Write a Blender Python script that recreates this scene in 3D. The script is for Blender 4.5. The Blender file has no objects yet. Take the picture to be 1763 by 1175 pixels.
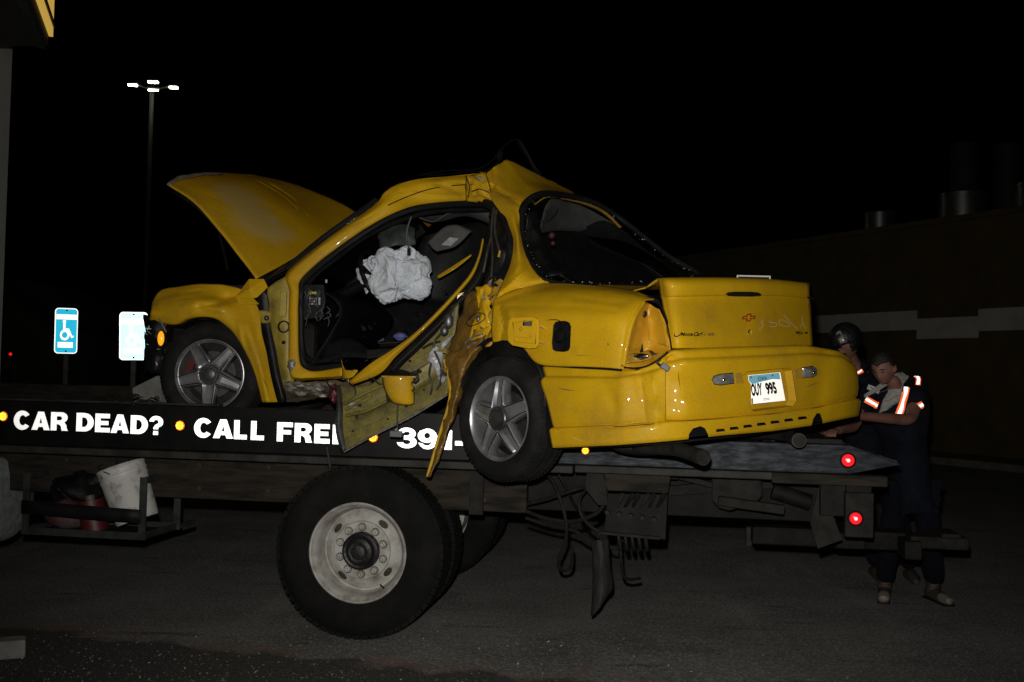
import bpy, bmesh, math, random
from mathutils import Vector, Matrix, noise
from mathutils.bvhtree import BVHTree
random.seed(7)
V = Vector
R = math.radians
scene = bpy.context.scene
col = scene.collection

# ---------------------------------------------------------------- camera
W, H, F = 1763.0, 1175.0, 1771.0
CAM = V((0, 0, 1.62))
PITCH, ROLL = R(1.8), R(1.3)
fwd = V((0, math.cos(PITCH), math.sin(PITCH)))
up0 = V((0, -math.sin(PITCH), math.cos(PITCH)))
rt0 = V((1, 0, 0))
right = rt0 * math.cos(ROLL) + up0 * math.sin(ROLL)
upv = up0 * math.cos(ROLL) - rt0 * math.sin(ROLL)
cd = bpy.data.cameras.new('camera')
cam = bpy.data.objects.new('camera', cd)
col.objects.link(cam)
M = Matrix.Identity(4)
for i in range(3):
    M[i][0], M[i][1], M[i][2], M[i][3] = right[i], upv[i], -fwd[i], CAM[i]
cam.matrix_world = M
cd.sensor_fit = 'HORIZONTAL'
cd.sensor_width = 36.0
cd.lens = 36.0 * F / W
cd.clip_end = 600
cd.clip_start = 0.05
scene.camera = cam

# ---------------------------------------------------------------- night sky
world = bpy.data.worlds.new('World')
scene.world = world
world.use_nodes = True
wn = world.node_tree
bg = wn.nodes['Background']
sky = wn.nodes.new('ShaderNodeTexSky')
sky.sky_type = 'NISHITA'
sky.sun_disc = False
sky.sun_elevation = R(-6)
sky.sun_rotation = R(200)
wn.links.new(sky.outputs[0], bg.inputs[0])
bg.inputs[1].default_value = 0.05

# ---------------------------------------------------------------- the camera's flash, on its hot shoe
fl = bpy.data.lights.new('camera_flash', 'SPOT')
fl.energy = 950
fl.color = (1.0, 0.975, 0.92)
fl.shadow_soft_size = 0.025
fl.spot_size = R(84)
fl.spot_blend = 1.0
flash = bpy.data.objects.new('camera_flash', fl)
col.objects.link(flash)
M2 = M.copy()
fp = CAM + upv * 0.16 - right * 0.04
for i in range(3):
    M2[i][3] = fp[i]
aim = (fwd + right * .05 + upv * .02).normalized()
xr = aim.cross(upv).normalized(); yr = xr.cross(aim)
for i in range(3):
    M2[i][0], M2[i][1], M2[i][2] = xr[i], yr[i], -aim[i]
flash.matrix_world = M2

scene.view_settings.view_transform = 'Standard'
scene.view_settings.look = 'None'
scene.view_settings.exposure = 0.0
scene.view_settings.gamma = 1.0
scene.view_settings.use_curve_mapping = False
scene.render.engine = 'CYCLES'
scene.cycles.use_denoising = True
scene.cycles.max_bounces = 6
scene.cycles.sample_clamp_indirect = 3.0

# ---------------------------------------------------------------- measuring helpers: sight line of a photo point, cut at a known distance or plane
def ray(px, py):
    return fwd + right * ((px - W / 2) / F) + upv * ((H / 2 - py) / F)
def P(px, py, y):
    r = ray(px, py)
    return CAM + r * (y / r.y)
def on(px, py, p0, n):
    r = ray(px, py)
    return CAM + r * ((p0 - CAM).dot(n) / r.dot(n))
class Frame:                                   # a plan frame: a runs along, b runs across (into the distance)
    def __init__(s, o, a, b):
        s.o, s.a, s.b = V((o[0], o[1], 0)), V((a[0], a[1], 0)), V((b[0], b[1], 0))
    def at(s, a, b, z):
        return s.o + s.a * a + s.b * b + V((0, 0, z))
    def B(s, px, py, b):
        return on(px, py, s.o + s.b * b, s.b)
    def A(s, px, py, a):
        return on(px, py, s.o + s.a * a, s.a)
    def col(s, a, b, py):                      # plan position with the height the photo shows there
        p = s.o + s.a * a + s.b * b
        lo, hi = -1.0, 8.0
        for _ in range(40):
            m = (lo + hi) / 2
            d = V((p.x, p.y, m)) - CAM
            y = H / 2 - F * d.dot(upv) / d.dot(fwd)
            if y > py: lo = m
            else: hi = m
        return V((p.x, p.y, m))
def project(p):
    d = p - CAM
    return W / 2 + F * d.dot(right) / d.dot(fwd), H / 2 - F * d.dot(upv) / d.dot(fwd)
c8, s8 = math.cos(R(8)), math.sin(R(8))
c46, s46 = math.cos(R(46)), math.sin(R(46))
c9, s9 = math.cos(R(9)), math.sin(R(9))
FR = Frame((-1.94, 6.60), (c8, -s8), (s8, c8))          # front half of the car, a runs to the rear
RR = Frame((-0.075, 5.50), (-c46, s46), (s46, c46))     # rear half of the bent car, a runs forward
TR = Frame((-0.90, 6.23), (c9, -s9), (s9, c9))          # the truck, a runs to the rear

# ---------------------------------------------------------------- materials
MATS = {}
def mat(name, c1, c2=None, scale=6.0, rough=0.5, metal=0.0, coat=0.0, bump=0.0, bscale=60.0, spec=0.5,
        emit=None, estr=0.0, contrast=(0.4, 0.65), rvar=0.0, detail=6.0, trans=0.0, alpha=1.0, stretch=None, coat_r=0.12, sheen=0):
    m = bpy.data.materials.new(name)
    m.use_nodes = True
    nt = m.node_tree
    b = nt.nodes['Principled BSDF']
    L = nt.links.new
    b.inputs['Base Color'].default_value = (*c1, 1)
    b.inputs['Roughness'].default_value = rough
    b.inputs['Metallic'].default_value = metal
    b.inputs['Specular IOR Level'].default_value = spec
    b.inputs['Coat Weight'].default_value = coat
    b.inputs['Coat Roughness'].default_value = coat_r
    b.inputs['Transmission Weight'].default_value = trans
    b.inputs['Alpha'].default_value = alpha
    if sheen:
        b.inputs['Sheen Weight'].default_value = sheen
    tc = nt.nodes.new('ShaderNodeTexCoord')
    src = tc.outputs['Object']
    if stretch:
        mp = nt.nodes.new('ShaderNodeMapping')
        mp.inputs['Scale'].default_value = stretch
        L(src, mp.inputs[0])
        src = mp.outputs[0]
    if c2 is not None or rvar:
        n = nt.nodes.new('ShaderNodeTexNoise')
        n.inputs['Scale'].default_value = scale
        n.inputs['Detail'].default_value = detail
        n.inputs['Roughness'].default_value = 0.62
        L(src, n.inputs['Vector'])
        rp = nt.nodes.new('ShaderNodeMapRange')
        rp.inputs['From Min'].default_value = contrast[0]
        rp.inputs['From Max'].default_value = contrast[1]
        L(n.outputs[0], rp.inputs['Value'])
        if c2 is not None:
            mx = nt.nodes.new('ShaderNodeMix')
            mx.data_type = 'RGBA'
            mx.inputs[6].default_value = (*c1, 1)
            mx.inputs[7].default_value = (*c2, 1)
            L(rp.outputs[0], mx.inputs[0])
            L(mx.outputs[2], b.inputs['Base Color'])
        if rvar:
            r2 = nt.nodes.new('ShaderNodeMapRange')
            r2.inputs['To Min'].default_value = rough
            r2.inputs['To Max'].default_value = min(1.0, rough + rvar)
            L(rp.outputs[0], r2.inputs['Value'])
            L(r2.outputs[0], b.inputs['Roughness'])
    if bump:
        n2 = nt.nodes.new('ShaderNodeTexNoise')
        n2.inputs['Scale'].default_value = bscale
        n2.inputs['Detail'].default_value = 5
        L(src, n2.inputs['Vector'])
        bp = nt.nodes.new('ShaderNodeBump')
        bp.inputs['Strength'].default_value = bump
        bp.inputs['Distance'].default_value = 0.02
        L(n2.outputs[0], bp.inputs['Height'])
        L(bp.outputs[0], b.inputs['Normal'])
    if emit is not None:
        b.inputs['Emission Color'].default_value = (*emit, 1)
        b.inputs['Emission Strength'].default_value = estr
    MATS[name] = m
    return m
def retro(name, c, gain=1.0, rough=0.42):
    """glass-bead sheeting: white or coloured diffuse plus light sent back the way it came"""
    m = bpy.data.materials.new(name)
    m.use_nodes = True
    nt = m.node_tree
    nt.nodes.clear()
    L = nt.links.new
    out = nt.nodes.new('ShaderNodeOutputMaterial')
    add = nt.nodes.new('ShaderNodeAddShader')
    df = nt.nodes.new('ShaderNodeBsdfDiffuse')
    df.inputs[0].default_value = (c[0] * .8, c[1] * .8, c[2] * .8, 1)
    gl = nt.nodes.new('ShaderNodeBsdfGlossy')
    gl.distribution = 'GGX'
    gl.inputs['Color'].default_value = (c[0] * gain, c[1] * gain, c[2] * gain, 1)
    gl.inputs['Roughness'].default_value = rough
    ge = nt.nodes.new('ShaderNodeNewGeometry')
    L(ge.outputs['Incoming'], gl.inputs['Normal'])
    L(df.outputs[0], add.inputs[0])
    L(gl.outputs[0], add.inputs[1])
    L(add.outputs[0], out.inputs[0])
    MATS[name] = m
    return m

YEL = (0.60, 0.352, 0.005)
mat('paint', YEL, (0.46, 0.255, 0.006), 2.6, 0.5, coat=0.3, rvar=0.2, contrast=(.38, .72), coat_r=.05, spec=.18)
mat('paint_dirty', (0.50, 0.28, 0.02), (0.20, 0.12, 0.03), 5.0, 0.5, coat=0.25, bump=.10, bscale=14, contrast=(.42, .72))
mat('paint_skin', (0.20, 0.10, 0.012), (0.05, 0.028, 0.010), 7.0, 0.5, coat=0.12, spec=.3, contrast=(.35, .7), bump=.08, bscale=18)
mat('jamb', (0.36, 0.27, 0.035), (0.16, 0.125, 0.03), 9.0, 0.55, contrast=(.4, .7), bump=.1, bscale=25)
mat('door_shell', (0.20, 0.172, 0.042), (0.07, 0.064, 0.030), 8.0, 0.5, contrast=(.4, .68), bump=.12, bscale=22)
mat('black_plastic', (0.005, 0.005, 0.0055), (0.010, 0.010, 0.010), 12, 0.5, spec=.25, bump=.08, bscale=50)
mat('rubber', (0.004, 0.004, 0.0045), (0.009, 0.009, 0.0095), 9, 0.6, spec=.22)
mat('tyre', (0.0075, 0.0075, 0.0075), (0.024, 0.022, 0.020), 7, 0.8, spec=.15, bump=.15, bscale=90, contrast=(.45, .75))
mat('truck_tyre', (0.006, 0.006, 0.006), (0.014, 0.013, 0.012), 5, 0.85, spec=.12, bump=.2, bscale=60, contrast=(.45, .75))
mat('alloy', (0.36, 0.36, 0.37), (0.15, 0.146, 0.14), 9, 0.34, metal=.7, contrast=(.45, .75))
mat('alloy_dark', (0.11, 0.11, 0.115), (0.06, 0.06, 0.06), 9, 0.4, metal=.7)
mat('chrome', (0.75, 0.75, 0.77), None, rough=.14, metal=1)
mat('disc', (0.12, 0.11, 0.10), (0.07, 0.055, 0.045), 12, .45, metal=.8)
mat('red', (0.075, 0.006, 0.008), None, rough=.5)
mat('wheel_white', (0.42, 0.41, 0.38), (0.17, 0.135, 0.105), 9, 0.55, contrast=(.42, .72), bump=.05, bscale=60)
mat('hub_black', (0.004, 0.004, 0.0045), (0.012, 0.010, 0.008), 14, .5, bump=.2, bscale=40)
mat('hand_hole', (0.045, 0.04, 0.028), (0.022, 0.02, 0.015), 20, .8)
mat('rail_band', (0.004, 0.004, 0.0045), (0.009, 0.0085, 0.008), 6, .45, spec=.25)
mat('rail_steel', (0.016, 0.020, 0.028), (0.004, 0.005, 0.008), 9, 0.45, metal=.1, spec=.22, bump=.10, bscale=40, rvar=.2, detail=9, stretch=(1, 1, 4))
mat('flange', (0.034, 0.031, 0.025), (0.013, 0.011, 0.009), 7, .7, spec=.3, bump=.15, bscale=30)
mat('sill_brown', (0.031, 0.024, 0.017), (0.009, 0.008, 0.007), 4, .85, spec=.2, bump=.25, bscale=18, stretch=(1, 4, 6))
mat('frame_black', (0.0035, 0.0035, 0.003), (0.012, 0.010, 0.008), 7, .7, spec=.2, bump=.2, bscale=25)
mat('under_grey', (0.017, 0.015, 0.0115), (0.005, 0.0045, 0.004), 11, .75, spec=.25, bump=.2, bscale=30)
mat('deck_steel', (0.016, 0.015, 0.014), (0.05, 0.042, 0.033), 5, .6, spec=.3, bump=.3, bscale=26, contrast=(.45, .7))
mat('galv', (0.060, 0.062, 0.060), (0.03, 0.031, 0.03), 9, .5, metal=.4, bump=.05, bscale=30)
mat('tank_alu', (0.36, 0.39, 0.375), (0.22, 0.24, 0.23), 4, .42, metal=.35, stretch=(1, 5, 5))
mat('white_plastic', (0.55, 0.535, 0.51), (0.16, 0.135, 0.115), 14, .5, contrast=(.5, .75), bump=.05)
mat('red_jug', (0.10, 0.018, 0.022), (0.10, 0.085, 0.08), 9, .55)
mat('grey_jug', (0.12, 0.115, 0.105), (0.07, 0.065, 0.06), 9, .6)
mat('hose', (0.015, 0.014, 0.011), (0.007, 0.0065, 0.005), 15, .7, spec=.2)
mat('flap', (0.024, 0.022, 0.019), (0.006, 0.006, 0.005), 9, .8, bump=.2, bscale=20, stretch=(4, 4, 1))
mat('pipe', (0.026, 0.025, 0.022), (0.012, 0.010, 0.009), 10, .6, metal=.2, spec=.2)
mat('airbag', (0.64, 0.68, 0.73), (0.46, 0.49, 0.54), 7, .9, bump=.35, bscale=22)
mat('rocker_dirt', (0.10, 0.072, 0.03), (0.018, 0.016, 0.014), 9, .8, bump=.3, bscale=20)
mat('film', (0.42, 0.42, 0.42), (0.25, 0.25, 0.25), 12, .3, bump=.3, bscale=35)
mat('fabric_dark', (0.005, 0.005, 0.006), (0.010, 0.010, 0.010), 10, .9, spec=.15, bump=.15, bscale=90)
mat('leather', (0.0035, 0.0035, 0.004), (0.008, 0.0075, 0.0075), 6, .55, spec=.15, bump=.1, bscale=60)
mat('headliner', (0.085, 0.082, 0.078), (0.055, 0.052, 0.05), 6, .95, bump=.1, bscale=120)
mat('blue', (0.10, 0.11, 0.30), None, rough=.7)
mat('bag_green', (0.045, 0.058, 0.052), (0.02, 0.026, 0.024), 9, .5, bump=.25, bscale=18)
mat('wire', (0.02, 0.02, 0.021), None, rough=.5)
mat('grey_plug', (0.10, 0.105, 0.115), None, rough=.5)
mat('relay_yellow', (0.42, 0.40, 0.05), None, rough=.4)
mat('light_grey', (0.34, 0.34, 0.34), (0.22, 0.22, 0.22), 20, .5)
mat('text_black', (0.012, 0.009, 0.008), None, rough=.3)
mat('text_grey', (0.14, 0.10, 0.035), None, rough=.4)
mat('pocket_paint', (0.56, 0.295, 0.010), (0.42, 0.205, 0.010), 6, .45, coat=.3, contrast=(.4, .7))
mat('emblem_red', (0.32, 0.02, 0.015), None, rough=.3, coat=.5)
mat('chalk', (0.55, 0.46, 0.25), None, rough=.9)
mat('bare_metal', (0.22, 0.20, 0.17), (0.09, 0.08, 0.065), 22, .5, metal=.3, bump=.2, bscale=40)
mat('lamp_clear', (0.22, 0.22, 0.215), (0.10, 0.10, 0.10), 30, .12, coat=1.0, bump=.15, bscale=50)
mat('amber_glass', (0.75, 0.25, 0.01), None, rough=.2, emit=(1, .33, .01), estr=1.1)
mat('amber_core', (1, .6, .1), None, rough=.3, emit=(1, .50, .03), estr=3.2)
mat('amber_rim', (0.7, .15, .01), None, rough=.3, emit=(1, .17, .005), estr=1.1)
mat('red_core', (1, .2, .2), None, rough=.3, emit=(1, .35, .33), estr=2.6)
mat('red_lens', (0.7, .02, .02), None, rough=.25, emit=(1, .008, .02), estr=.95)
mat('lamp_led', (1, 1, .95), None, rough=.3, emit=(.96, 1, .80), estr=38)
mat('pole_steel', (0.03, 0.03, 0.02), None, rough=.6)
mat('canopy_yellow', (0.55, 0.36, 0.07), None, rough=.5, emit=(.85, .53, .10), estr=.55)
mat('canopy_dark', (0.030, 0.028, 0.024), (0.02, 0.018, 0.016), 3, .7)
mat('column_white', (0.42, 0.42, 0.39), (0.36, 0.36, 0.33), 3, .7, bump=.03)
mat('wall_brown', (0.10, 0.072, 0.028), (0.07, 0.05, 0.02), 2.0, .85, bump=.25, bscale=12)
mat('wall_white', (0.52, 0.50, 0.44), (0.42, 0.40, 0.35), 2.0, .8, bump=.2, bscale=12)
mat('roof_metal', (0.32, 0.32, 0.31), (0.2, 0.2, 0.19), 3, .35, metal=.85)
mat('kerb_conc', (0.16, 0.14, 0.11), (0.11, 0.09, 0.07), 4, .9, bump=.2, bscale=30)
mat('block_conc', (0.26, 0.25, 0.23), (0.17, 0.165, 0.15), 8, .9, bump=.2, bscale=40)
mat('shed', (0.05, 0.048, 0.04), (0.04, 0.036, 0.03), 1.0, .9)
mat('skin', (0.23, 0.105, 0.075), (0.15, 0.062, 0.045), 9, .6, bump=.1, bscale=60)
mat('hair', (0.008, 0.006, 0.005), (0.016, 0.013, 0.011), 40, .6, bump=.5, bscale=120)
mat('navy', (0.004, 0.005, 0.009), (0.008, 0.009, 0.015), 7, .9, spec=.15, bump=.25, bscale=30)
mat('jean', (0.0025, 0.003, 0.006), (0.005, 0.006, 0.011), 7, .9, spec=.15, bump=.25, bscale=30)
mat('towel', (0.36, 0.37, 0.33), (0.28, 0.29, 0.26), 30, .95, bump=.5, bscale=90)
mat('towel_red', (0.28, 0.08, 0.08), None, rough=.95)
mat('patch_white', (0.5, 0.47, 0.46), None, rough=.8)
mat('boot', (0.030, 0.024, 0.018), (0.05, 0.04, 0.03), 12, .6)
mat('boot_toe', (0.20, 0.165, 0.135), (0.09, 0.075, 0.06), 12, .6)
mat('helmet', (0.004, 0.004, 0.005), (0.012, 0.012, 0.014), 14, rough=.4, coat=.2, bump=.8, bscale=14)
mat('stone', (0.09, 0.085, 0.078), (0.17, 0.16, 0.145), 3.0, .8, contrast=(.45, .62))
mat('shard', (0.55, 0.62, 0.60), None, rough=.08, spec=1.0, coat=1)
retro('retro_white', (1, 1, 1), .8, .5)
retro('retro_sign', (1, 1, 1), 1.0, .40)
retro('retro_amber', (1, .36, .02), 1.0, .44)
retro('retro_blue', (.02, .46, .70), 1.0, .42)
retro('retro_pale', (.45, .84, .87), 1.0, .40)  # sign blue bleached by flash glare, put into the colour
retro('retro_orange', (.80, .13, .035), .25, .38)
retro('retro_plate', (1, .97, .92), .22, .5)
retro('retro_plate_blue', (.13, .33, .42), .2, .5)

def weather(name, dirt, amount, scale=1.7, speck=.10):
    m = MATS[name]; nt = m.node_tree; b = nt.nodes['Principled BSDF']
    src = b.inputs['Base Color'].links[0].from_socket
    tc = nt.nodes.new('ShaderNodeTexCoord')
    def nz(s, d):
        n = nt.nodes.new('ShaderNodeTexNoise'); n.inputs['Scale'].default_value = s; n.inputs['Detail'].default_value = d; n.inputs['Roughness'].default_value = .7
        nt.links.new(tc.outputs['Object'], n.inputs['Vector']); return n.outputs[0]
    def mr(s, lo, hi, t):
        r = nt.nodes.new('ShaderNodeMapRange'); r.inputs['From Min'].default_value = lo; r.inputs['From Max'].default_value = hi; r.inputs['To Max'].default_value = t
        nt.links.new(s, r.inputs['Value']); return r.outputs[0]
    def mx(f, s, c):
        q = nt.nodes.new('ShaderNodeMix'); q.data_type = 'RGBA'; q.inputs[7].default_value = (*c, 1)
        nt.links.new(f, q.inputs[0]); nt.links.new(s, q.inputs[6]); return q.outputs[2]
    o = mx(mr(nz(scale, 9), .50, .72, amount), src, dirt)
    o = mx(mr(nz(150, 4), .46, .74, speck * 3.2), o, (.16, .09, .012))
    o = mx(mr(nz(110, 4), .52, .80, speck * 2.6), o, (.80, .52, .02))
    o = mx(mr(nz(26, 8), .67, .70, .75), o, (.10, .075, .05))
    nt.links.new(o, b.inputs['Base Color'])
weather('paint', (.20, .13, .035), .5)
weather('paint_dirty', (.08, .06, .03), .7, 4)
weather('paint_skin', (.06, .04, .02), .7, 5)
weather('jamb', (.07, .06, .03), .7, 6)
weather('door_shell', (.05, .05, .03), .7, 6)
def glass(name, tint, rough=.05, op=.5):
    m = bpy.data.materials.new(name)
    m.use_nodes = True
    nt = m.node_tree
    nt.nodes.clear()
    out = nt.nodes.new('ShaderNodeOutputMaterial')
    mix = nt.nodes.new('ShaderNodeMixShader')
    tr = nt.nodes.new('ShaderNodeBsdfTransparent')
    tr.inputs[0].default_value = (*tint, 1)
    p = nt.nodes.new('ShaderNodeBsdfPrincipled')
    p.inputs['Base Color'].default_value = (.012, .012, .012, 1)
    p.inputs['Roughness'].default_value = rough
    no = nt.nodes.new('ShaderNodeTexNoise')
    no.inputs['Scale'].default_value = 9
    tc = nt.nodes.new('ShaderNodeTexCoord')
    mr = nt.nodes.new('ShaderNodeMapRange')
    mr.inputs['From Min'].default_value = .35
    mr.inputs['From Max'].default_value = .7
    mr.inputs['To Min'].default_value = op * .7
    mr.inputs['To Max'].default_value = min(1, op * 1.3)
    nt.links.new(tc.outputs['Object'], no.inputs['Vector'])
    nt.links.new(no.outputs[0], mr.inputs['Value'])
    nt.links.new(mr.outputs[0], mix.inputs[0])
    nt.links.new(tr.outputs[0], mix.inputs[1])
    nt.links.new(p.outputs[0], mix.inputs[2])
    nt.links.new(mix.outputs[0], out.inputs[0])
    MATS[name] = m
glass('rear_glass', (.86, .88, .87), .06, .16)
glass('screen_glass', (.5, .55, .52), .12, .5)

# ---------------------------------------------------------------- mesh building
ORIGIN = {}
def link(o, parent=None):
    col.objects.link(o)
    if parent is not None:
        o.parent = parent
        ORIGIN[o.name] = ORIGIN.get(parent.name, Matrix.Identity(4))
    return o
def thing(name, label, cat, loc=(0, 0, 0), rotz=0.0, group=None):
    o = bpy.data.objects.new(name, None)
    o.empty_display_size = .1
    col.objects.link(o)
    o.location = loc
    o.rotation_euler = (0, 0, rotz)
    tag(o, label, cat, group)
    ORIGIN[o.name] = Matrix.Translation(V(loc)) @ Matrix.Rotation(rotz, 4, 'Z')
    return o
def tag(o, label=None, cat=None, group=None, kind=None):
    if label: o['label'] = label
    if cat: o['category'] = cat
    if group: o['group'] = group
    if kind: o['kind'] = kind
    return o
def basis(d, up=V((0, 0, 1))):
    d = d.normalized()
    s = d.cross(up)
    if s.length < 1e-4:
        s = d.cross(V((1, 0, 0)))
    s.normalize()
    return d, s, s.cross(d).normalized()
class MB:
    def __init__(s):
        s.v, s.f = [], []
    def add(s, vs, fs):
        n = len(s.v)
        s.v += [V(p) for p in vs]
        s.f += [tuple(i + n for i in f) for f in fs]
        return s
    def box(s, lo, hi):
        (x0, y0, z0), (x1, y1, z1) = lo, hi
        return s.add([(x0, y0, z0), (x1, y0, z0), (x1, y1, z0), (x0, y1, z0), (x0, y0, z1), (x1, y0, z1), (x1, y1, z1), (x0, y1, z1)],
                     [(0, 3, 2, 1), (4, 5, 6, 7), (0, 1, 5, 4), (1, 2, 6, 5), (2, 3, 7, 6), (3, 0, 4, 7)])
    def beam(s, p0, p1, w, h, up=V((0, 0, 1))):
        p0, p1 = V(p0), V(p1)
        d, sd, u = basis(p1 - p0, up)
        vs = []
        for p in (p0, p1):
            for a, b in ((-1, -1), (1, -1), (1, 1), (-1, 1)):
                vs.append(p + sd * (a * w / 2) + u * (b * h / 2))
        return s.add(vs, [(3, 2, 1, 0), (4, 5, 6, 7), (0, 1, 5, 4), (1, 2, 6, 5), (2, 3, 7, 6), (3, 0, 4, 7)])
    def tube(s, pts, r, seg=8, cap=True, closed=False, flat=1.0, up=V((0, 0, 1))):
        pts = [V(p) for p in pts]
        n = len(pts)
        rs = r if isinstance(r, (list, tuple)) else [r] * n
        vs = []
        for i, p in enumerate(pts):
            if closed:
                d = pts[(i + 1) % n] - pts[i - 1]
            else:
                d = pts[min(i + 1, n - 1)] - pts[max(i - 1, 0)]
            d, sd, u = basis(d, up)
            for k in range(seg):
                t = 2 * math.pi * k / seg
                vs.append(p + sd * (math.cos(t) * rs[i]) + u * (math.sin(t) * rs[i] * flat))
        fs = []
        for i in range(n if closed else n - 1):
            j = (i + 1) % n
            for k in range(seg):
                k2 = (k + 1) % seg
                fs.append((i * seg + k, i * seg + k2, j * seg + k2, j * seg + k))
        if cap and not closed:
            fs.append(tuple(range(seg - 1, -1, -1)))
            fs.append(tuple((n - 1) * seg + k for k in range(seg)))
        return s.add(vs, fs)
    def cyl(s, p0, p1, r0, r1=None, seg=24):
        return s.tube([p0, p1], [r0, r0 if r1 is None else r1], seg)
    def lathe(s, prof, seg=48, m=None, ring=False):
        """prof: (radius, x) along local x axis"""
        m = m or Matrix.Identity(4)
        vs, fs = [], []
        for (r, x) in prof:
            for k in range(seg):
                t = 2 * math.pi * k / seg
                vs.append(m @ V((x, math.cos(t) * r, math.sin(t) * r)))
        n = len(prof)
        for i in range(n if ring else n - 1):
            j = (i + 1) % n
            for k in range(seg):
                k2 = (k + 1) % seg
                fs.append((i * seg + k, i * seg + k2, j * seg + k2, j * seg + k))
        return s.add(vs, fs)
    def prism(s, poly, vec):
        n = len(poly)
        vec = V(vec)
        vs = [V(p) for p in poly] + [V(p) + vec for p in poly]
        fs = [tuple(range(n - 1, -1, -1)), tuple(range(n, 2 * n))]
        for i in range(n):
            j = (i + 1) % n
            fs.append((i, j, n + j, n + i))
        return s.add(vs, fs)
    def ico(s, c, r, sub=1, scale=(1, 1, 1), disp=None):
        b = bmesh.new()
        bmesh.ops.create_icosphere(b, subdivisions=sub, radius=1.0)
        vs = []
        for v in b.verts:
            p = v.co.copy()
            k = disp(p) if disp else 0
            p = p * (1 + k)
            vs.append(V(c) + V((p.x * scale[0] * r, p.y * scale[1] * r, p.z * scale[2] * r)))
        fs = [tuple(q.index for q in f.verts) for f in b.faces]
        b.free()
        return s.add(vs, fs)
    def frustum(s, p, q):
        n = len(p)
        fs = [tuple(range(n - 1, -1, -1)), tuple(range(n, 2 * n))] + [(i, (i + 1) % n, n + (i + 1) % n, n + i) for i in range(n)]
        return s.add(list(p) + list(q), fs)
    def grid(s, rows):
        n, m = len(rows), len(rows[0])
        vs = [p for r in rows for p in r]
        fs = [(i * m + j, i * m + j + 1, (i + 1) * m + j + 1, (i + 1) * m + j) for i in range(n - 1) for j in range(m - 1)]
        return s.add(vs, fs)
    def build(s, name, m, parent=None, smooth=False, bevel=0.0, thick=0.0, local=False, sharp=40, fix=True, toff=0.0):
        me = bpy.data.meshes.new(name)
        inv = Matrix.Identity(4)
        if parent is not None and not local:
            inv = ORIGIN.get(parent.name, Matrix.Identity(4)).inverted()
        me.from_pydata([tuple(inv @ p) for p in s.v], [], s.f)
        if fix:
            b = bmesh.new()
            b.from_mesh(me)
            bmesh.ops.recalc_face_normals(b, faces=b.faces)
            b.to_mesh(me)
            b.free()
        me.materials.append(MATS[m] if isinstance(m, str) else m)
        if smooth:
            me.polygons.foreach_set('use_smooth', [True] * len(me.polygons))
            if sharp:
                me.set_sharp_from_angle(angle=R(sharp))
        me.update()
        o = bpy.data.objects.new(name, me)
        link(o, parent)
        if bevel:
            md = o.modifiers.new('bevel', 'BEVEL')
            md.width = bevel
            md.segments = 2
            md.limit_method = 'ANGLE'
            md.angle_limit = R(35)
        if thick:
            md = o.modifiers.new('thick', 'SOLIDIFY')
            md.thickness = thick
            md.offset = toff
        return o
def cr(a, b, c, d, t):
    return 0.5 * ((2 * b) + (c - a) * t + (2 * a - 5 * b + 4 * c - d) * t * t + (3 * b - a - 3 * c + d) * t ** 3)
def spline(pts, n, closed=False):
    pts = [V(p) for p in pts]
    out, m = [], len(pts)
    if closed:
        for i in range(m):
            for k in range(n):
                out.append(cr(pts[i - 1], pts[i], pts[(i + 1) % m], pts[(i + 2) % m], k / n))
        return out
    ex = [pts[0] * 2 - pts[1]] + pts + [pts[-1] * 2 - pts[-2]]
    for i in range(m - 1):
        for k in range(n):
            out.append(cr(ex[i], ex[i + 1], ex[i + 2], ex[i + 3], k / n))
    out.append(pts[-1].copy())
    return out
def crumple(p, amp, freq, seed=0.0):
    q = p * freq + V((seed, seed * 1.7, seed * .3))
    r = noise.noise_vector(q)
    k = noise.noise_vector(q * 2.3) * .4
    return p + (r + k) * amp
def surf(rows, n=5, amp=0.0, freq=4.0, seed=0.0):
    rr = [spline(r, n) for r in rows]
    cols = list(zip(*rr))
    cc = [spline(list(c), n) for c in cols]
    g = [list(r) for r in zip(*cc)]
    if amp:
        g = [[crumple(p, amp, freq, seed) for p in r] for r in g]
    return g
def dent(g, dents):
    """press creases into a panel; each: (line, half width, depth in metres away from the camera)"""
    def seg(x, y, a, b):
        dx, dy = b[0] - a[0], b[1] - a[1]
        t = max(0, min(1, ((x - a[0]) * dx + (y - a[1]) * dy) / (dx * dx + dy * dy)))
        return math.hypot(x - a[0] - t * dx, y - a[1] - t * dy)
    for r in g:
        for i, p in enumerate(r):
            x, y = project(p)
            q = p
            for line, w, h in dents:
                d = min(seg(x, y, s, e) for s, e in zip(line, line[1:]))
                if d < w:
                    q = q + (p - CAM).normalized() * (h * (1 - d / w) ** 1.4)
            r[i] = q
    return g
def patch(name, rows, m, parent, n=5, thick=.006, amp=0.0, freq=4.0, seed=0.0, sharp=0, dents=()):
    return MB().grid(dent(surf(rows, n, amp, freq, seed), dents)).build(name, m, parent, smooth=True, thick=thick, sharp=sharp)
def bake(o):
    """apply the modifiers of o to its mesh"""
    dg = bpy.context.evaluated_depsgraph_get()
    dg.update()
    me = bpy.data.meshes.new_from_object(o.evaluated_get(dg), depsgraph=dg)
    o.modifiers.clear()
    o.data = me
    return o
def cut(o, mb):
    inv = ORIGIN.get(o.name, Matrix.Identity(4))
    c = mb.build('cutter', 'rubber')
    md = o.modifiers.new('cut', 'BOOLEAN')
    md.operation = 'DIFFERENCE'
    md.solver = 'EXACT'
    md.object = c
    bpy.context.view_layer.update()
    bake(o)
    bpy.data.objects.remove(c)
    return o
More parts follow.
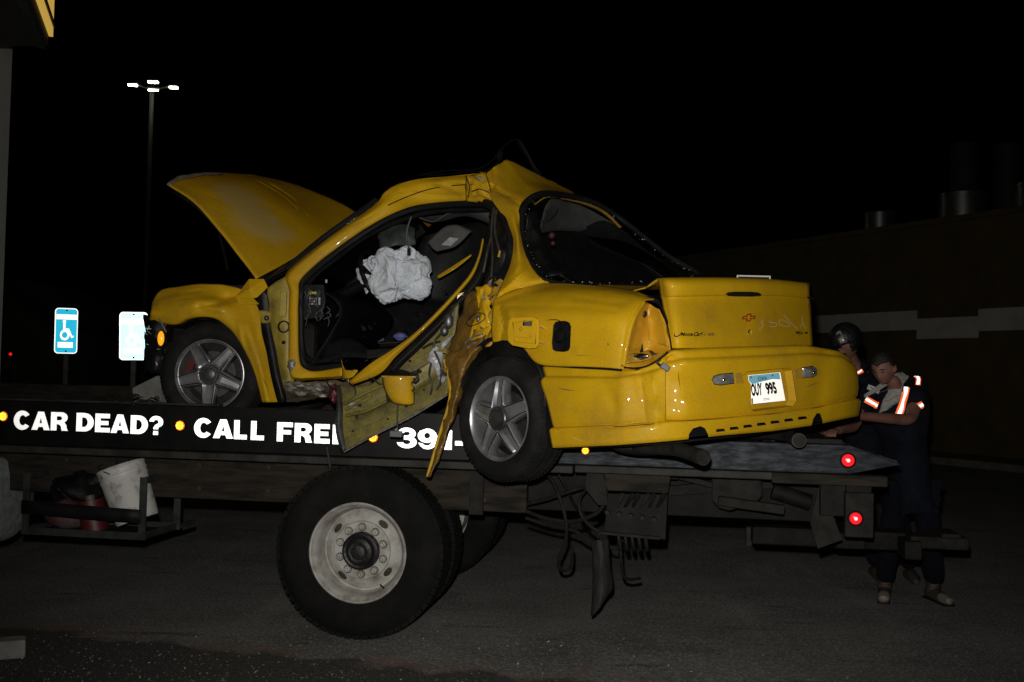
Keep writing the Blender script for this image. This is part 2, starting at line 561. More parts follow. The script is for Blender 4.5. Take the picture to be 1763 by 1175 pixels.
def bvh(*objs):
    bpy.context.view_layer.update()
    dg = bpy.context.evaluated_depsgraph_get()
    vs, fs = [], []
    for o in objs:
        ev = o.evaluated_get(dg)
        me = ev.to_mesh()
        n = len(vs)
        mw = o.matrix_world
        vs += [mw @ v.co for v in me.vertices]
        fs += [tuple(n + i for i in p.vertices) for p in me.polygons]
        ev.to_mesh_clear()
    return BVHTree.FromPolygons(vs, fs)
def hit(tree, px, py, off=0.002, ctr=None):
    r = ray(px, py).normalized()
    h = tree.ray_cast(CAM, r)
    for _ in range(40):
        if h[0] is not None or ctr is None: break
        px, py = px + (ctr[0] - px) * .04, py + (ctr[1] - py) * .04
        r = ray(px, py).normalized()
        h = tree.ray_cast(CAM, r)
    if h[0] is None:
        n = tree.find_nearest(CAM + r * 5.5)
        h = (n[0], n[1])
    nn = h[1] if h[1].dot(r) < 0 else -h[1]
    return h[0] + nn * off
def decal_strip(tree, pts, w, off=.002, n=4, ctr=None):
    """ribbon of width w (photo units) laid on the surface along points"""
    sp = spline([V((p[0], p[1], 0)) for p in pts], n)
    ws = w if isinstance(w, (list, tuple)) else [w] * len(pts)
    mb, rows = MB(), []
    for i, p in enumerate(sp):
        d = sp[min(i + 1, len(sp) - 1)] - sp[max(i - 1, 0)]
        d.normalize()
        t = i / (len(sp) - 1) * (len(ws) - 1)
        k = min(int(t), len(ws) - 2) if len(ws) > 1 else 0
        ww = ws[k] + (ws[min(k + 1, len(ws) - 1)] - ws[k]) * (t - k)
        nx, ny = -d.y * ww / 2, d.x * ww / 2
        rows.append([hit(tree, p.x + nx * f, p.y + ny * f, off, ctr) for f in (-1, 0, 1)])
    return mb.grid(rows)
def text_mesh(s, bold=0.0, shear=0.0):
    cu = bpy.data.curves.new('t', 'FONT')
    cu.body = s
    cu.offset = bold
    cu.shear = shear
    cu.resolution_u = 4
    o = bpy.data.objects.new('t', cu)
    col.objects.link(o)
    bpy.context.view_layer.update()
    dg = bpy.context.evaluated_depsgraph_get()
    me = bpy.data.meshes.new_from_object(o.evaluated_get(dg), depsgraph=dg)
    vs = [v.co.copy() for v in me.vertices]
    fs = [tuple(p.vertices) for p in me.polygons]
    bpy.data.objects.remove(o)
    bpy.data.meshes.remove(me)
    x0, x1 = min(v.x for v in vs), max(v.x for v in vs)
    y0, y1 = min(v.y for v in vs), max(v.y for v in vs)
    return [((v.x - x0) / (x1 - x0), (v.y - y0) / (y1 - y0)) for v in vs], fs
def arc(cx, cy, rx, ry, a0, a1, n=14):
    return [(cx + rx * math.cos(R(a0 + (a1 - a0) * k / n)), cy + ry * math.sin(R(a0 + (a1 - a0) * k / n))) for k in range(n + 1)]
GLYPH = {   # heavy sign-writer's capitals, unit height: outer loop, then counters
 'L': [[(0, 0), (.86, 0), (.86, .24), (.36, .24), (.36, 1), (0, 1)]],
 'E': [[(0, 0), (1, 0), (1, .24), (.36, .24), (.36, .39), (.90, .39), (.90, .61), (.36, .61), (.36, .76), (.98, .76), (.98, 1), (0, 1)]],
 'F': [[(0, 0), (.38, 0), (.38, .38), (.90, .38), (.90, .60), (.38, .60), (.38, .76), (1, .76), (1, 1), (0, 1)]],
 '-': [[(0, .25), (1, .25), (1, .47), (0, .47)]],
 '1': [[(.42, 0), (1, 0), (1, 1), (.62, 1), (.40, .84), (.0, .76), (0, .56), (.42, .60)]],
 'D': [[(0, 0), (.46, 0)] + arc(.46, .5, .54, .5, -90, 90) + [(0, 1)], [(.33, .76), (.44, .76)] + arc(.44, .5, .21, .26, 90, -90) + [(.33, .24)]],
 'A': [[(0, 0), (.34, 1), (.66, 1), (1, 0), (.68, 0), (.62, .17), (.38, .17), (.32, 0)], [(.43, .37), (.57, .37), (.50, .68)]],
 'C': [arc(.5, .5, .5, .53, 36, 324, 30) + arc(.53, .5, .20, .28, 318, 42, 22)],
 'R': [[(0, 0), (.34, 0), (.34, .35), (.46, .34), (.58, .26), (.64, 0), (1, 0), (.93, .12), (.90, .30), (.78, .45)] + arc(.60, .715, .36, .285, -38, 90, 12) + [(0, 1)], [(.34, .78), (.52, .78)] + arc(.52, .67, .12, .11, 90, -90, 8) + [(.34, .56)]],
 '3': [arc(.48, .73, .46, .30, 172, -48, 18) + arc(.49, .29, .51, .32, 52, -174, 22) + arc(.49, .29, .19, .12, -168, 78, 14) + [(.34, .41), (.34, .62)] + arc(.48, .73, .16, .10, -70, 168, 12)],
 '9': [arc(.5, .5, .5, .53, -158, 128, 32) + arc(.46, .66, .46, .36, 128, 290, 18) + [(.66, .40)] + arc(.46, .33, .22, .17, -5, -150, 12), arc(.47, .67, .15, .15, 360, 0, 16)[:-1]],
 '?': [arc(.5, .69, .5, .33, 176, -38, 20) + [(.70, .42), (.66, .30), (.30, .30), (.32, .42), (.45, .54)] + arc(.5, .69, .17, .12, -30, 172, 12)],
 '.': [[(.30, 0), (.66, 0), (.66, .21), (.30, .21)]]}
from mathutils.geometry import tessellate_polygon
def glyph(mb, ch, fn):
    loops = GLYPH[ch]
    tri = tessellate_polygon([[V((x, y, 0)) for x, y in lp] for lp in loops])
    flat = [p for lp in loops for p in lp]
    mb.add([fn(x, y) for x, y in flat], [tuple(t) for t in tri])
def decal_text(tree, s, p00, p10, p01, bold=0.0, shear=0.0, off=.003):
    """text laid on a surface; p00 lower left, p10 lower right, p01 upper left, in photo units"""
    uv, fs = text_mesh(s, bold, shear)
    mb = MB()
    vs = []
    for u, v in uv:
        x = p00[0] + (p10[0] - p00[0]) * u + (p01[0] - p00[0]) * v
        y = p00[1] + (p10[1] - p00[1]) * u + (p01[1] - p00[1]) * v
        vs.append(hit(tree, x, y, off))
    return mb.add(vs, fs)

# ================================================================ SETTING
# ground: one sheet, fine near the camera where it is uneven
def ground():
    xs = [-260, -120, -60, -30, -15] + [-9 + .45 * i for i in range(41)] + [12, 18, 30, 60, 120, 260]
    ys = [-12, -4, 0, 2] + [3.4 + .3 * i for i in range(30)] + [14, 18, 25, 40, 70, 140, 300]
    rows = []
    for y in ys:
        rows.append([V((x, y, .012 * noise.noise(V((x * .6, y * .6, 3))) if 3 < y < 12 and -9 < x < 9 else 0)) for x in xs])
    o = MB().grid(rows).build('ground', 'rubber', smooth=True, sharp=0)
    m = bpy.data.materials.new('asphalt')
    m.use_nodes = True
    nt = m.node_tree
    L = nt.links.new
    b = nt.nodes['Principled BSDF']
    b.inputs['Roughness'].default_value = .93
    b.inputs['Specular IOR Level'].default_value = .2
    tc = nt.nodes.new('ShaderNodeTexCoord')
    def N(scale, detail=6, rough=.6, st=None):
        n = nt.nodes.new('ShaderNodeTexNoise')
        n.inputs['Scale'].default_value = scale
        n.inputs['Detail'].default_value = detail
        n.inputs['Roughness'].default_value = rough
        if st:
            mp = nt.nodes.new('ShaderNodeMapping')
            mp.inputs['Scale'].default_value = st
            mp.inputs['Rotation'].default_value = (0, 0, R(8))
            L(tc.outputs['Object'], mp.inputs[0])
            L(mp.outputs[0], n.inputs['Vector'])
        else:
            L(tc.outputs['Object'], n.inputs['Vector'])
        return n.outputs[0]
    def ramp(src, lo, hi, a=0.0, c=1.0):
        r = nt.nodes.new('ShaderNodeMapRange')
        r.inputs['From Min'].default_value = lo
        r.inputs['From Max'].default_value = hi
        r.inputs['To Min'].default_value = a
        r.inputs['To Max'].default_value = c
        L(src, r.inputs['Value'])
        return r.outputs[0]
    def mix(f, a, c):
        mx = nt.nodes.new('ShaderNodeMix')
        mx.data_type = 'RGBA'
        L(f, mx.inputs[0])
        for k, q in ((6, a), (7, c)):
            if isinstance(q, tuple): mx.inputs[k].default_value = (*q, 1)
            else: L(q, mx.inputs[k])
        return mx.outputs[2]
    def math_(op, a, c):
        q = nt.nodes.new('ShaderNodeMath')
        q.operation = op
        for k, w in ((0, a), (1, c)):
            if isinstance(w, (int, float)): q.inputs[k].default_value = w
            else: L(w, q.inputs[k])
        return q.outputs[0]
    sep = nt.nodes.new('ShaderNodeSeparateXYZ')
    L(tc.outputs['Object'], sep.inputs[0])
    # old chip-sealed edge near the camera, worn grey asphalt beyond it
    line = math_('ADD', math_('ADD', sep.outputs[1], math_('MULTIPLY', sep.outputs[0], .24)), math_('MULTIPLY', math_('SUBTRACT', N(1.6, 5), .5), 1.3))
    near = ramp(line, 5.62, 5.50)
    lip = math_('MULTIPLY', ramp(line, 5.46, 5.62), ramp(line, 5.92, 5.66))
    lip = math_('MULTIPLY', lip, ramp(N(2.3, 4), .42, .6))
    grit = ramp(N(70, 6, .8), .44, .62)
    worn = mix(ramp(N(1.3, 7), .38, .66), (.235, .228, .21), (.14, .136, .126))
    worn = mix(ramp(N(1.5, 6, .6, (.8, 4.5, 1)), .60, .68, 0, .8), worn, (.055, .053, .05))
    worn = mix(ramp(N(.9, 6, .6), .58, .70, 0, .7), worn, (.075, .072, .066))
    worn = mix(ramp(N(.8, 3, .5, (3, .7, 1)), .60, .68, 0, .35), worn, (.36, .35, .33))
    worn = mix(ramp(N(48, 7, .8), .50, .64, 0, .75), worn, (.62, .60, .56))
    worn = mix(ramp(N(56, 7, .8), .51, .63, 0, .85), worn, (.045, .043, .04))
    chip = mix(grit, (.052, .050, .046), (.13, .125, .115))
    chip = mix(ramp(N(130, 4), .62, .68), chip, (.40, .39, .36))
    colr = mix(near, worn, chip)
    colr = mix(ramp(lip, 0, 1, 0, .5), colr, (.24, .13, .08))
    L(colr, b.inputs['Base Color'])
    bp = nt.nodes.new('ShaderNodeBump')
    bp.inputs['Strength'].default_value = 1.0
    bp.inputs['Distance'].default_value = .016
    L(math_('ADD', N(75, 6, .75), math_('MULTIPLY', N(11, 5), .9)), bp.inputs['Height'])
    L(bp.outputs[0], b.inputs['Normal'])
    o.data.materials[0] = m
    tag(o, kind='structure')
ground()

# loose stones lying on the chip-sealed edge, nobody could count them
mb = MB()
rnd = random.Random(3)
for i in range(7000):
    x = rnd.uniform(-3.4, 3.4)
    y = rnd.uniform(4.5, 6.9)
    if y > 5.5 - .24 * x + rnd.gauss(0, .18) and rnd.random() > .16:
        continue
    r = rnd.choice((.0025, .003, .0035, .0045, .007)) * rnd.uniform(.7, 1.2)
    mb.ico((x, y, r * .4 + .012 * noise.noise(V((x * .6, y * .6, 3)))), r, 1, (1, rnd.uniform(.7, 1.3), .65))
tag(mb.build('gravel', 'stone'), 'loose grey grit scattered over the dark asphalt edge', 'gravel', kind='stuff')
mb = MB()
for i in range(150):
    x = rnd.uniform(-2.9, 2.9)
    y = rnd.uniform(4.9, 6.3)
    if i < 45:
        x, y = rnd.gauss(-1.95, .28), rnd.gauss(5.35, .10)
    c = V((x, y, .008))
    q = [c + V((rnd.uniform(-1, 1), rnd.uniform(-1, 1), rnd.uniform(-.5, 1.2))) * .0055 for _ in range(4)]
    mb.add(q, [(0, 1, 2), (0, 2, 3), (0, 3, 1), (1, 3, 2)])
tag(mb.build('broken_glass', 'shard'), 'tiny glinting crumbs of broken glass on the asphalt', 'broken glass', kind='stuff')

# grey block at the left edge, near the camera
mb = MB()
p0, p1 = P(-60, 1128, 5.6), P(44, 1127, 5.72)
p0.z = p1.z = .055
mb.beam(p0, p1, .12, .10)
tag(mb.build('parking_block', 'block_conc', bevel=.012), 'end of a grey concrete parking block at the lower left edge', 'concrete block')

# wall of the building on the right, receding to the left
wa, wb = V((15.2, 11.6, 0)), V((3.2, 34.5, 0))
wd = (wb - wa).normalized()
wnm = V((-wd.y, wd.x, 0))                       # towards the camera
if wnm.y > 0: wnm = -wnm
def wallpt(px, py, off=0.0):
    return on(px, py, wa + wnm * off, wnm)
bld = thing('building', 'long brown building wall with a stepped white stripe behind the truck', 'building', wa)
top = wallpt(1763, 365).z
L_ = (wb - wa).length
def wbox(mb, s0, s1, z0, z1, o0, o1):
    q = [wa + wd * s0 + wnm * o0, wa + wd * s1 + wnm * o0, wa + wd * s1 + wnm * o1, wa + wd * s0 + wnm * o1]
    mb.prism([V((p.x, p.y, z0)) for p in q], (0, 0, z1 - z0))
mb = MB(); wbox(mb, 0, L_, 0, top, 0, -9)
mb.build('wall', 'wall_brown', bld)
mb = MB(); wbox(mb, -.1, L_ + .05, top, top + .12, .08, -9.05)
mb.build('roof_coping', 'wall_brown', bld)
def sof(px): return (wallpt(px, 600) - wa).dot(wd)
for (x0, x1, y0, y1) in ((1350, 1579, 541, 572), (1579, 1685, 547, 583), (1685, 1840, 530, 569)):
    pm = (x0 + x1) / 2 if x1 < 1800 else 1735
    mb = MB()
    wbox(mb, sof(x1), sof(x0), wallpt(pm, y1).z, wallpt(pm, y0).z, .025, -.02)
    mb.build('stripe_panel', 'wall_white', bld)
for k in range(26):                              # block courses cast a hair of relief
    mb = MB()
    z = .2 + k * (top - .3) / 26
    wbox(mb, 0, L_, z, z + .012, .006, -.02)
    mb.build('course', 'wall_brown', bld)
mb = MB(); wbox(mb, 0, L_, 0, .14, 1.7, 1.55); wbox(mb, 0, L_, 0, .12, 1.55, -.05)
tag(mb.build('pavement', 'kerb_conc'), kind='structure')
def vent(px, py0, py1, wpx, label, back=1.2, tall=None):
    p = wallpt(px, (py0 + py1) / 2, -back)
    sc_ = F / p.y
    r = wpx / sc_ / 2
    z0, z1 = top + .02, P(px, py0, p.y).z
    t = thing('roof_vent', label, 'roof vent', (p.x, p.y, top + .12))
    mb = MB(); mb.lathe([(r * .8, 0), (r * .8, (z1 - z0) * .25), (r, (z1 - z0) * .3), (r, z1 - z0 - .03), (r * .93, z1 - z0), (0.001, z1 - z0)], 28, Matrix.Translation((p.x, p.y, z0)) @ Matrix.Rotation(R(-90), 4, 'Y'))
    mb.build('drum', 'roof_metal', t, smooth=True)
    mb = MB(); mb.lathe([(r * 1.04, z1 - z0 - .10), (r * 1.04, z1 - z0 - .05), (r * .99, z1 - z0 - .05)], 28, Matrix.Translation((p.x, p.y, z0)) @ Matrix.Rotation(R(-90), 4, 'Y'))
    mb.build('band', 'roof_metal', t, smooth=True)
vent(1514, 366, 398, 52, 'small metal drum vent on the roof, nearest the yellow car', 1.0)
vent(1657, 333, 375, 78, 'wide metal drum vent on the roof, middle of three')
vent(1790, 315, 355, 80, 'metal drum vent on the roof at the right edge of the picture')
p = wallpt(1690, 300, -3.5)
t = thing('roof_unit', 'tall dim twin duct standing on the roof behind the drum vents', 'roof unit', (p.x, p.y, top + .12))
for dx in (-.45, .65):
    mb = MB(); mb.cyl((p.x + dx, p.y, top), (p.x + dx, p.y, P(1690, 250, p.y).z), .34, .34, 20)
    mb.build('duct', 'canopy_dark', t, smooth=True)

# canopy of the building on the left and its column
cp = thing('canopy', 'dark canopy corner with a lit yellow fascia at the upper left', 'canopy', (P(40, 640, 9.0).x, 9.0, 0))
c0 = P(18, 78, 7.4); zc = c0.z
A_ = P(83, 82, 7.4)
A_.z = zc
B_ = A_ + V((.80, -2.4, 0))
rt = V((1, 0, 0))
mb = MB()
mb.prism([A_, A_ + V((-3.2, .25, 0)), B_ + V((-3.2, .25, 0)), B_ - (A_ - B_) * .6], (0, 0, .12))
mb.build('soffit', 'canopy_dark', cp)
d_ = (A_ - B_).normalized()
nrm = V((d_.y, -d_.x, 0))
mb = MB(); mb.prism([A_ + nrm * .002 + V((0, 0, .07)), B_ - (A_ - B_) * .6 + nrm * .002 + V((0, 0, .07)), B_ - (A_ - B_) * .6 + nrm * .03 + V((0, 0, .07)), A_ + nrm * .03 + V((0, 0, .07))], (0, 0, 1.1))
mb.build('fascia', 'canopy_yellow', cp)
mb = MB(); mb.beam(A_ + nrm * .036 + V((0, 0, .15)), B_ - (A_ - B_) * .6 + nrm * .036 + V((0, 0, .15)), .01, .035)
mb.build('trim_strip', 'canopy_dark', cp)
mb = MB(); mb.beam(A_ + V((-.05, 0, -.012)), B_ + V((-.05, 0, -.012)), .06, .02)
mb.build('edge_trim', 'galv', cp)
cx = P(2, 620, 8.6)
q0, q1 = P(13, 0, 8.2), P(-60, 0, 8.2)
mb = MB(); mb.box((cx.x - .45, 8.2, 0), (cx.x, 8.6, zc + .5))
mb.build('column', 'column_white', cp, bevel=.01)

# parking-lot lamp with four heads
lp = P(262, 150, 42.0)
lam = thing('parking_lot_lamp', 'tall pole with four lit white floodlight heads, upper left', 'street lamp', (lp.x, lp.y, 0))
mb = MB(); mb.tube([(lp.x, lp.y, 0), (lp.x, lp.y, lp.z)], [.14, .085], 14)
mb.build('pole', 'pole_steel', lam, smooth=True)
mb = MB(); mb.cyl((lp.x, lp.y, 0), (lp.x, lp.y, .75), .3, .3, 18)
mb.build('base', 'kerb_conc', lam, smooth=True)
def head(px, py, wpx, hpx, nled):
    c = P(px, py, 42 + (0 if px != 264 else (1.0 if py < 150 else -.9)))
    w, h = wpx * 42 / F, hpx * 42 / F
    mb = MB(); mb.box((c.x - w * .54, c.y - .12, c.z - .02), (c.x + w * .54, c.y + .16, c.z + .07))
    hd = mb.build('lamp_head', 'pole_steel', lam, bevel=.02)
    for k in range(nled):
        mb = MB()
        x0 = c.x - w / 2 + w * k / nled
        mb.box((x0 + w * .03, c.y - .10, c.z - .02 - h * .55), (x0 + w / nled - w * .03, c.y + .06, c.z - .021))
        mb.build('led_panel', 'lamp_led', hd)
    mb = MB(); mb.beam((c.x, c.y, c.z + .05), (lp.x, lp.y, lp.z - .15), .06, .06)
    mb.build('arm', 'pole_steel', lam)
head(229, 145.5, 15, 4, 1)
head(299, 149.5, 15, 4, 1)
head(264, 140, 18, 4.5, 4)
head(264, 154.5, 16, 2, 2)
ll = bpy.data.lights.new('parking_lot_light', 'POINT')
ll.energy = 25
ll.color = (.95, 1, .82)
ll.shadow_soft_size = .6
lo = bpy.data.objects.new('parking_lot_light', ll)
col.objects.link(lo)
lo.location = (lp.x, lp.y - 1.4, lp.z - .45)

# reserved-parking signs on posts
def rounded(w, h, r, n=5):
    pts = []
    for cx_, cy_, a0 in ((w / 2 - r, h / 2 - r, 0), (-w / 2 + r, h / 2 - r, 90), (-w / 2 + r, -h / 2 + r, 180), (w / 2 - r, -h / 2 + r, 270)):
        for k in range(n + 1):
            a = R(a0 + 90 * k / n)
            pts.append((cx_ + math.cos(a) * r, cy_ + math.sin(a) * r))
    return pts
def ring_poly(c, r0, r1, a0, a1, n=20):
    o = [(c[0] + math.cos(R(a0 + (a1 - a0) * k / n)) * r1, c[1] + math.sin(R(a0 + (a1 - a0) * k / n)) * r1) for k in range(n + 1)]
    i = [(c[0] + math.cos(R(a0 + (a1 - a0) * k / n)) * r0, c[1] + math.sin(R(a0 + (a1 - a0) * k / n)) * r0) for k in range(n + 1)]
    return o, i
def access_sign(px, py, y, yaw, w, h, blue, label, tilt):
    c = P(px, py, y)
    t = thing('parking_sign', label, 'sign', (c.x, c.y, 0), 0, 'reserved parking signs on posts')
    m = Matrix.Translation(c) @ Matrix.Rotation(R(yaw), 4, 'Z') @ Matrix.Rotation(R(tilt), 4, 'Y')
    def pl(pts, y_, name, mm, par, th=.004):
        mb = MB()
        mb.prism([m @ V((p[0], y_, p[1])) for p in pts], (m.to_3x3() @ V((0, th, 0))))
        return mb.build(name, mm, par)
    face = pl(rounded(w, h, .035), 0, 'panel', 'retro_sign', t, .012)
    pl(rounded(w * .92, h * .96, .026), -.003, 'blue_field', blue, face, .002)
    pl([(-w * .44, h * .25), (w * .44, h * .25), (w * .44, h * .36), (-w * .44, h * .36)], -.006, 'title_band', 'retro_sign', face, .002)
    pl([(-w * .36, -h * .37), (w * .30, -h * .37), (w * .30, -h * .25), (-w * .36, -h * .25)], -.006, 'lower_band', 'retro_sign', face, .002)
    # wheelchair figure
    mb = MB()
    k_ = w / .30
    sy = lambda p: (p[0] * k_, p[1] * .86 - .012)
    o_, i_ = ring_poly((-.02, -.035), .036, .062, 0, 360, 28)
    o_, i_ = [sy(p) for p in o_], [sy(p) for p in i_]
    mb.grid([[m @ V((p[0], -.006, p[1])) for p in o_], [m @ V((p[0], -.006, p[1])) for p in i_]])
    for pts in ([(-.042, .015), (-.012, .015), (-.012, .105), (-.042, .105)], [(-.01, .02), (.035, .02), (.035, .042), (-.01, .042)],
                [(.035, .042), (.012, .03), (.055, -.05), (.078, -.045)], [(.06, -.05), (.10, -.04), (.095, -.06), (.07, -.07)]):
        mb.add([m @ V((sy(p)[0], -.0075, sy(p)[1])) for p in pts], [(0, 1, 2, 3)])
    hp = [(-.028 + math.cos(R(a)) * .022, .122 + math.sin(R(a)) * .02) for a in range(0, 360, 30)]
    mb.add([m @ V((sy(p)[0], -.0085, sy(p)[1])) for p in hp], [tuple(range(12))])
    mb.build('wheelchair_symbol', 'retro_sign', face, fix=False)
    for sz in (.45, -.45):
        mb = MB(); mb.ico(m @ V((.0, -.008, h * sz)), .009, 2)
        mb.build('bolt', 'rubber', face)
    mb = MB(); mb.beam(V((c.x, c.y + .03, 0)), V((c.x, c.y + .03, c.z + h * .3)), .045, .03, V((0, 1, 0)))
    mb.build('post', 'galv', t)
access_sign(114, 570, 10.3, 30, .212, .455, 'retro_blue', 'blue reserved parking sign with a crisp wheelchair symbol, the left of two', -.5)
access_sign(230, 579, 9.75, 24, .252, .455, 'retro_pale', 'glaring overexposed parking sign partly hidden by the car nose', -1.5)

# a white bordered sign behind the boot lid: only its upper edge shows
c = P(1297, 496, 10.0)
t = thing('framed_sign', 'dark sign with a thin white border just above the boot lid', 'sign', (c.x, c.y, 0))
s_ = 10.0 / F
mb = MB(); mb.box((c.x - 28 * s_, c.y, c.z - .14), (c.x + 28 * s_, c.y + .02, c.z + 20 * s_))
f_ = mb.build('panel', 'canopy_dark', t)
mb = MB()
for (x0, x1, z0, z1) in ((-29, 29, 19, 21.3), (-29, -27, -20, 19), (27, 29, -20, 19), (-29, 29, -22, -20)):
    mb.box((c.x + x0 * s_, c.y - .012, c.z + z0 * s_), (c.x + x1 * s_, c.y - .001, c.z + z1 * s_))
mb.build('border', 'retro_plate', f_)
mb = MB(); mb.beam((c.x, c.y + .04, 0), (c.x, c.y + .04, c.z), .05, .04, V((0, 1, 0)))
mb.build('post', 'galv', t)

# dim gabled shed far to the left with one red lamp
g = P(28, 600, 48)
t = thing('gabled_shed', 'barely visible gabled building in the dark behind the parking signs', 'building', (g.x, g.y, 0))
zl, zr = P(28, 490, 48).z, P(105, 545, 48).z
hw = (P(105, 545, 48).x - g.x)
mb = MB(); mb.prism([(g.x - hw, 48, 0), (g.x + hw, 48, 0), (g.x + hw, 48, zr), (g.x, 48, zl), (g.x - hw, 48, zr)], (0, 9, 0))
mb.build('wall', 'shed', t)
mb = MB(); mb.prism([(g.x - hw - .3, 47.6, zr - .2), (g.x, 47.6, zl + .02), (g.x + hw + .3, 47.6, zr - .2), (g.x + hw + .3, 47.6, zr), (g.x, 47.6, zl + .25), (g.x - hw - .3, 47.6, zr)], (0, 9.8, 0))
mb.build('roof', 'canopy_dark', t)
g = P(18, 610, 30)
t = thing('red_lamp', 'small glowing red lamp on a thin post at the far left', 'lamp', (g.x, g.y, 0))
mb = MB(); mb.ico(g, .045, 2); mb.build('lens', 'red_lens', t, smooth=True)
mb = MB(); mb.tube([(g.x, g.y + .05, 0), (g.x, g.y + .05, g.z)], .03, 8); mb.build('post', 'frame_black', t)

# ================================================================ TOW TRUCK
truck = thing('tow_truck', 'black flatbed tow truck carrying the wrecked yellow car', 'tow truck', (TR.o.x, TR.o.y, 0), R(-9))
TI = ORIGIN['tow_truck'].inverted()
def T(px, py, v):
    """local (u, v, z) of a photo point on the truck's upright plane v"""
    return TI @ TR.B(px, py, v)
def tb(name, m, lo, hi, parent=truck, bevel=.006):
    return MB().box(lo, hi).build(name, m, parent, local=True, bevel=bevel)
U0 = -4.6
uT = T(1462, 793, 0).x
uE = T(1553, 800, 0).x
DECK = 1.250
# bed
tb('deck', 'deck_steel', (U0, .07, DECK - .05), (uT, 2.43, DECK))
uS = T(900, 760, 0).x
tb('side_board', 'rail_band', (U0, .0, 1.095), (uS, .055, 1.372))
tb('side_board', 'sill_brown', (U0, 2.44, 1.09), (uS, 2.50, 1.43))
tb('side_board_cap', 'flange', (U0, -.006, 1.374), (uS - 1.9, .06, 1.388))
for k in range(9):
    u = U0 + .5 + k * .72
    tb('deck_plank', 'deck_steel', (u, .08, DECK + .002), (u + .66, 2.42, DECK + .012))
tb('lower_flange', 'flange', (U0, -.02, 1.045), (uS + .3, .10, 1.088))
# polished tail rails with pointed ends
def tail_rail(v0, v1, name='tail_rail'):
    mb = MB()
    zt, zb, zm = DECK + .012, 1.098, T(1553, 800, 0).z
    mb.prism([(uS + .005, v0, zb), (uT, v0, zb), (uE, v0, zm), (uT, v0, zt), (uS + .005, v0, zt)], (0, v1 - v0, 0))
    return mb.build(name, 'rail_steel', truck, local=True, bevel=.005)
tail_rail(-.012, .068)
tail_rail(2.432, 2.51)
tb('lower_flange', 'flange', (uS + .31, .0, 1.050), (T(1330, 815, 0).x, .10, 1.092))
tb('tail_board', 'sill_brown', (T(1330, 815, 0).x, .02, 1.03), (T(1530, 815, 0).x, .12, 1.090))
# sloping tail plate with studs
mb = MB()
mb.prism([(uT + .002, .075, DECK), (uE - .01, .075, DECK - .075), (uE - .01, .075, DECK - .10), (uT + .002, .075, DECK - .055)], (0, 2.35, 0))
tp = mb.build('tail_plate', 'deck_steel', truck, local=True)
rnd = random.Random(5)
mb = MB()
for i in range(26):
    for j in range(8):
        u = T(1260, 760, 0).x + i * .048 + (.024 if j % 2 else 0)
        if u > uT - .01: continue
        mb.beam((u - .010, .12 + j * .045, DECK + .014), (u + .010, .13 + j * .045, DECK + .014), .006, .008)
mb.build('tread_stud', 'deck_steel', truck, local=True)['kind'] = 'stuff'
tb('deck_runner', 'under_grey', (T(1380, 770, .3).x, .10, DECK + .002), (uT - .02, .17, DECK + .035))
# subframe and chassis
tb('sill', 'sill_brown', (U0, .30, .76), (T(906, 880, .30).x, .37, 1.04))
for v in (.78, 1.64):
    tb('chassis_rail', 'frame_black', (U0, v, .72), (T(1440, 850, .78).x, v + .08, .99))
for u in (-3.6, -2.4, -1.2, .9, 1.8):
    tb('cross_member', 'frame_black', (u, .40, .99), (u + .10, 2.2, 1.05))
tb('far_sill', 'frame_black', (U0, 2.1, .55), (1.1, 2.16, 1.04))
for k in range(9):
    u = U0 + 1.55 + k * .47
    if -.55 < u < .55: continue
    for z in (.83, .98):
        MB().lathe([(.018, .0), (.018, -.010), (.001, -.012)], 6, Matrix.Translation((u, .30, z)) @ Matrix.Rotation(R(90), 4, 'Z')).build('bolt', 'flange', truck, local=True)
for u in (-2.9, -1.75, .62):
    tb('sill_bracket', 'under_grey', (u, .270, .74), (u + .09, .298, 1.043), bevel=.003)
# rear axle
mb = MB().cyl((0, .42, .52), (0, 2.1, .52), .085, .085, 20)
mb.build('axle', 'frame_black', truck, smooth=True, local=True)
mb = MB().ico((0, 1.25, .52), .23, 3)
mb.build('differential', 'frame_black', truck, smooth=True, local=True)
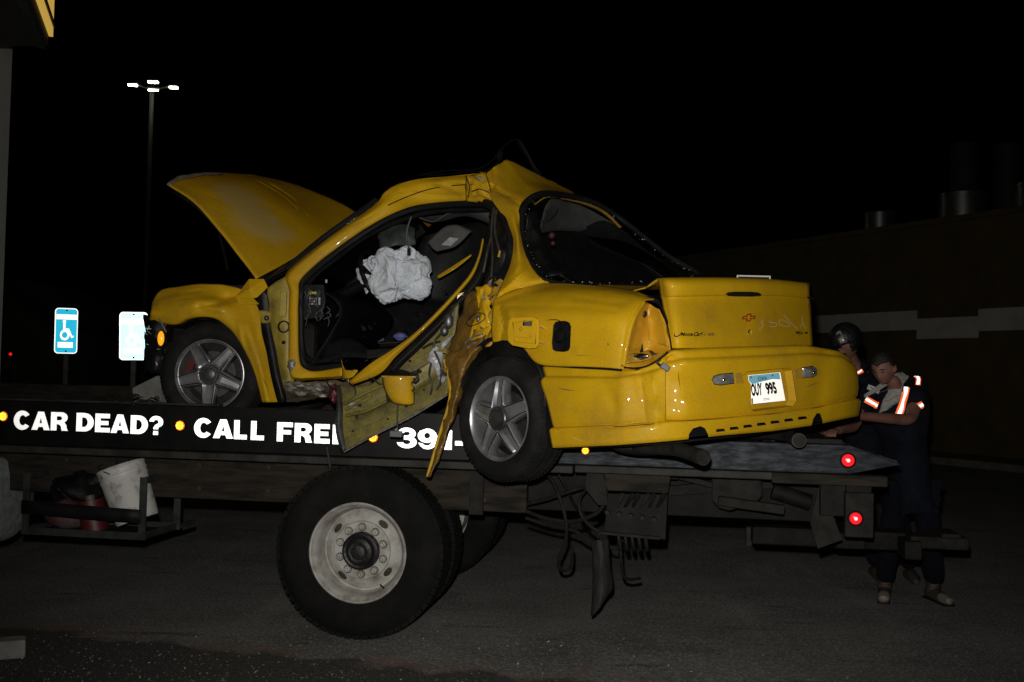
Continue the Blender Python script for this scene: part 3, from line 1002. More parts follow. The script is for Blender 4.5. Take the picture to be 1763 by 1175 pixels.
# dual wheels
def truck_wheel(v0, out, detail):
    """v0: outer face, out: -1 faces the camera side"""
    sgn = 1 if out < 0 else -1
    w = bpy.data.objects.new('rear_wheel', None)
    link(w, truck)
    Mx = Matrix.Translation((0, v0, .52)) @ Matrix.Rotation(R(90 * sgn), 4, 'Z')    # local x runs inward
    prof = [(.300, .012), (.305, .002), (.335, -.004), (.40, -.012), (.455, -.006), (.49, .010), (.512, .030), (.522, .05), (.524, .13), (.522, .215), (.508, .24), (.45, .27), (.32, .262), (.30, .25)]
    ty = MB().lathe(prof, 96, Mx).build('tyre', 'truck_tyre', w, smooth=True, local=True)
    # tread blocks
    mb = MB()
    for k in range(60):
        a = 2 * math.pi * k / 60
        for (x0, x1, da, h) in ((.016, .064, 0, .002), (.072, .128, .03, .002), (.134, .186, .06, .002), (.194, .244, .09, .002)):
            aa = a + da
            vs = []
            for (xx, rr, dd) in ((x0, .500 if x0 < .05 or x1 > .24 else .518, -.046), (x1, .518, -.042), (x1, .518, .042), (x0, .500 if x0 < .05 else .518, .046)):
                vs.append(Mx @ V((xx, math.cos(aa + dd) * rr, math.sin(aa + dd) * rr)))
            for (xx, rr, dd) in ((x0, .524 + h * (.3 if x0 < .05 else 1), -.042), (x1, .524 + h, -.04), (x1, .524 + h, .04), (x0, .524 + h * (.3 if x0 < .05 else 1), .042)):
                vs.append(Mx @ V((xx, math.cos(aa + dd) * rr, math.sin(aa + dd) * rr)))
            mb.add(vs, [(0, 1, 5, 4), (1, 2, 6, 5), (2, 3, 7, 6), (3, 0, 4, 7), (4, 5, 6, 7)])
    t = mb.build('tread', 'truck_tyre', w, local=True)
    t['kind'] = 'stuff'
    if not detail:
        MB().lathe([(.31, .03), (.27, .05), (.26, .2), (.02, .2)], 48, Mx).build('rim', 'wheel_white', w, smooth=True, local=True)
        return w
    rim = MB().lathe([(.292, .03), (.303, .006), (.303, -.012), (.297, -.018), (.289, -.012), (.283, .004), (.274, .012), (.266, .030), (.260, .060), (.256, .108), (.248, .128),
                      (.240, .132), (.228, .118), (.180, .096), (.176, .084), (.170, .080), (.15, .080), (.115, .080), (.113, .10)], 96, Mx)
    rm = rim.build('rim', 'wheel_white', w, smooth=True, local=True, sharp=28)
    MB().lathe([(.113, .085), (.112, .042), (.098, .034), (.088, .038), (.080, .018), (.060, .008), (.046, .010), (.043, -.002), (.028, -.006), (.001, -.007)], 40, Mx).build('hub', 'hub_black', w, smooth=True, local=True, sharp=25)
    for k in range(10):
        a = 2 * math.pi * (k + .5) / 10
        c = V((.081, math.cos(a) * .143, math.sin(a) * .143))
        nut = MB().lathe([(.026, .003), (.026, -.003), (.021, -.004)], 16, Mx @ Matrix.Translation(c)).build('lug_nut', 'hand_hole', w, local=True)
        mb = MB()
        mb.lathe([(.0195, -.003), (.0185, -.022), (.011, -.025), (.010, -.040), (.001, -.042)], 6, Mx @ Matrix.Translation(c))
        mb.build('stud', 'wheel_white', nut, local=True)
    for k in range(4):
        a = R(38 + 90 * k)
        mb = MB()
        vs = []
        for j in range(24):
            t_ = 2 * math.pi * j / 24
            rr = .205 + math.cos(t_) * .018
            aa = a + math.sin(t_) * .165
            xx = .096 + (rr - .180) / (.228 - .180) * .022 - .004
            vs.append(Mx @ V((xx, math.cos(aa) * rr, math.sin(aa) * rr)))
        mb.add(vs, [tuple(range(24))])
        mb.build('hand_hole', 'hand_hole', rm, local=True)
    mb = MB(); mb.tube([Mx @ V((.02, -.265 * math.cos(.9), -.265 * math.sin(.9))), Mx @ V((.0, -.235 * math.cos(.9), -.235 * math.sin(.9)))], .005, 6)
    mb.build('valve_stem', 'rubber', w, local=True)
    return w
truck_wheel(.0, -1, True)
truck_wheel(.34, -1, False)
truck_wheel(2.48, 1, False)
truck_wheel(2.14, 1, False)
# lettering on the side board
zb_, zt_ = (T(24, 738, 0).z + T(270, 748.5, 0).z) / 2, (T(24, 706, 0).z + T(270, 717, 0).z) / 2
uA = T(150, 740, 0).x
def letter(ch, x0, x1):
    a, b = T(x0, 740, -.004).x, T(x1, 740, -.004).x
    mb = MB()
    for g in (('?', '.') if ch == '?' else (ch,)):
        glyph(mb, g, lambda x, y: (a + (b - a) * x, -.004, zb_ + (zt_ - zb_) * y - max(0, a - uA) * .0155))
    mb.build('letter', 'retro_white', truck, local=True, fix=False)['label'] = 'white reflective letter ' + ch
for w_ in (('C', 23, 52.5), ('A', 54, 85.5), ('R', 87, 117), ('D', 131, 161), ('E', 163.5, 189), ('A', 190.5, 222), ('D', 224.5, 254.5), ('?', 256.5, 280.5),
           ('C', 334, 366), ('A', 367, 401.5), ('L', 403, 429), ('L', 432, 458.5), ('F', 477, 504), ('R', 507.5, 538), ('E', 541.5, 568), ('E', 573, 600), ('L', 602, 622),
           ('3', 684.5, 718), ('9', 719.5, 754), ('1', 757, 778.5), ('-', 784, 802)):
    letter(*w_)
# marker lamps
def amber(px, py, v=-.004, r=.030):
    c = T(px, py, v)
    ho = MB().cyl(c + V((0, .003, 0)), c + V((0, -.008, 0)), r * 1.18, r * 1.1, 24).build('marker_lamp', 'black_plastic', truck, local=True, smooth=True)
    MB().cyl(c + V((0, -.0085, 0)), c + V((0, -.013, 0)), r, r * .85, 24).build('lens', 'amber_rim', ho, local=True, smooth=True)
    mb = MB()
    for k in range(8):
        a = 2 * math.pi * k / 8
        mb.ico(c + V((math.cos(a) * r * .62, -.0135, math.sin(a) * r * .62)), r * .24, 1)
    mb.ico(c + V((0, -.0135, 0)), r * .27, 1)
    mb.build('led', 'amber_core', ho, local=True)
amber(7, 717); amber(311, 733); amber(643, 753); amber(1008, 776, -.016, .022)
def redlamp(px, py, v, r, parent=truck):
    c = T(px, py, v)
    ho = MB().lathe([(r * 1.45, .004), (r * 1.42, -.006), (r * 1.15, -.011), (r * 1.1, -.004)], 28, Matrix.Translation(c) @ Matrix.Rotation(R(90), 4, 'Z')).build('tail_lamp', 'rubber', parent, local=True, smooth=True)
    MB().lathe([(r * 1.12, -.001), (r * 1.02, -.008), (r * .75, -.014), (r * .32, -.016)], 28, Matrix.Translation(c) @ Matrix.Rotation(R(90), 4, 'Z')).build('lens', 'red_lens', ho, local=True, smooth=True)
    MB().ico(c + V((0, -.013, 0)), r * .34, 2, (1, .5, 1)).build('bulb', 'red_core', ho, local=True, smooth=True)
redlamp(1460, 793, -.016, .031)
# lamp bracket on the tail
b0, b1 = T(1455, 925, .02), T(1505, 850, .02)
br = tb('lamp_bracket', 'under_grey', (b0.x, .02, b0.z), (b1.x, .09, b1.z))
redlamp(1473, 893, .016, .030, br)
mb = MB(); mb.box((b0.x + .01, .05, b1.z), (b1.x - .02, .09, 1.03)); mb.box((T(1413, 850, .1).x, .10, .85), (T(1500, 850, .1).x, .16, 1.03))
mb.build('bracket_post', 'frame_black', truck, local=True)
mb = MB(); mb.prism([T(1412, 830, .2), T(1450, 930, .2), T(1408, 945, .2), T(1395, 900, .2)], (0, .012, 0))
mb.build('mud_guard', 'under_grey', truck, local=True)
tb('bumper_bar', 'frame_black', (T(1440, 900, .9).x, .9, .54), (T(1490, 900, .9).x, 2.4, .64))
# wheel lift folded behind the bed
mb = MB()
u1 = T(1560, 905, 1.2).x
mb.box((u1 - 1.0, 1.17, .50), (u1 + .05, 1.33, .62)); mb.box((u1 - .06, .95, .48), (u1 + .05, 1.55, .60))
mb.build('wheel_lift', 'frame_black', truck, local=True, bevel=.01)
mb = MB()
a0 = T(1600, 925, 1.2)
mb.box((a0.x - .16, 1.0, a0.z - .05), (a0.x + .20, 1.2, a0.z + .03)); mb.box((a0.x + .02, .95, a0.z + .03), (a0.x + .14, 1.22, a0.z + .06))
mb.build('lift_arm', 'under_grey', truck, local=True, bevel=.012)
# fuel tank
c = T(12, 858, .35)
Mx = Matrix.Translation((c.x + .02, .35, c.z))
mb = MB(); mb.lathe([(.001, .035), (.16, .03), (.255, .012), (.282, -.02), (.290, -.05), (.290, -1.6), (.28, -1.64), (.001, -1.66)], 64, Mx)
mb.build('fuel_tank', 'tank_alu', truck, smooth=True, local=True, sharp=0)
mb = MB()
for du in (-.35, -1.2): mb.lathe([(.294, du), (.297, du), (.297, du - .06), (.294, du - .06)], 64, Mx)
mb.build('tank_strap', 'galv', truck, smooth=True, local=True)
# side basket
v0, v1 = .06, .52
x0, x1 = T(44, 900, v0).x, T(245, 900, v0).x
zb, zt = T(245, 930, v0).z, T(245, 822, v0).z
mb = MB()
e = .024
for v in (v0, v1):
    for u in (x0, x1):
        mb.box((u - e, v - .004, zb), (u + e, v + .004, zt)); 
    mb.box((x0 - e, v - .007, zb - .001), (x1 + e, v - .003, zb + .045))
for u in (x0, x1):
    mb.box((u - .003, v0, zb), (u + .003, v1, zb + .045)); mb.box((u - .003, v0, zt - .04), (u + .003, v1 + .35, zt))
for u in (x0 + .18, x0 + .38, x0 + .58):
    mb.box((u, v0, zb - .004), (u + .05, v1, zb + .004))
mb.box((x1 - .01, v1, zb), (x1 + .01, v1 + .25, zb + .03))
bk = mb.build('basket', 'galv', truck, local=True)
mb = MB(); mb.box((x0 + .01, v0 + .01, zb + .004), (x1 - .01, v1 - .01, zb + .010))
mb.build('basket_floor', 'under_grey', truck, local=True)
mb = MB(); mb.box((x0 - .02, v1 + .01, zb), (x1 - .25, v1 + .02, zt + .03))
mb.build('basket_back', 'under_grey', truck, local=True)
zs0, zs1 = T(45, 872, v0).z, T(240, 889, v0).z
rows = []
for k in range(9):
    t_ = k / 8
    u = x0 - .02 + (x1 - x0 + .02) * t_
    z = zs0 + (zs1 - zs0) * t_ - .0
    rows.append([V((u, v0 - .02 - .012 * math.sin(math.pi * t_), z - .043)), V((u, v0 - .022 - .012 * math.sin(math.pi * t_), z)), V((u, v0 - .02 - .012 * math.sin(math.pi * t_), z + .043))])
MB().grid(rows).build('rubber_strap', 'rubber', truck, smooth=True, local=True, thick=.004)
BASK = (x0, x1, zb, zt, v0, v1)
# valve box with levers behind the wheel, hoses, mud flap
q0, q1 = T(1038, 940, .12), T(1150, 822, .12)
mb = MB(); mb.prism([T(1046, 850, .12), T(1150, 852, .12), T(1146, 930, .12), T(1040, 915, .12)], (0, .03, 0))
vb = mb.build('valve_panel', 'frame_black', truck, local=True, bevel=.004)
mb = MB(); mb.prism([T(1036, 815, .10), T(1155, 818, .10), T(1150, 850, .10), T(1046, 845, .10)], (0, .20, 0))
mb.build('valve_hood', 'sill_brown', truck, local=True, bevel=.004)
mb = MB(); mb.prism([T(1010, 815, .10), T(1042, 815, .10), T(1046, 870, .10), T(1030, 870, .10), T(1008, 842, .10)], (0, .012, 0))
mb.build('hanger_plate', 'under_grey', truck, local=True)
for k in range(6):
    a, b = T(1062 + k * 14, 872, .10), T(1072 + k * 13.5 + (k % 2) * 4, 852, .02)
    mb = MB().tube([a, (a + b) / 2 + V((0, -.01, .0)), b], [.010, .012, .014], 8)
    mb.build('lever', 'under_grey' if k % 3 else 'flange', vb, local=True, smooth=True)
for k in range(5):
    c = T(1046 + k * 20, 882 + k * 3, .115)
    MB().cyl(c, c + V((0, -.03, 0)), .016, .013, 12).build('knob', 'rubber', vb, local=True, smooth=True)
    c = T(1066 + k * 11.5, 922, .14)
    MB().tube([c, c + V((0, 0, -.05)), c + V((.01, .01, -.09))], [.014, .016, .012], 8).build('hose_fitting', 'rubber', vb, local=True, smooth=True)
mb = MB(); mb.beam(T(1032, 917, .09), T(1136, 927, .09), .03, .015)
mb.build('valve_shelf', 'under_grey', truck, local=True)
def hose(pts, r, m='hose'):
    MB().tube(spline([T(*p) for p in pts], 8), r, 8).build('hydraulic_hose', m, truck, local=True, smooth=True)
hose([(940, 815, .3), (955, 835, .25), (972, 885, .22), (975, 925, .25), (962, 965, .3), (968, 982, .35), (984, 975, .4), (985, 940, .5)], .011)
hose([(905, 868, .35), (940, 860, .3), (985, 845, .25), (1010, 840, .3), (1030, 850, .35)], .012)
hose([(905, 880, .35), (940, 893, .3), (985, 898, .25), (1025, 885, .2), (1045, 862, .18)], .013)
hose([(905, 892, .4), (945, 905, .35), (990, 915, .3), (1020, 935, .25)], .010)
hose([(1010, 842, .3), (998, 860, .22), (1000, 885, .2), (1015, 905, .2), (1030, 915, .2)], .010)
hose([(960, 815, .4), (975, 840, .4), (990, 870, .45), (1010, 890, .5)], .009, 'rubber')
hose([(1068, 935, .2), (1070, 970, .2), (1074, 992, .22), (1085, 998, .25), (1102, 996, .3)], .010, 'rubber')
hose([(1042, 935, .2), (1060, 945, .2), (1072, 930, .2)], .008)
g = surf([[T(1020, 930, .14), T(1033, 928, .10), T(1046, 930, .16)], [T(1022, 975, .15), T(1036, 975, .09), T(1050, 975, .18)],
          [T(1021, 1020, .15), T(1036, 1020, .09), T(1056, 1008, .2)], [T(1018, 1061, .14), T(1028, 1050, .1), T(1040, 1030, .2)]], 5, .012, 9)
MB().grid(g).build('mud_flap', 'flap', truck, smooth=True, local=True, thick=.012)
# hanging linkage under the tail
mb = MB(); mb.prism([T(1226, 818, .35), T(1312, 818, .35), T(1312, 855, .35), T(1300, 868, .35), T(1256, 880, .35), T(1238, 875, .35), T(1226, 862, .35)], (0, .05, 0))
mb.beam(T(1236, 862, .30), T(1350, 878, .30), .06, .055)
mb.build('pivot_bracket', 'under_grey', truck, local=True, bevel=.006)
mb = MB().cyl(T(1330, 845, .6), T(1395, 865, .6), .05, .05, 16)
mb.build('ram_cylinder', 'frame_black', truck, smooth=True, local=True)
mb = MB(); mb.beam(T(1160, 818, .5), T(1226, 835, .5), .06, .03); mb.beam(T(1150, 845, .7), T(1350, 830, .7), .05, .06)
mb.build('link_arm', 'under_grey', truck, local=True)
# chain on the deck
mb = MB()
for k in range(26):
    c = T(165 + k * 4.2, 684 + 3 * math.sin(k * .7) + (5 if k > 18 else 0), .045 + .0 * k)
    d = V((1, 0, .3 * math.sin(k))) if k % 2 else V((1, .3, 0))
    ax = V((0, 0, 1)) if k % 2 else V((0, 1, 0))
    pts = [c + d.normalized() * (.018 * math.cos(R(a))) + ax * (.010 * math.sin(R(a))) for a in range(0, 360, 45)]
    mb.tube(pts, .004, 5, closed=True)
cobj = mb.build('tie_down_chain', 'frame_black', truck, local=True)
# things kept in the basket
def to_w(u, v, z): return ORIGIN['tow_truck'] @ V((u, v, z))
x0, x1, zb, zt, v0, v1 = BASK
bc = to_w(x1 - .14, .26, zb + .060)
t = thing('bucket', 'scuffed white plastic bucket leaning in the side basket', 'bucket', bc)
Mx = Matrix.Translation(bc + V((.0, 0, .03))) @ Matrix.Rotation(R(-9), 4, 'Z') @ Matrix.Rotation(R(-21), 4, 'Y') @ Matrix.Rotation(R(-90), 4, 'Y')
MB().lathe([(.001, .0), (.132, 0), (.136, .01), (.150, .28), (.154, .285), (.154, .295), (.151, .297), (.152, .315), (.157, .318), (.157, .328), (.153, .33), (.154, .36), (.158, .365), (.155, .372), (.147, .37), (.130, .02), (.001, .02)], 48, Mx).build('pail', 'white_plastic', t, smooth=True)
MB().tube([Mx @ V((.33 + .0 * k, .157 * math.cos(R(a)), .157 * math.sin(R(a)))) + V((0, 0, .10 * math.sin(R(a)))) for k, a in enumerate(range(0, 181, 15))], .004, 6).build('handle', 'galv', t, smooth=True)
jc = to_w(x0 + .13, .26, zb + .012)
t = thing('fluid_jug', 'red and white plastic jug lying behind the strap of the basket', 'jug', jc)
MB().ico(jc + V((.05, 0, .10)), .13, 3, (1.25, .8, .75), lambda p: .10 * noise.noise(p * 2)).build('jug_body', 'red_jug', t, smooth=True)
MB().cyl(jc + V((.20, 0, .13)), jc + V((.27, -.01, .15)), .03, .026, 14).build('cap', 'white_plastic', t, smooth=True)
jc = to_w(x0 + .38, .24, zb + .012)
t = thing('red_can', 'dull red can standing beside the bucket in the basket', 'can', jc)
MB().cyl(jc, jc + V((-.04, 0, .20)), .085, .085, 24).build('can_body', 'red', t, smooth=True)
MB().cyl(jc + V((-.04, 0, .2)), jc + V((-.046, 0, .23)), .03, .03, 12).build('cap', 'grey_jug', t, smooth=True)
jc = to_w(x0 + .24, .34, zb + .20)
t = thing('tool_bag', 'crumpled black bag piled on top of the basket contents', 'bag', jc)
MB().ico(jc + V((0, 0, .06)), .17, 4, (1.25, .7, .75), lambda p: .35 * noise.noise(p * 1.8) + .15 * noise.noise(p * 5)).build('bag_body', 'leather', t, smooth=True)
MB().tube(spline([jc + V((-.14, -.10, .08)), jc + V((-.03, -.13, .00)), jc + V((.09, -.12, -.05))], 6), .012, 6, flat=.4).build('strap', 'galv', t, smooth=True)
# pale wedge behind the front wheel, resting on the deck
w0 = to_w(T(225, 668, .9).x, .9, DECK + .012)
ch = [P(228, 668, 7.7), P(228, 668, 7.7), P(277, 672, 7.6), P(277, 644, 7.6)]
ch[1].z = ch[2].z = DECK + .013
mb = MB(); mb.prism(ch, V((.08, .35, 0)))
tag(mb.build('wheel_chock', 'block_conc', bevel=.004), 'pale grey wedge on the deck behind the front wheel', 'wheel chock')

# ================================================================ THE WRECKED CAR
cb = FR.at(.9, .8, DECK + .012)
car = thing('wrecked_car', 'crushed yellow coupe bent round its driver side on the flatbed', 'car', cb)
def fb(px, py, b): return FR.B(px, py, b)
def rb(px, py, b): return RR.B(px, py, b)
def ra(px, py, a): return RR.A(px, py, a)

# ---- wheels
def car_wheel(center, axis_in, spin, name, disc_red=True):
    w = bpy.data.objects.new(name, None)
    link(w, car)
    ax = V(axis_in).normalized()
    zz = V((0, 0, 1)); zz = (zz - ax * zz.dot(ax)).normalized()
    yy = zz.cross(ax)
    Mx = Matrix.Identity(4)
    for i in range(3):
        Mx[i][0], Mx[i][1], Mx[i][2], Mx[i][3] = ax[i], yy[i], zz[i], center[i]
    Mx = Mx @ Matrix.Rotation(R(spin), 4, 'X')
    prof = [(.222, .02), (.226, .006), (.236, .0), (.262, -.010), (.292, -.010), (.312, .002), (.326, .018), (.334, .036), (.3345, .05), (.331, .052), (.331, .058), (.3365, .060), (.337, .085), (.3335, .087), (.3335, .096),
            (.337, .098), (.337, .135), (.3335, .137), (.3335, .146), (.337, .148), (.335, .18), (.325, .205), (.30, .222), (.24, .222), (.222, .205)]
    ty = MB().lathe(prof, 96, Mx).build('tyre', 'tyre', w, smooth=True, sharp=35)
    mb = MB()                                           # shoulder sipes
    for k in range(72):
        a = 2 * math.pi * k / 72
        for x0, x1, r0, r1 in ((.010, .046, .322, .3375), (.182, .206, .337, .324)):
            pts = []
            for dd in (-.022, .022):
                pts += [Mx @ V((x0, math.cos(a + dd) * r0, math.sin(a + dd) * r0)), Mx @ V((x1, math.cos(a + dd + .02) * r1, math.sin(a + dd + .02) * r1))]
            q = [p for p in pts]
            lift = Mx.to_3x3() @ V((0, math.cos(a), math.sin(a))) * .003
            mb.add([q[0] + lift, q[1] + lift, q[3] + lift, q[2] + lift, q[0] - lift, q[1] - lift, q[3] - lift, q[2] - lift], [(0, 1, 2, 3), (0, 4, 5, 1), (1, 5, 6, 2), (2, 6, 7, 3), (3, 7, 4, 0)])
    mb.build('tread', 'tyre', w)['kind'] = 'stuff'
    rim = MB().lathe([(.222, .03), (.228, .010), (.227, .002), (.222, .0), (.216, .006), (.211, .016), (.207, .018), (.203, .035), (.200, .09), (.198, .18), (.21, .2)], 96, Mx).build('rim', 'alloy', w, smooth=True, sharp=30)
    for k in range(5):                                  # five spokes, each a channel between two bright ridges
        a = 2 * math.pi * k / 5 + math.pi / 2
        def q(r, t, x): return Mx @ V((x, math.cos(a) * r - math.sin(a) * t, math.sin(a) * r + math.cos(a) * t))
        secs = []
        for (r, wd, x, dp) in ((.050, .046, -.002, .006), (.085, .046, .000, .010), (.15, .038, .006, .012), (.195, .034, .014, .010), (.215, .036, .022, .006)):
            secs.append([q(r, -wd - .012, x + .045), q(r, -wd, x + .004), q(r, -wd + .010, x - .001), q(r, -wd * .38, x + dp), q(r, wd * .38, x + dp), q(r, wd - .010, x - .001), q(r, wd, x + .004), q(r, wd + .012, x + .045)])
        MB().grid(secs).build('spoke', 'alloy', w, smooth=True, sharp=18, thick=.003)
        mb = MB()
        for sg in (-1, 1):
            mb.tube([q(.06, sg * .041, -.004), q(.15, sg * .033, .0015), q(.205, sg * .030, .012)], [.0042, .0034, .003], 6)
        mb.build('spoke_ridge', 'chrome', w, smooth=True)
    MB().lathe([(.066, .03), (.066, -.004), (.060, -.010), (.047, -.011), (.045, -.006), (.042, -.006), (.040, -.016), (.026, -.021), (.001, -.022)], 40, Mx).build('centre_cap', 'alloy_dark', w, smooth=True, sharp=25)
    mb = MB()
    for k in range(5):
        a = 2 * math.pi * (k + .5) / 5 + math.pi / 2
        mb.lathe([(.011, .01), (.011, -.008), (.008, -.011), (.001, -.011)], 6, Mx @ Matrix.Translation((0, math.cos(a) * .056, math.sin(a) * .056)))
    mb.build('wheel_nuts', 'disc', w)['kind'] = 'stuff'
    MB().lathe([(.15, .085), (.15, .075), (.06, .075), (.06, .05), (.001, .05)], 48, Mx).build('brake_disc', 'disc', w, smooth=True, sharp=30)
    if disc_red:
        mb = MB()
        for k in range(7):
            a0 = R(-14 + k * 8) - R(spin)
            mb.beam(Mx @ V((.065, math.cos(a0) * .150, math.sin(a0) * .150)), Mx @ V((.065, math.cos(a0 + .14) * .150, math.sin(a0 + .14) * .150)), .05, .055, ax)
        mb.build('brake_caliper', 'red', w)
    MB().lathe([(.21, .2), (.21, .12), (.04, .11)], 32, Mx).build('inner_barrel', 'black_plastic', w, smooth=True)
    return w
fwc = fb(360, 645, .0)
car_wheel(fwc, (V((.05, 1, .02))), 184, 'front_wheel')
rwc = rb(857, 721, .0)
car_wheel(rwc, (V((s46, c46, -.02))), -4, 'rear_wheel', False)
car_wheel(FR.at(.05, 1.62, DECK + .36), (V((-s8, -c8, 0))), 10, 'front_wheel')
car_wheel(RR.at(.0, 1.80, DECK + .36), (V((-s46, -c46, 0))), 20, 'rear_wheel')

# ---- front fender round the wheel arch
inn = [(258, 551), (300, 559), (322, 549), (350, 545), (375, 551), (398, 568), (415, 592), (432, 625), (445, 660), (452, 692)]
out = [(262, 522), (277, 500), (308, 494), (345, 490), (390, 491), (424, 503), (444, 530), (452, 580), (465, 640), (478, 692)]
binn = [.10, .03, .0, -.01, -.01, .0, .0, .0, .01, .02]
bout = [.14, .16, .16, .15, .14, .10, .06, .03, .03, .04]
r0 = [fb(p[0], p[1], b) for p, b in zip(out, bout)]
r4 = [fb(p[0], p[1], b) for p, b in zip(inn, binn)]
def lerp2(a, b, t): return (a[0] + (b[0] - a[0]) * t, a[1] + (b[1] - a[1]) * t)
mid = []
for t, bo in ((.3, -.012), (.6, -.035), (.85, -.02)):
    mid.append([fb(*lerp2(o, i, t), bi * t + bt * (1 - t) * (1 - t) * .8 + bo) for o, i, bi, bt in zip(out, inn, binn, bout)])
mid[0][4] += V((.0, .05, -.01)); mid[1][5] += V((0, .04, 0)); mid[0][5] += V((0, .03, 0))
rl = [p + FR.b * .05 for p in r4]
mid[0][6] += V((0, .03, 0)); mid[1][3] += V((0, -.02, .0)); mid[0][3] += V((0, .015, 0))
ff = patch('front_fender', [r0, *mid, r4, rl], 'paint', car, 9, .005, .006, 5, dents=[([(345, 528), (372, 524), (395, 512), (420, 508)], 12, .035), ([(405, 520), (412, 560), (418, 600)], 8, -.014), ([(275, 512), (300, 507), (345, 502)], 7, .010), ([(330, 540), (352, 530), (378, 534)], 9, -.015)])
# torn, folded flap of the fender against the pillar
q_ = [fb(406, 512, .0), fb(429, 481, .02), fb(454, 481, .05), fb(461, 495, .05), fb(443, 512, -.01), fb(436, 514, -.01), fb(430, 498, -.035), fb(446, 524, .02), fb(412, 524, .02)]
MB().add(q_, [(0, 1, 6), (1, 2, 6), (2, 3, 4, 6), (6, 4, 5), (0, 6, 5), (0, 5, 7, 8)]).build('fender_flap', 'paint', ff, thick=.003, bevel=.002)
# black arch liner
lin = []
for t in (0, .5, 1):
    lin.append([p + FR.b * (.02 + .33 * t) + V((0, 0, -.015)) for p in r4])
patch('arch_liner', lin, 'black_plastic', car, 4, .004, .006, 8)
MB().grid(surf([[fb(335, 556, .16), fb(360, 553, .14), fb(378, 560, .14)], [fb(340, 572, .1), fb(360, 570, .09), fb(376, 573, .1)]], 4)).build('liner_dust_patch', 'under_grey', car, smooth=True, thick=.003)
# dark gap between fender and hinge pillar
patch('liner_strip', [[fb(441, 503, .10), fb(450, 495, .09), fb(461, 502, .10)], [fb(444, 545, .12), fb(455, 545, .10), fb(468, 545, .12)], [fb(452, 600, .13), fb(466, 600, .09), fb(480, 605, .13)],
                      [fb(464, 650, .12), fb(476, 650, .08), fb(488, 655, .12)], [fb(478, 694, .10), fb(486, 694, .08), fb(492, 692, .10)]], 'black_plastic', car, 4, .005, .005, 7)
MB().grid(surf([[fb(442, 535, .075), fb(453, 535, .06), fb(468, 537, .075)], [fb(446, 547, .06), fb(456, 549, .05), fb(467, 548, .07)], [fb(446, 556, .075), fb(456, 557, .06), fb(466, 555, .075)]], 3)).build('fender_bracket', 'jamb', car, smooth=True, thick=.004)
MB().ico(fb(459, 548, .045), .018, 2).build('bracket_bolt', 'disc', car, smooth=True)
# hinge pillar
hp = patch('hinge_pillar', [[fb(461, 497, .10), fb(478, 484, .10), fb(497, 474, .12)], [fb(462, 530, .12), fb(482, 520, .08), fb(502, 520, .10)], [fb(466, 570, .12), fb(486, 570, .075), fb(503, 570, .09)],
                     [fb(476, 610, .12), fb(490, 612, .07), fb(504, 612, .09)], [fb(482, 645, .12), fb(494, 648, .07), fb(506, 645, .09)], [fb(487, 668, .12), fb(494, 668, .08), fb(504, 662, .10)]], 'jamb', car, 5, .005, .006, 9)
MB().lathe([(.040, .0), (.040, -.012), (.032, -.014), (.030, .012), (.001, .02)], 24, Matrix.Translation(fb(489, 563, .075)) @ Matrix.Rotation(R(82), 4, 'Z')).build('grommet', 'rubber', hp, smooth=True)
MB().ico(fb(490, 590, .075), .020, 2, (1, .5, .8)).build('grommet', 'rubber', hp, smooth=True)
mb = MB(); mb.box(fb(483, 530, .07) + V((-.002, -.02, -.06)), fb(492, 508, .08) + V((.01, .0, .02)))
mb.build('upper_hinge', 'jamb', hp, bevel=.006)
MB().ico(fb(504, 628, .05), .045, 3, (.75, .5, 1), lambda p: .35 * noise.noise(p * 2.2)).build('lower_hinge', 'bare_metal', hp, smooth=True)
MB().tube(spline([fb(500, 575, .06), fb(502, 600, .05), fb(503, 620, .05)], 5), .006, 6).build('wire', 'wire', hp, smooth=True)

# ---- A pillar, roof rail and sill as one pressed frame
fr = [((590, 652), (590, 645), (590, 634), .06, 6.42), ((545, 654), (545, 648), (545, 640), .05, None), ((512, 655), (516, 649), (526, 637), .05, None), ((497, 640), (503, 636), (514, 622), .05, None), ((496, 560), (504, 560), (513, 560), .06, None), ((497, 505), (506, 505), (514, 508), .07, None),
      ((494, 470), (505, 472), (520, 477), .10, None), ((560, 414), (568, 420), (578, 428), .17, None), ((618, 373), (628, 379), (640, 386), .21, None), ((650, 349), (668, 354), (690, 361), .22, 6.66),
      ((666, 329), (702, 339), (730, 351), .25, 6.60), ((705, 312), (745, 325), (770, 347), .25, 6.55), ((765, 306), (793, 319), (805, 345), .25, 6.46), ((838, 299), (838, 318), (842, 346), .25, 6.33)]
ro, rm_, ri, ri2 = [], [], [], []
for (o_, m_, i_, b, y) in fr:
    def pt(q, db):
        return fb(q[0], q[1], b + db) if y is None else P(q[0], q[1], y + db)
    ro.append(pt(o_, .07)); rm_.append(pt(m_, -.015)); ri.append(pt(i_, .0)); ri2.append(pt(i_, .07))
q1_ = [(a * .45 + b * .55) + (b - a).cross(V((0, 0, 0))) - FR.b * .02 for a, b in zip(ro, rm_)]
bs = patch('body_side_frame', [ro, q1_, rm_, ri, ri2], 'paint', car, 9, .005, .004, 6, dents=[([(800, 303), (815, 320), (806, 347)], 9, .022), ([(750, 314), (790, 329), (836, 325)], 8, -.018), ([(690, 330), (740, 336), (790, 338)], 6, .014), ([(823, 300), (829, 345)], 6, -.02), ([(560, 419), (600, 392), (640, 372)], 4, .006)])
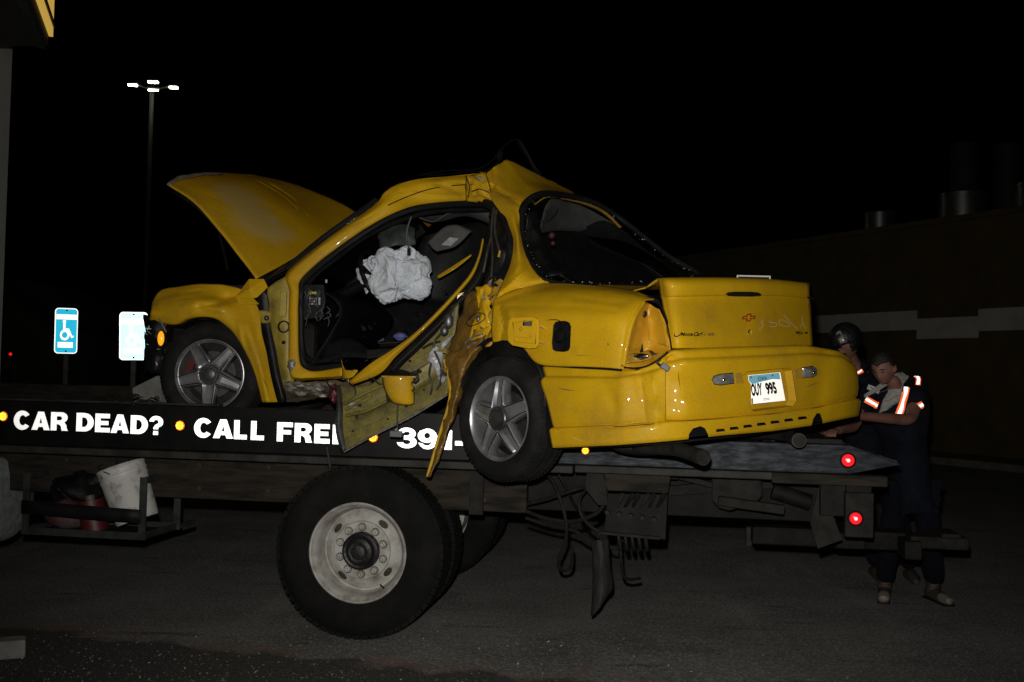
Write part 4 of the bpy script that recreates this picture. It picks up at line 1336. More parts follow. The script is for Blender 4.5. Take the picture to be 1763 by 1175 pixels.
# crushed end of the rail
g = surf([[P(800, 301, 6.42), P(820, 299, 6.38), P(842, 297, 6.36)], [P(800, 315, 6.38), P(822, 310, 6.30), P(845, 318, 6.28)], [P(802, 332, 6.40), P(825, 330, 6.28), P(846, 338, 6.26)], [P(805, 347, 6.42), P(826, 349, 6.33), P(850, 352, 6.27)]], 4, .022, 17, 3)
MB().grid(g).build('crushed_rail_end', 'paint', bs, smooth=True, thick=.003, sharp=14)
rnd = random.Random(14)
for (x, y, r_) in ((822, 309, .026), (833, 312, .022), (828, 304, .018), (812, 316, .014), (840, 330, .014), (820, 338, .012)):
    c = P(x, y, 6.24)
    q = [c + V((rnd.uniform(-1, 1), rnd.uniform(-.5, .5), rnd.uniform(-.7, .7))) * r_ for _ in range(5)]
    MB().add(q, [(0, 1, 2), (0, 2, 3), (0, 3, 4), (1, 4, 2)]).build('torn_metal', 'bare_metal', bs, fix=False)
for pts in ([(802, 303), (808, 320), (806, 340)], [(836, 296), (842, 318), (850, 346)], [(812, 330), (826, 326), (842, 332)]):
    MB().tube(spline([P(x, y, 6.235) for x, y in pts], 4), .003, 5).build('paint_crack', 'rubber', bs)
MB().tube(spline([p - FR.b * .004 for p in rm_[9:]], 5), .0035, 6).build('roof_seam', 'rubber', bs, smooth=True)
# rubber run inside the door opening
pts = [fb(590, 630, .05), fb(540, 634, .06), fb(522, 622, .06), fb(518, 560, .08), fb(519, 505, .09), fb(526, 480, .11), fb(582, 432, .18), fb(645, 390, .22), P(694, 366, 6.62), P(735, 356, 6.58), P(800, 351, 6.45), P(845, 352, 6.32)]
MB().tube(spline(pts, 6), .020, 8).build('door_seal', 'rubber', bs, smooth=True)
pts2 = [P(590, 620, 6.7), P(524, 612, 6.75), P(525, 500, 6.8), P(590, 437, 6.85), P(650, 397, 6.9), P(740, 366, 6.85), P(850, 360, 6.6)]
MB().tube(spline(pts2, 6), .030, 8, flat=.6).build('inner_trim', 'fabric_dark', bs, smooth=True)
# torn sill end
g = surf([[P(586, 618, 6.2), P(590, 632, 6.18), P(596, 640, 6.15)], [P(589, 640, 6.18), P(600, 643, 6.12), P(616, 638, 6.1)], [P(588, 652, 6.2), P(598, 652, 6.12), P(606, 650, 6.1)]], 4, .008, 16, 4)
MB().grid(g).build('torn_sill', 'paint', bs, smooth=True, thick=.004, sharp=30)
# rocker underside, dark and scraped
patch('rocker', [[fb(488, 662, .07), fb(540, 658, .06), fb(590, 655, .06), fb(640, 655, .08)], [fb(490, 678, .10), fb(540, 674, .08), fb(590, 672, .07), fb(640, 672, .1)], [fb(492, 692, .2), fb(540, 688, .18), fb(590, 688, .16), fb(640, 690, .2)]], 'rocker_dirt', car, 7, .006, .022, 12, 2)
MB().ico(fb(575, 678, .02), .06, 3, (.5, .5, 1), lambda p: .3 * noise.noise(p * 3)).build('red_rag', 'red', car, smooth=True)
mb = MB()
rnd = random.Random(9)
for k in range(22):
    c = fb(rnd.uniform(495, 580), rnd.uniform(660, 682), rnd.uniform(.02, .08))
    mb.ico(c, rnd.uniform(.012, .03), 1, (1.6, 1, .8), lambda p: .4 * noise.noise(p * 2 + V((k, 0, 0))))
mb.build('torn_insulation', 'bare_metal', car)['kind'] = 'stuff'

# ---- roof skin, folded into a peak
nr = [P(655, 347, 6.75), P(670, 326, 6.72), P(710, 311, 6.66), P(770, 305, 6.55), P(838, 298, 6.40)]
far = [FR.at(1.10, 1.45, nr[0].z - .02), FR.at(1.25, 1.45, nr[1].z + .03), FR.at(1.45, 1.45, nr[2].z + .03), FR.at(1.7, 1.42, nr[3].z - .02), V((.15, 7.35, nr[4].z + .02))]
mids = [[a + (b - a) * t + V((0, 0, .05 * math.sin(math.pi * t))) for a, b in zip(nr, far)] for t in (.33, .66)]
roof = patch('roof_panel', [nr, *mids, far], 'paint', car, 5, .005)
rr = [[P(838, 299, 6.36), P(850, 289, 6.42), P(862, 282, 6.5), P(879, 277, 6.62), P(930, 303, 6.85), P(988, 332, 7.05)],
      [P(838, 308, 6.33), P(855, 308, 6.33), P(872, 310, 6.36), P(893, 312, 6.42), P(932, 318, 6.6), P(988, 335, 6.9)],
      [P(838, 320, 6.30), P(858, 330, 6.22), P(876, 341, 6.14), P(906, 352, 6.02), P(938, 332, 6.2), P(990, 338, 6.75)]]
patch('roof_fold', rr, 'paint', car, 10, .005, .003, 6, sharp=24, dents=[([(849, 292), (851, 318), (846, 330)], 6, .024), ([(842, 318), (870, 334), (903, 351)], 5, .02), ([(880, 285), (905, 318), (925, 330)], 9, -.012)])
bk_ = [[P(879, 277, 6.62), P(930, 303, 6.85), P(988, 332, 7.05)], [P(884, 300, 7.0), P(930, 315, 7.2), P(990, 340, 7.35)], [P(840, 330, 7.35), P(930, 340, 7.6), P(1000, 352, 7.6)]]
patch('roof_fold_back', bk_, 'paint', car, 4, .005)
# torn black strips over the roof
MB().tube(spline([P(722, 302, 6.75), P(770, 294, 6.7), P(820, 292, 6.6), P(848, 276, 6.6), P(865, 255, 6.65), P(888, 240, 6.7), P(902, 256, 6.75), P(918, 285, 6.8), P(930, 302, 6.85)], 7), .013, 6, flat=.35).build('torn_trim', 'rubber', roof, smooth=True)
MB().tube(spline([P(735, 303, 6.8), P(790, 298, 6.72), P(835, 294, 6.62), P(856, 281, 6.62), P(862, 262, 6.66)], 6), .016, 6, flat=.3).build('torn_trim', 'black_plastic', roof, smooth=True)
MB().tube(spline([P(893, 246, 6.75), P(906, 268, 6.85), P(924, 300, 6.95)], 5), .009, 6, flat=.4).build('torn_trim', 'rubber', roof, smooth=True)

# ---- C pillar and rear quarter
cp_ = [[rb(838, 319, .50), rb(868, 336, .48), rb(905, 352, .44)], [rb(848, 346, .42), rb(875, 352, .40), rb(898, 366, .40)], [rb(873, 382, .34), rb(885, 381, .32), rb(894, 385, .36)], [rb(884, 415, .28), rb(891, 412, .26), rb(897, 412, .31)],
       [rb(880, 450, .22), rb(892, 445, .20), rb(905, 440, .28)], [rb(866, 486, .14), rb(889, 471, .14), rb(921, 467, .26)], [rb(853, 514, .08), rb(889, 498, .12), rb(946, 488, .25)]]
cpil = patch('c_pillar', cp_, 'paint', car, 10, .005, .003, 6, sharp=24, dents=[([(860, 504), (885, 484), (905, 466), (912, 458)], 8, -.022), ([(868, 508), (900, 494), (938, 486)], 7, .022), ([(886, 420), (890, 450), (882, 470)], 6, .014), ([(856, 325), (880, 343), (900, 356)], 6, .014)])
top_ = [(850, 516, .09), (882, 502, .13), (915, 493, .18), (946, 488, .25), (1000, 490, .28), (1056, 496, .30), (1100, 504, .31), (1128, 516, .30)]
sh_ = [(849, 528, .05), (880, 517, .07), (913, 509, .09), (946, 505, .11), (1000, 505, .13), (1052, 508, .14), (1090, 513, .16), (1107, 520, .17)]
m1_ = [(847, 550, .02), (878, 545, .01), (912, 542, .0), (946, 541, .0), (1000, 541, .01), (1048, 543, .02), (1076, 545, .045), (1090, 548, .075)]
m2_ = [(846, 572, .02), (876, 572, .0), (908, 575, -.01), (940, 580, -.015), (1000, 583, -.01), (1044, 585, .0), (1070, 586, .02), (1079, 588, .045)]
m3_ = [(848, 590, .03), (873, 587, .0), (900, 598, -.01), (929, 627, -.012), (1000, 632, -.008), (1040, 634, .0), (1062, 636, .015), (1071, 637, .035)]
qp = patch('quarter_panel', [[rb(*p) for p in r] for r in (top_, sh_, m1_, m2_, m3_)], 'paint', car, 10, .005, .0028, 5, sharp=24, dents=[([(850, 524), (880, 512), (912, 502), (944, 496)], 8, .016), ([(860, 530), (868, 560), (862, 588)], 10, .022), ([(876, 535), (884, 560), (878, 584)], 8, -.012), ([(880, 528), (950, 528), (1010, 530), (1060, 536)], 6, .007), ([(985, 512), (1030, 520), (1075, 524)], 8, .009), ([(900, 612), (925, 600)], 8, .01)])
# filler pocket cut through the panel
hx = [(941, 560), (944, 554), (952, 552), (962, 552), (969, 555), (972, 562), (971, 598), (968, 604), (960, 606), (946, 605), (940, 601), (939, 590)]
cutm = MB(); cutm.prism([rb(x, y, -.06) for x, y in hx], RR.b * .12)
cut(qp, cutm)
mb = MB()
loop0 = [rb(x, y, .002) for x, y in hx]
cx_ = sum(loop0, V((0, 0, 0))) / len(hx)
rows = [[cx_ + (p - cx_) * 1.06 - RR.b * .016 for p in loop0 + loop0[:1]], [p - RR.b * .014 for p in loop0 + loop0[:1]], [p + RR.b * .05 for p in loop0 + loop0[:1]], [cx_ + (p - cx_) * .3 + RR.b * .065 for p in loop0 + loop0[:1]], [cx_ + RR.b * .066 for p in loop0 + loop0[:1]]]
fpk = MB().grid(rows).build('filler_pocket', 'rubber', qp, smooth=True, sharp=40)
MB().lathe([(.034, .0), (.036, -.02), (.03, -.03), (.001, -.032)], 24, Matrix.Translation(cx_ + RR.b * .05) @ Matrix.Rotation(R(44), 4, 'Z')).build('filler_cap', 'black_plastic', qp, smooth=True)
# fuel door standing open
fd0 = [(878, 553), (884, 547), (920, 546), (928, 550), (930, 560), (929, 594), (924, 600), (912, 601), (884, 595), (877, 588), (876, 570)]
def fdp(x, y, o): return rb(x, y, -.055 - (928 - x) * .0009 - o)
mb = MB(); mb.prism([fdp(x, y, 0) for x, y in fd0], RR.b * -.012)
fdoor = mb.build('fuel_door', 'paint', car, bevel=.004)
mb = MB()
mb.tube([fdp(x, y, .014) for x, y in ((883, 556), (920, 552), (922, 592), (886, 589))], .0035, 6, closed=True)
mb.tube([fdp(x, y, .014) for x, y in ((886, 580), (915, 583))], .003, 6)
mb.build('fuel_door_rib', 'paint', fdoor, smooth=True)
MB().ico(fdp(897, 567, .014), .010, 2).build('catch', 'paint_dirty', fdoor, smooth=True)
MB().ico(fdp(914, 578, .014), .009, 2).build('catch', 'paint_dirty', fdoor, smooth=True)
mb = MB(); mb.prism([fdp(x, y, .0135) for x, y in ((901, 552), (916, 553), (915, 562), (900, 561))], RR.b * -.001)
st = mb.build('sticker', 'text_black', fdoor)
mb = MB()
for yy in (554.5, 557.2, 559.4):
    mb.prism([fdp(x, y, .0155) for x, y in ((903, yy), (914, yy + .7), (914, yy + 1.3), (903, yy + .6))], RR.b * -.0005)
mb.build('sticker_print', 'light_grey', fdoor)
mb = MB(); mb.beam(fdp(927, 560, -.005), rb(940, 566, -.014), .02, .012); mb.beam(fdp(927, 588, -.005), rb(940, 592, -.014), .02, .012)
mb.build('hinge_arm', 'paint_dirty', fdoor)

# ---- tail-lamp pocket, lamp gone
pk = [(1107, 517), (1090, 546), (1079, 588), (1071, 632), (1082, 632), (1110, 628), (1130, 620), (1152, 606), (1149, 578), (1143, 552), (1132, 530), (1120, 519)]
wall = [rb(1107, 520, .17), rb(1090, 548, .075), rb(1079, 588, .045), rb(1071, 636, .035)]
lip = [[p - RR.b * .006 for p in spline(wall, 6)], [p - RR.b * .010 + RR.a * -.008 for p in spline(wall, 6)], [p + RR.a * -.014 + RR.b * .006 for p in spline(wall, 6)], [p + RR.b * .018 for p in spline(wall, 6)]]
tl = MB().grid(lip).build('lamp_pocket_lip', 'paint', car, smooth=True, sharp=0)
pocket = [[wall[0], ra(1118, 523, -.82), ra(1134, 533, -.88)], [wall[1], ra(1115, 550, -.81), ra(1144, 553, -.92)], [wall[2], ra(1114, 586, -.82), ra(1149, 578, -.95)],
          [rb(1074, 610, .04), ra(1113, 605, -.83), ra(1153, 597, -.97)], [wall[3], ra(1110, 634, -.90), ra(1155, 612, -1.0)]]
pkt = patch('lamp_pocket', pocket, 'pocket_paint', car, 8, .004, .005, 12, dents=[([(1100, 540), (1092, 580), (1086, 606), (1112, 606)], 7, .02), ([(1117, 530), (1117, 590)], 5, .014)])
patch('lamp_pocket_side', [[ra(1117, 545, -.815), ra(1130, 536, -.84), ra(1140, 545, -.90)], [ra(1117, 570, -.82), ra(1130, 570, -.87), ra(1147, 572, -.95)], [ra(1117, 586, -.825), ra(1132, 592, -.88), ra(1151, 598, -.98)]], 'pocket_paint', pkt, 5, .004)
MB().ico(ra(1110, 541, -.82), .012, 2, (1, 1, 1.5)).build('stud_hole', 'rubber', pkt, smooth=True)
c = ra(1095, 615, -.87)
MB().tube([c, c - RR.a * .03 + V((.005, 0, .004)), c - RR.a * .05 + V((.02, 0, .006))], [.022, .018, .008], 10).build('bulb_holder', 'chrome', pkt, smooth=True)
c = ra(1119, 609, -.88)
MB().tube([c, c - RR.a * .01, c - RR.a * .012 + V((.012, 0, -.001)), c - RR.a * .012 + V((.03, 0, -.004)), c - RR.a * .012 + V((.045, 0, -.004))], [.016, .015, .005, .005, .010], 10).build('bulb_holder', 'disc', pkt, smooth=True)
MB().tube(spline([ra(1141, 614, -.97), ra(1136, 620, -1.0), ra(1131, 624, -1.02), ra(1141, 633, -1.03)], 6), .006, 6).build('wire', 'wire', pkt, smooth=True)
mb = MB(); c = ra(1145, 632, -1.04); mb.beam(c - V((.018, 0, -.01)), c + V((.018, 0, -.012)), .03, .028)
mb.build('plug', 'grey_plug', pkt, bevel=.004)
mb = MB()
for k in range(7): mb.ico(ra(1072 + k * 3.3, 630 - k * 1.3 + (k % 2) * 3, -.84), .008, 1)
mb.build('torn_edge', 'wire', pkt)
MB().tube(spline([p + RR.b * .012 + RR.a * -.004 for p in wall], 6), .0035, 6).build('pocket_gap', 'rubber', pkt, smooth=True)
MB().tube(spline([ra(1074, 633, -.86), ra(1095, 634, -.92), ra(1115, 630, -.97), ra(1136, 618, -1.0), ra(1150, 607, -1.01)], 6), .0045, 6).build('pocket_gap', 'rubber', pkt, smooth=True)
patch('socket_plate', [[ra(1080, 612, -.86), ra(1102, 608, -.87), ra(1118, 603, -.87)], [ra(1080, 626, -.88), ra(1104, 624, -.90), ra(1124, 616, -.92)]], 'paint_dirty', pkt, 5, .004, .008, 18)
# dark gap over the pocket
MB().tube(spline([ra(1105, 515, -.78), ra(1120, 515, -.80), ra(1134, 522, -.84), ra(1143, 540, -.90), ra(1148, 556, -.94), ra(1153, 580, -.97), ra(1156, 600, -1.0)], 6), [.012] * 13 + [.008] * 12 + [.004] * 12, 6).build('lid_gap_seal', 'rubber', pkt, smooth=True)

# ---- rear bumper
plan = [(-.30, .0), (-.5, -.012), (-.7, -.014), (-.86, .0), (-.985, .055), (-1.075, .17), (-1.145, .40), (-1.20, .75), (-1.225, 1.12), (-1.215, 1.50), (-1.145, 1.745), (-.98, 1.85), (-.7, 1.87)]
prow = {  # photo heights of the bumper's contour lines, by photo x
 'top': [(920, 629), (1000, 633), (1060, 636), (1090, 638), (1125, 626), (1165, 604), (1240, 600), (1330, 597), (1400, 595), (1455, 604), (1478, 617)],
 'brk': [(920, 650), (1060, 652), (1125, 641), (1178, 620), (1240, 618), (1330, 614), (1400, 610), (1455, 616), (1478, 632)],
 'mid': [(920, 690), (1060, 688), (1125, 684), (1178, 674), (1240, 672), (1330, 664), (1400, 656), (1455, 650), (1478, 655)],
 'low': [(920, 738), (1060, 733), (1125, 728), (1178, 724), (1240, 720), (1330, 712), (1400, 702), (1455, 690), (1478, 686)],
 'bot': [(920, 773), (1060, 767), (1125, 762), (1178, 757), (1240, 750), (1330, 742), (1400, 732), (1455, 720), (1478, 716)]}
def interp(tab, x):
    if x <= tab[0][0]: return tab[0][1]
    for (x0, y0), (x1, y1) in zip(tab, tab[1:]):
        if x <= x1: return y0 + (y1 - y0) * (x - x0) / (x1 - x0)
    return tab[-1][1]
NB = 9
pl3 = spline([V((a, b, 0)) for a, b in plan], NB)
def brow(key, off, dz=0.0):
    row = []
    xs_ = {'top': 925, 'brk': 932, 'mid': 945, 'low': 954, 'bot': 958}[key]
    rt_ = (xs_ - W / 2) / F
    a_s = (-.075 - rt_ * 5.5) / (c46 + rt_ * s46)            # where the wheel arch trims this contour
    for i, p in enumerate(pl3):
        d = pl3[min(i + 1, len(pl3) - 1)] - pl3[max(i - 1, 0)]
        n = V((-d.y, d.x, 0)).normalized()
        if i < 2 * NB: p = p + V(((a_s + .30) * (1 - i / (2 * NB)), 0, 0))
        q = p + n * off
        x = project(RR.at(p.x, p.y, 1.5))[0]
        py = interp(prow[key], x)
        w = RR.col(q.x, q.y, py)
        if i > 10 * NB: w.z = row[10 * NB].z
        row.append(w + V((0, 0, dz)))
    return row
rows = [brow('top', -.10), brow('top', -.045, -.004), brow('brk', -.030, .012), brow('brk', -.022, .003), brow('brk', -.010, -.006), brow('brk', -.002, -.03), brow('mid', .007), brow('low', .004, .03), brow('low', -.006, .004), brow('low', .010, -.004), brow('low', .018, -.02), brow('bot', .012)]
# where the impact creased it below the lamp
for r_ in rows[2:9]:
    for i, p in enumerate(r_):
        x = project(p)[0]
        r_[i] = p + RR.b * (.018 * math.exp(-((x - 1100) / 16) ** 2)) - RR.b * .012 * math.exp(-((x - 1075) / 12) ** 2)
        if abs(x - 1168) < 40:
            r_[i] = r_[i] + RR.a * .05 * math.exp(-((x - 1160) / 9) ** 2)
fine = [spline(list(c), 4) for c in zip(*rows)]
bump_grid = dent([list(r) for r in zip(*fine)], [([(1124, 642), (1129, 690), (1133, 730)], 7, -.016), ([(1148, 612), (1164, 634), (1171, 660), (1170, 700)], 8, .034), ([(1100, 640), (1108, 690), (1112, 728)], 12, .014), ([(1420, 606), (1414, 650), (1408, 692)], 26, .022), ([(1000, 640), (1040, 660), (1060, 700)], 16, .010), ([(1180, 640), (1200, 652), (1222, 652)], 7, .012), ([(960, 742), (1060, 737), (1130, 731)], 4, .012)])
bumper = MB().grid(bump_grid).build('rear_bumper', 'paint', car, smooth=True, thick=.006, sharp=50)
bake(bumper)
sb = bvh(bumper)
MB().tube(spline([rb(x, y, -.006) for x, y in ((930, 628.5), (1000, 633), (1040, 635), (1070, 637.5))], 6), .006, 6).build('panel_gap', 'rubber', bumper, smooth=True)
MB().tube(spline([hit(sb, x, y, -.001) for x, y in ((960, 740), (1060, 735), (1125, 730), (1178, 725), (1240, 721), (1330, 713), (1400, 703), (1455, 691))], 6), .0022, 6).build('valance_seam', 'rubber', bumper, smooth=True)
# exhaust cut-outs
def thru(mb, poly): mb.frustum([ra(x, y, -1.42) for x, y in poly], [ra(x, y, -.98) for x, y in poly])
mb = MB()
thru(mb, ((1184, 775), (1186, 748), (1193, 738), (1206, 734), (1214, 738), (1219, 748), (1224, 772)))
cut(bumper, mb)
mb = MB()
thru(mb, ((1394, 748), (1400, 722), (1406, 712), (1412, 712), (1416, 724), (1418, 745)))
cut(bumper, mb)
def slotpoly(k):
    x0 = 1233 + k * 23.5
    yb = 744 - k * 3.55
    return [(x0, yb + .6), (x0 + 16, yb - 1.4), (x0 + 13, yb - 5.8), (x0, yb - 4.6)]
for k in range(7):
    mb = MB()
    thru(mb, slotpoly(k))
    cut(bumper, mb)
# number-plate recess
rec = [(1278, 648), (1286, 640), (1356, 633), (1364, 638), (1372, 690), (1366, 700), (1298, 709), (1290, 704)]
mb = MB(); thru(mb, rec)
bt0 = bvh(bumper)
cut(bumper, mb)
rim_ = [hit(bt0, x, y, 0) for x, y in rec]
cen = sum(rim_, V((0, 0, 0))) / 8
rows = [[p - RR.a * -.002 for p in rim_ + rim_[:1]], [cen + (p - cen) * .93 + RR.a * .035 for p in rim_ + rim_[:1]], [cen + RR.a * .035 for p in rim_ + rim_[:1]]]
MB().grid(rows).build('plate_recess', 'paint', bumper, smooth=True, sharp=30)
bt = bt0
# reversing lamps and the filler bars between them
def on_bumper(poly, off, th, name, m, parent=bumper):
    mb = MB()
    a = [hit(bt, x, y, off) for x, y in poly]
    mb.prism(a, -RR.a * -th)
    return mb.build(name, m, parent, bevel=.004)
def dome(poly, name, m):
    cxy = (sum(p[0] for p in poly) / len(poly), sum(p[1] for p in poly) / len(poly))
    lo = poly + poly[:1]
    rows = [[hit(bt, cxy[0] + (x - cxy[0]) * k, cxy[1] + (y - cxy[1]) * k, o) for x, y in lo] for k, o in ((1, .0), (.97, .006), (.85, .011), (.5, .015), (.01, .016))]
    o = MB().grid(rows).build(name, m, bumper, smooth=True, sharp=0)
    MB().ico(hit(bt, cxy[0], cxy[1] + 1, .015), .011, 2).build('lamp_glint', 'chrome', o, smooth=True)  # chrome bead added to give the lens a bright highlight
    mb = MB(); mb.tube([r + RR.a * .001 for r in rows[0][:-1]], .004, 6, closed=True); mb.build('lamp_rim', 'rubber', o)
dome([(1226, 654), (1229, 648.5), (1240, 645), (1262, 643), (1264, 660), (1240, 663), (1230, 661.5)], 'reversing_lamp', 'lamp_clear')
dome([(1381, 634), (1399, 631), (1405, 635), (1406, 646), (1400, 649), (1382, 651)], 'reversing_lamp', 'lamp_clear')
MB().grid([[hit(bt, x, y, .0025) for x, y in ((1265, 643), (1276, 642))], [hit(bt, x, y, .0025) for x, y in ((1266, 661), (1280, 660))]]).build('lamp_bar', 'paint_dirty', bumper, thick=.002)
MB().grid([[hit(bt, x, y, .0025) for x, y in ((1366, 636), (1379, 634))], [hit(bt, x, y, .0025) for x, y in ((1369, 653), (1380, 652))]]).build('lamp_bar', 'paint_dirty', bumper, thick=.002)
# number plate, its left end torn off
pc = [(1288, 646.5), (1342, 641.5), (1351, 690), (1293.5, 696), (1293, 662), (1289, 657)]
pp0 = hit(bt, 1320, 668, -.010)
pn = (RR.a * -1 + V((0, 0, .04))).normalized()
def plp(x, y, o=0.0): return on(x, y, pp0 + pn * o, pn)
mb = MB(); mb.prism([plp(x, y) for x, y in pc], pn * .004)
plate = mb.build('number_plate', 'retro_plate', bumper)
plate['label'] = 'bent white plate with a blue sky band reading OUY 995'
mb = MB(); mb.add([plp(x, y, .0052) for x, y in ((1288.5, 647.2), (1341.6, 642.2), (1343.8, 653.5), (1330, 653), (1315, 656.5), (1300, 660.5), (1294.5, 661.5), (1289.5, 656.5))], [tuple(range(8))])
mb.build('sky_band', 'retro_plate_blue', plate, fix=False)
def plate_text(s, p00, p10, p01, m, bold=0.0, name='plate_text'):
    uv, fs = text_mesh(s, bold)
    mb = MB()
    mb.add([plp(p00[0] + (p10[0] - p00[0]) * u + (p01[0] - p00[0]) * v, p00[1] + (p10[1] - p00[1]) * u + (p01[1] - p00[1]) * v, .0065) for u, v in uv], fs)
    mb.build(name, m, plate, fix=False)
plate_text('OUY', (1294.5, 683), (1313.5, 681), (1292, 661), 'text_black', .05)
plate_text('995', (1321, 680.5), (1339, 678.5), (1316, 659.5), 'text_black', .05)
plate_text('IOWA', (1305.5, 656), (1321, 655), (1304.5, 649), 'text_black', .01)
mb = MB()
for yy in (686.2, 688.6): mb.add([plp(x, y, .0052) for x, y in ((1314, yy + .3), (1325, yy - .7), (1325, yy + .1), (1314, yy + 1.1))], [(0, 1, 2, 3)])
mb.build('county_strip', 'text_grey', plate, fix=False)
mb = MB(); mb.add([plp(x, y, .0052) for x, y in ((1293.6, 686), (1296.5, 686), (1296.8, 695.3), (1293.8, 695.6))], [(0, 1, 2, 3)])
mb.build('sticker', 'relay_yellow', plate, fix=False)
for x, y in ((1293, 650), (1330, 646.5)):
    MB().ico(plp(x, y, .007), .005, 1).build('plate_bolt', 'disc', plate)
# bumper mounts / dark inside of bumper
MB().grid([[p + RR.a * .05 + RR.b * .03 for p in bump_grid[16]], [p + RR.a * .06 + RR.b * .03 for p in bump_grid[-1]]]).build('bumper_core', 'black_plastic', car, smooth=True)

# ---- boot lid with spoiler
def tl_(px, py, a): return ra(px, py, a)
lid = [[tl_(1112, 496, -.72), tl_(1150, 486, -.76), tl_(1250, 486, -.82), tl_(1330, 489, -.82), tl_(1398, 500, -.76)],
       [tl_(1131, 481, -.80), tl_(1160, 479, -.90), tl_(1250, 479, -.95), tl_(1330, 482, -.95), tl_(1396, 489, -.88)],
       [tl_(1134, 488, -.83), tl_(1162, 488, -.955), tl_(1250, 488, -1.0), tl_(1330, 490, -1.0), tl_(1398, 496, -.93)],
       [tl_(1137, 510, -.83), tl_(1165, 508, -.955), tl_(1250, 507, -1.0), tl_(1330, 507, -1.0), tl_(1399, 512, -.93)],
       [tl_(1140, 516, -.86), tl_(1167, 514, -.945), tl_(1250, 512, -.985), tl_(1330, 512, -.985), tl_(1400, 519, -.92)],
       [tl_(1146, 550, -.91), tl_(1172, 548, -.985), tl_(1250, 546, -1.02), tl_(1330, 546, -1.02), tl_(1402, 551, -.95)],
       [tl_(1152, 585, -.95), tl_(1176, 583, -1.01), tl_(1250, 582, -1.045), tl_(1330, 580, -1.045), tl_(1404, 582, -.97)],
       [tl_(1155, 600, -.96), tl_(1178, 600, -1.01), tl_(1250, 599, -1.045), tl_(1330, 597, -1.045), tl_(1405, 595, -.97)]]
boot = patch('boot_lid', lid, 'paint', car, 6, .006, 0, 5, sharp=45)
bake(boot)
# side of the lid at the far edge and its return
patch('boot_lid_edge', [[p for p in [r[-1] for r in lid[2:]]], [r[-1] + RR.a * .06 + RR.b * .02 for r in lid[2:]], [r[-1] + RR.a * .30 + RR.b * .02 for r in lid[2:]]], 'paint', boot, 4, .005)
patch('boot_lid_top', [lid[0], [RR.at(-.5, b, p.z - .03) for b, p in zip((.32, .5, .9, 1.25, 1.5), lid[0])], [RR.at(-.2, b, p.z + .02) for b, p in zip((.30, .5, .9, 1.25, 1.5), lid[0])]], 'paint', boot, 4, .005)
bt = bvh(boot)
def on_lid(poly, off, name, m, parent=boot, th=.003):
    mb = MB(); mb.prism([hit(bt, x, y, off) for x, y in poly], RR.a * -th)
    return mb.build(name, m, parent)
on_lid([(1248, 506.5), (1252, 503.5), (1262, 502.5), (1290, 502.5), (1303, 504), (1308, 507), (1306, 510.5), (1290, 511.5), (1262, 511), (1251, 510)], .004, 'high_stop_lamp', 'rubber', boot, .008)
on_lid([(1389, 511), (1396, 511.5), (1396.5, 515), (1390, 513.5)], .002, 'spoiler_slot', 'rubber')
# emblem: outlined cross in red
def ex(u, v): return (1288 + u * 11.6 - v * .6, 547.5 + v * 6.6 - u * .45)
def outline(poly, w, name, m):
    mb = MB(); n = len(poly)
    c = [sum(p[0] for p in poly) / n, sum(p[1] for p in poly) / n]
    inn_ = []
    for i in range(n):
        p, a, b = V((*poly[i], 0)), V((*poly[i - 1], 0)), V((*poly[(i + 1) % n], 0))
        d1, d2 = (p - a).normalized(), (b - p).normalized()
        n1, n2 = V((-d1.y, d1.x, 0)), V((-d2.y, d2.x, 0))
        k = (n1 + n2) / max(.3, 1 + n1.dot(n2))
        inn_.append((p.x + k.x * w, p.y + k.y * w))
    o_ = [hit(bt, x, y, .004) for x, y in poly]
    i_ = [hit(bt, x, y, .004) for x, y in inn_]
    mb.grid([o_ + o_[:1], i_ + i_[:1]])
    return mb.build(name, m, boot, thick=.002, fix=False)
outline([ex(u, v) for u, v in ((-.88, -.42), (-.36, -.42), (-.30, -1), (.36, -1), (.32, -.42), (1, -.42), (.90, .42), (.34, .42), (.28, 1), (-.38, 1), (-.34, .42), (-1, .42))], 1.7, 'emblem', 'emblem_red')
c = hit(bt, 1291, 573, .002)
Mx = Matrix.Translation(c) @ Matrix.Rotation(R(136), 4, 'Z')
MB().lathe([(.015, -.004), (.017, .003), (.014, .006), (.010, .004), (.001, .003)], 24, Mx).build('lock', 'chrome', boot, smooth=True)
MB().lathe([(.008, .005), (.006, .007), (.001, .007)], 16, Mx).build('keyhole', 'rubber', boot, smooth=True)
# badges
decal_strip(bt, [(1161.2, 574.5), (1162.5, 579.3), (1166, 579.8), (1170, 577), (1173.5, 572.8)], [1.2, 2.0, 1.8, 1.8, 1.6], .003).build('badge_swash', 'text_black', boot, fix=False)
b_ = decal_text(bt, 'Monte', (1171, 579.3), (1192.5, 579), (1171.5, 573), .03, .45).build('badge', 'text_black', boot, fix=False)
decal_text(bt, 'Carl', (1193, 579.6), (1209.5, 578.6), (1194, 572.4), .03, .45).build('badge', 'text_black', boot, fix=False)
decal_text(bt, 'o', (1210, 578.6), (1214, 578.4), (1210.4, 575), .02, .3).build('badge', 'text_grey', boot, fix=False)
decal_text(bt, 'SS', (1217.5, 578.6), (1229.5, 578.2), (1217.5, 574), .04).build('badge', 'text_grey', boot, fix=False)
decal_text(bt, 'BILL', (1369.5, 575.2), (1382, 575), (1369.5, 571), .05).build('badge', 'text_black', boot, fix=False)
decal_text(bt, "'S", (1372, 578), (1378, 577.8), (1372, 576), .02).build('badge', 'text_grey', boot, fix=False)
ell = [(1387.5 + math.cos(R(a)) * 3.3, 573.6 + math.sin(R(a)) * 1.5) for a in range(0, 360, 30)]
mb = MB(); mb.add([hit(bt, x, y, .003) for x, y in ell], [tuple(range(12))]); mb.build('badge', 'text_black', boot, fix=False)
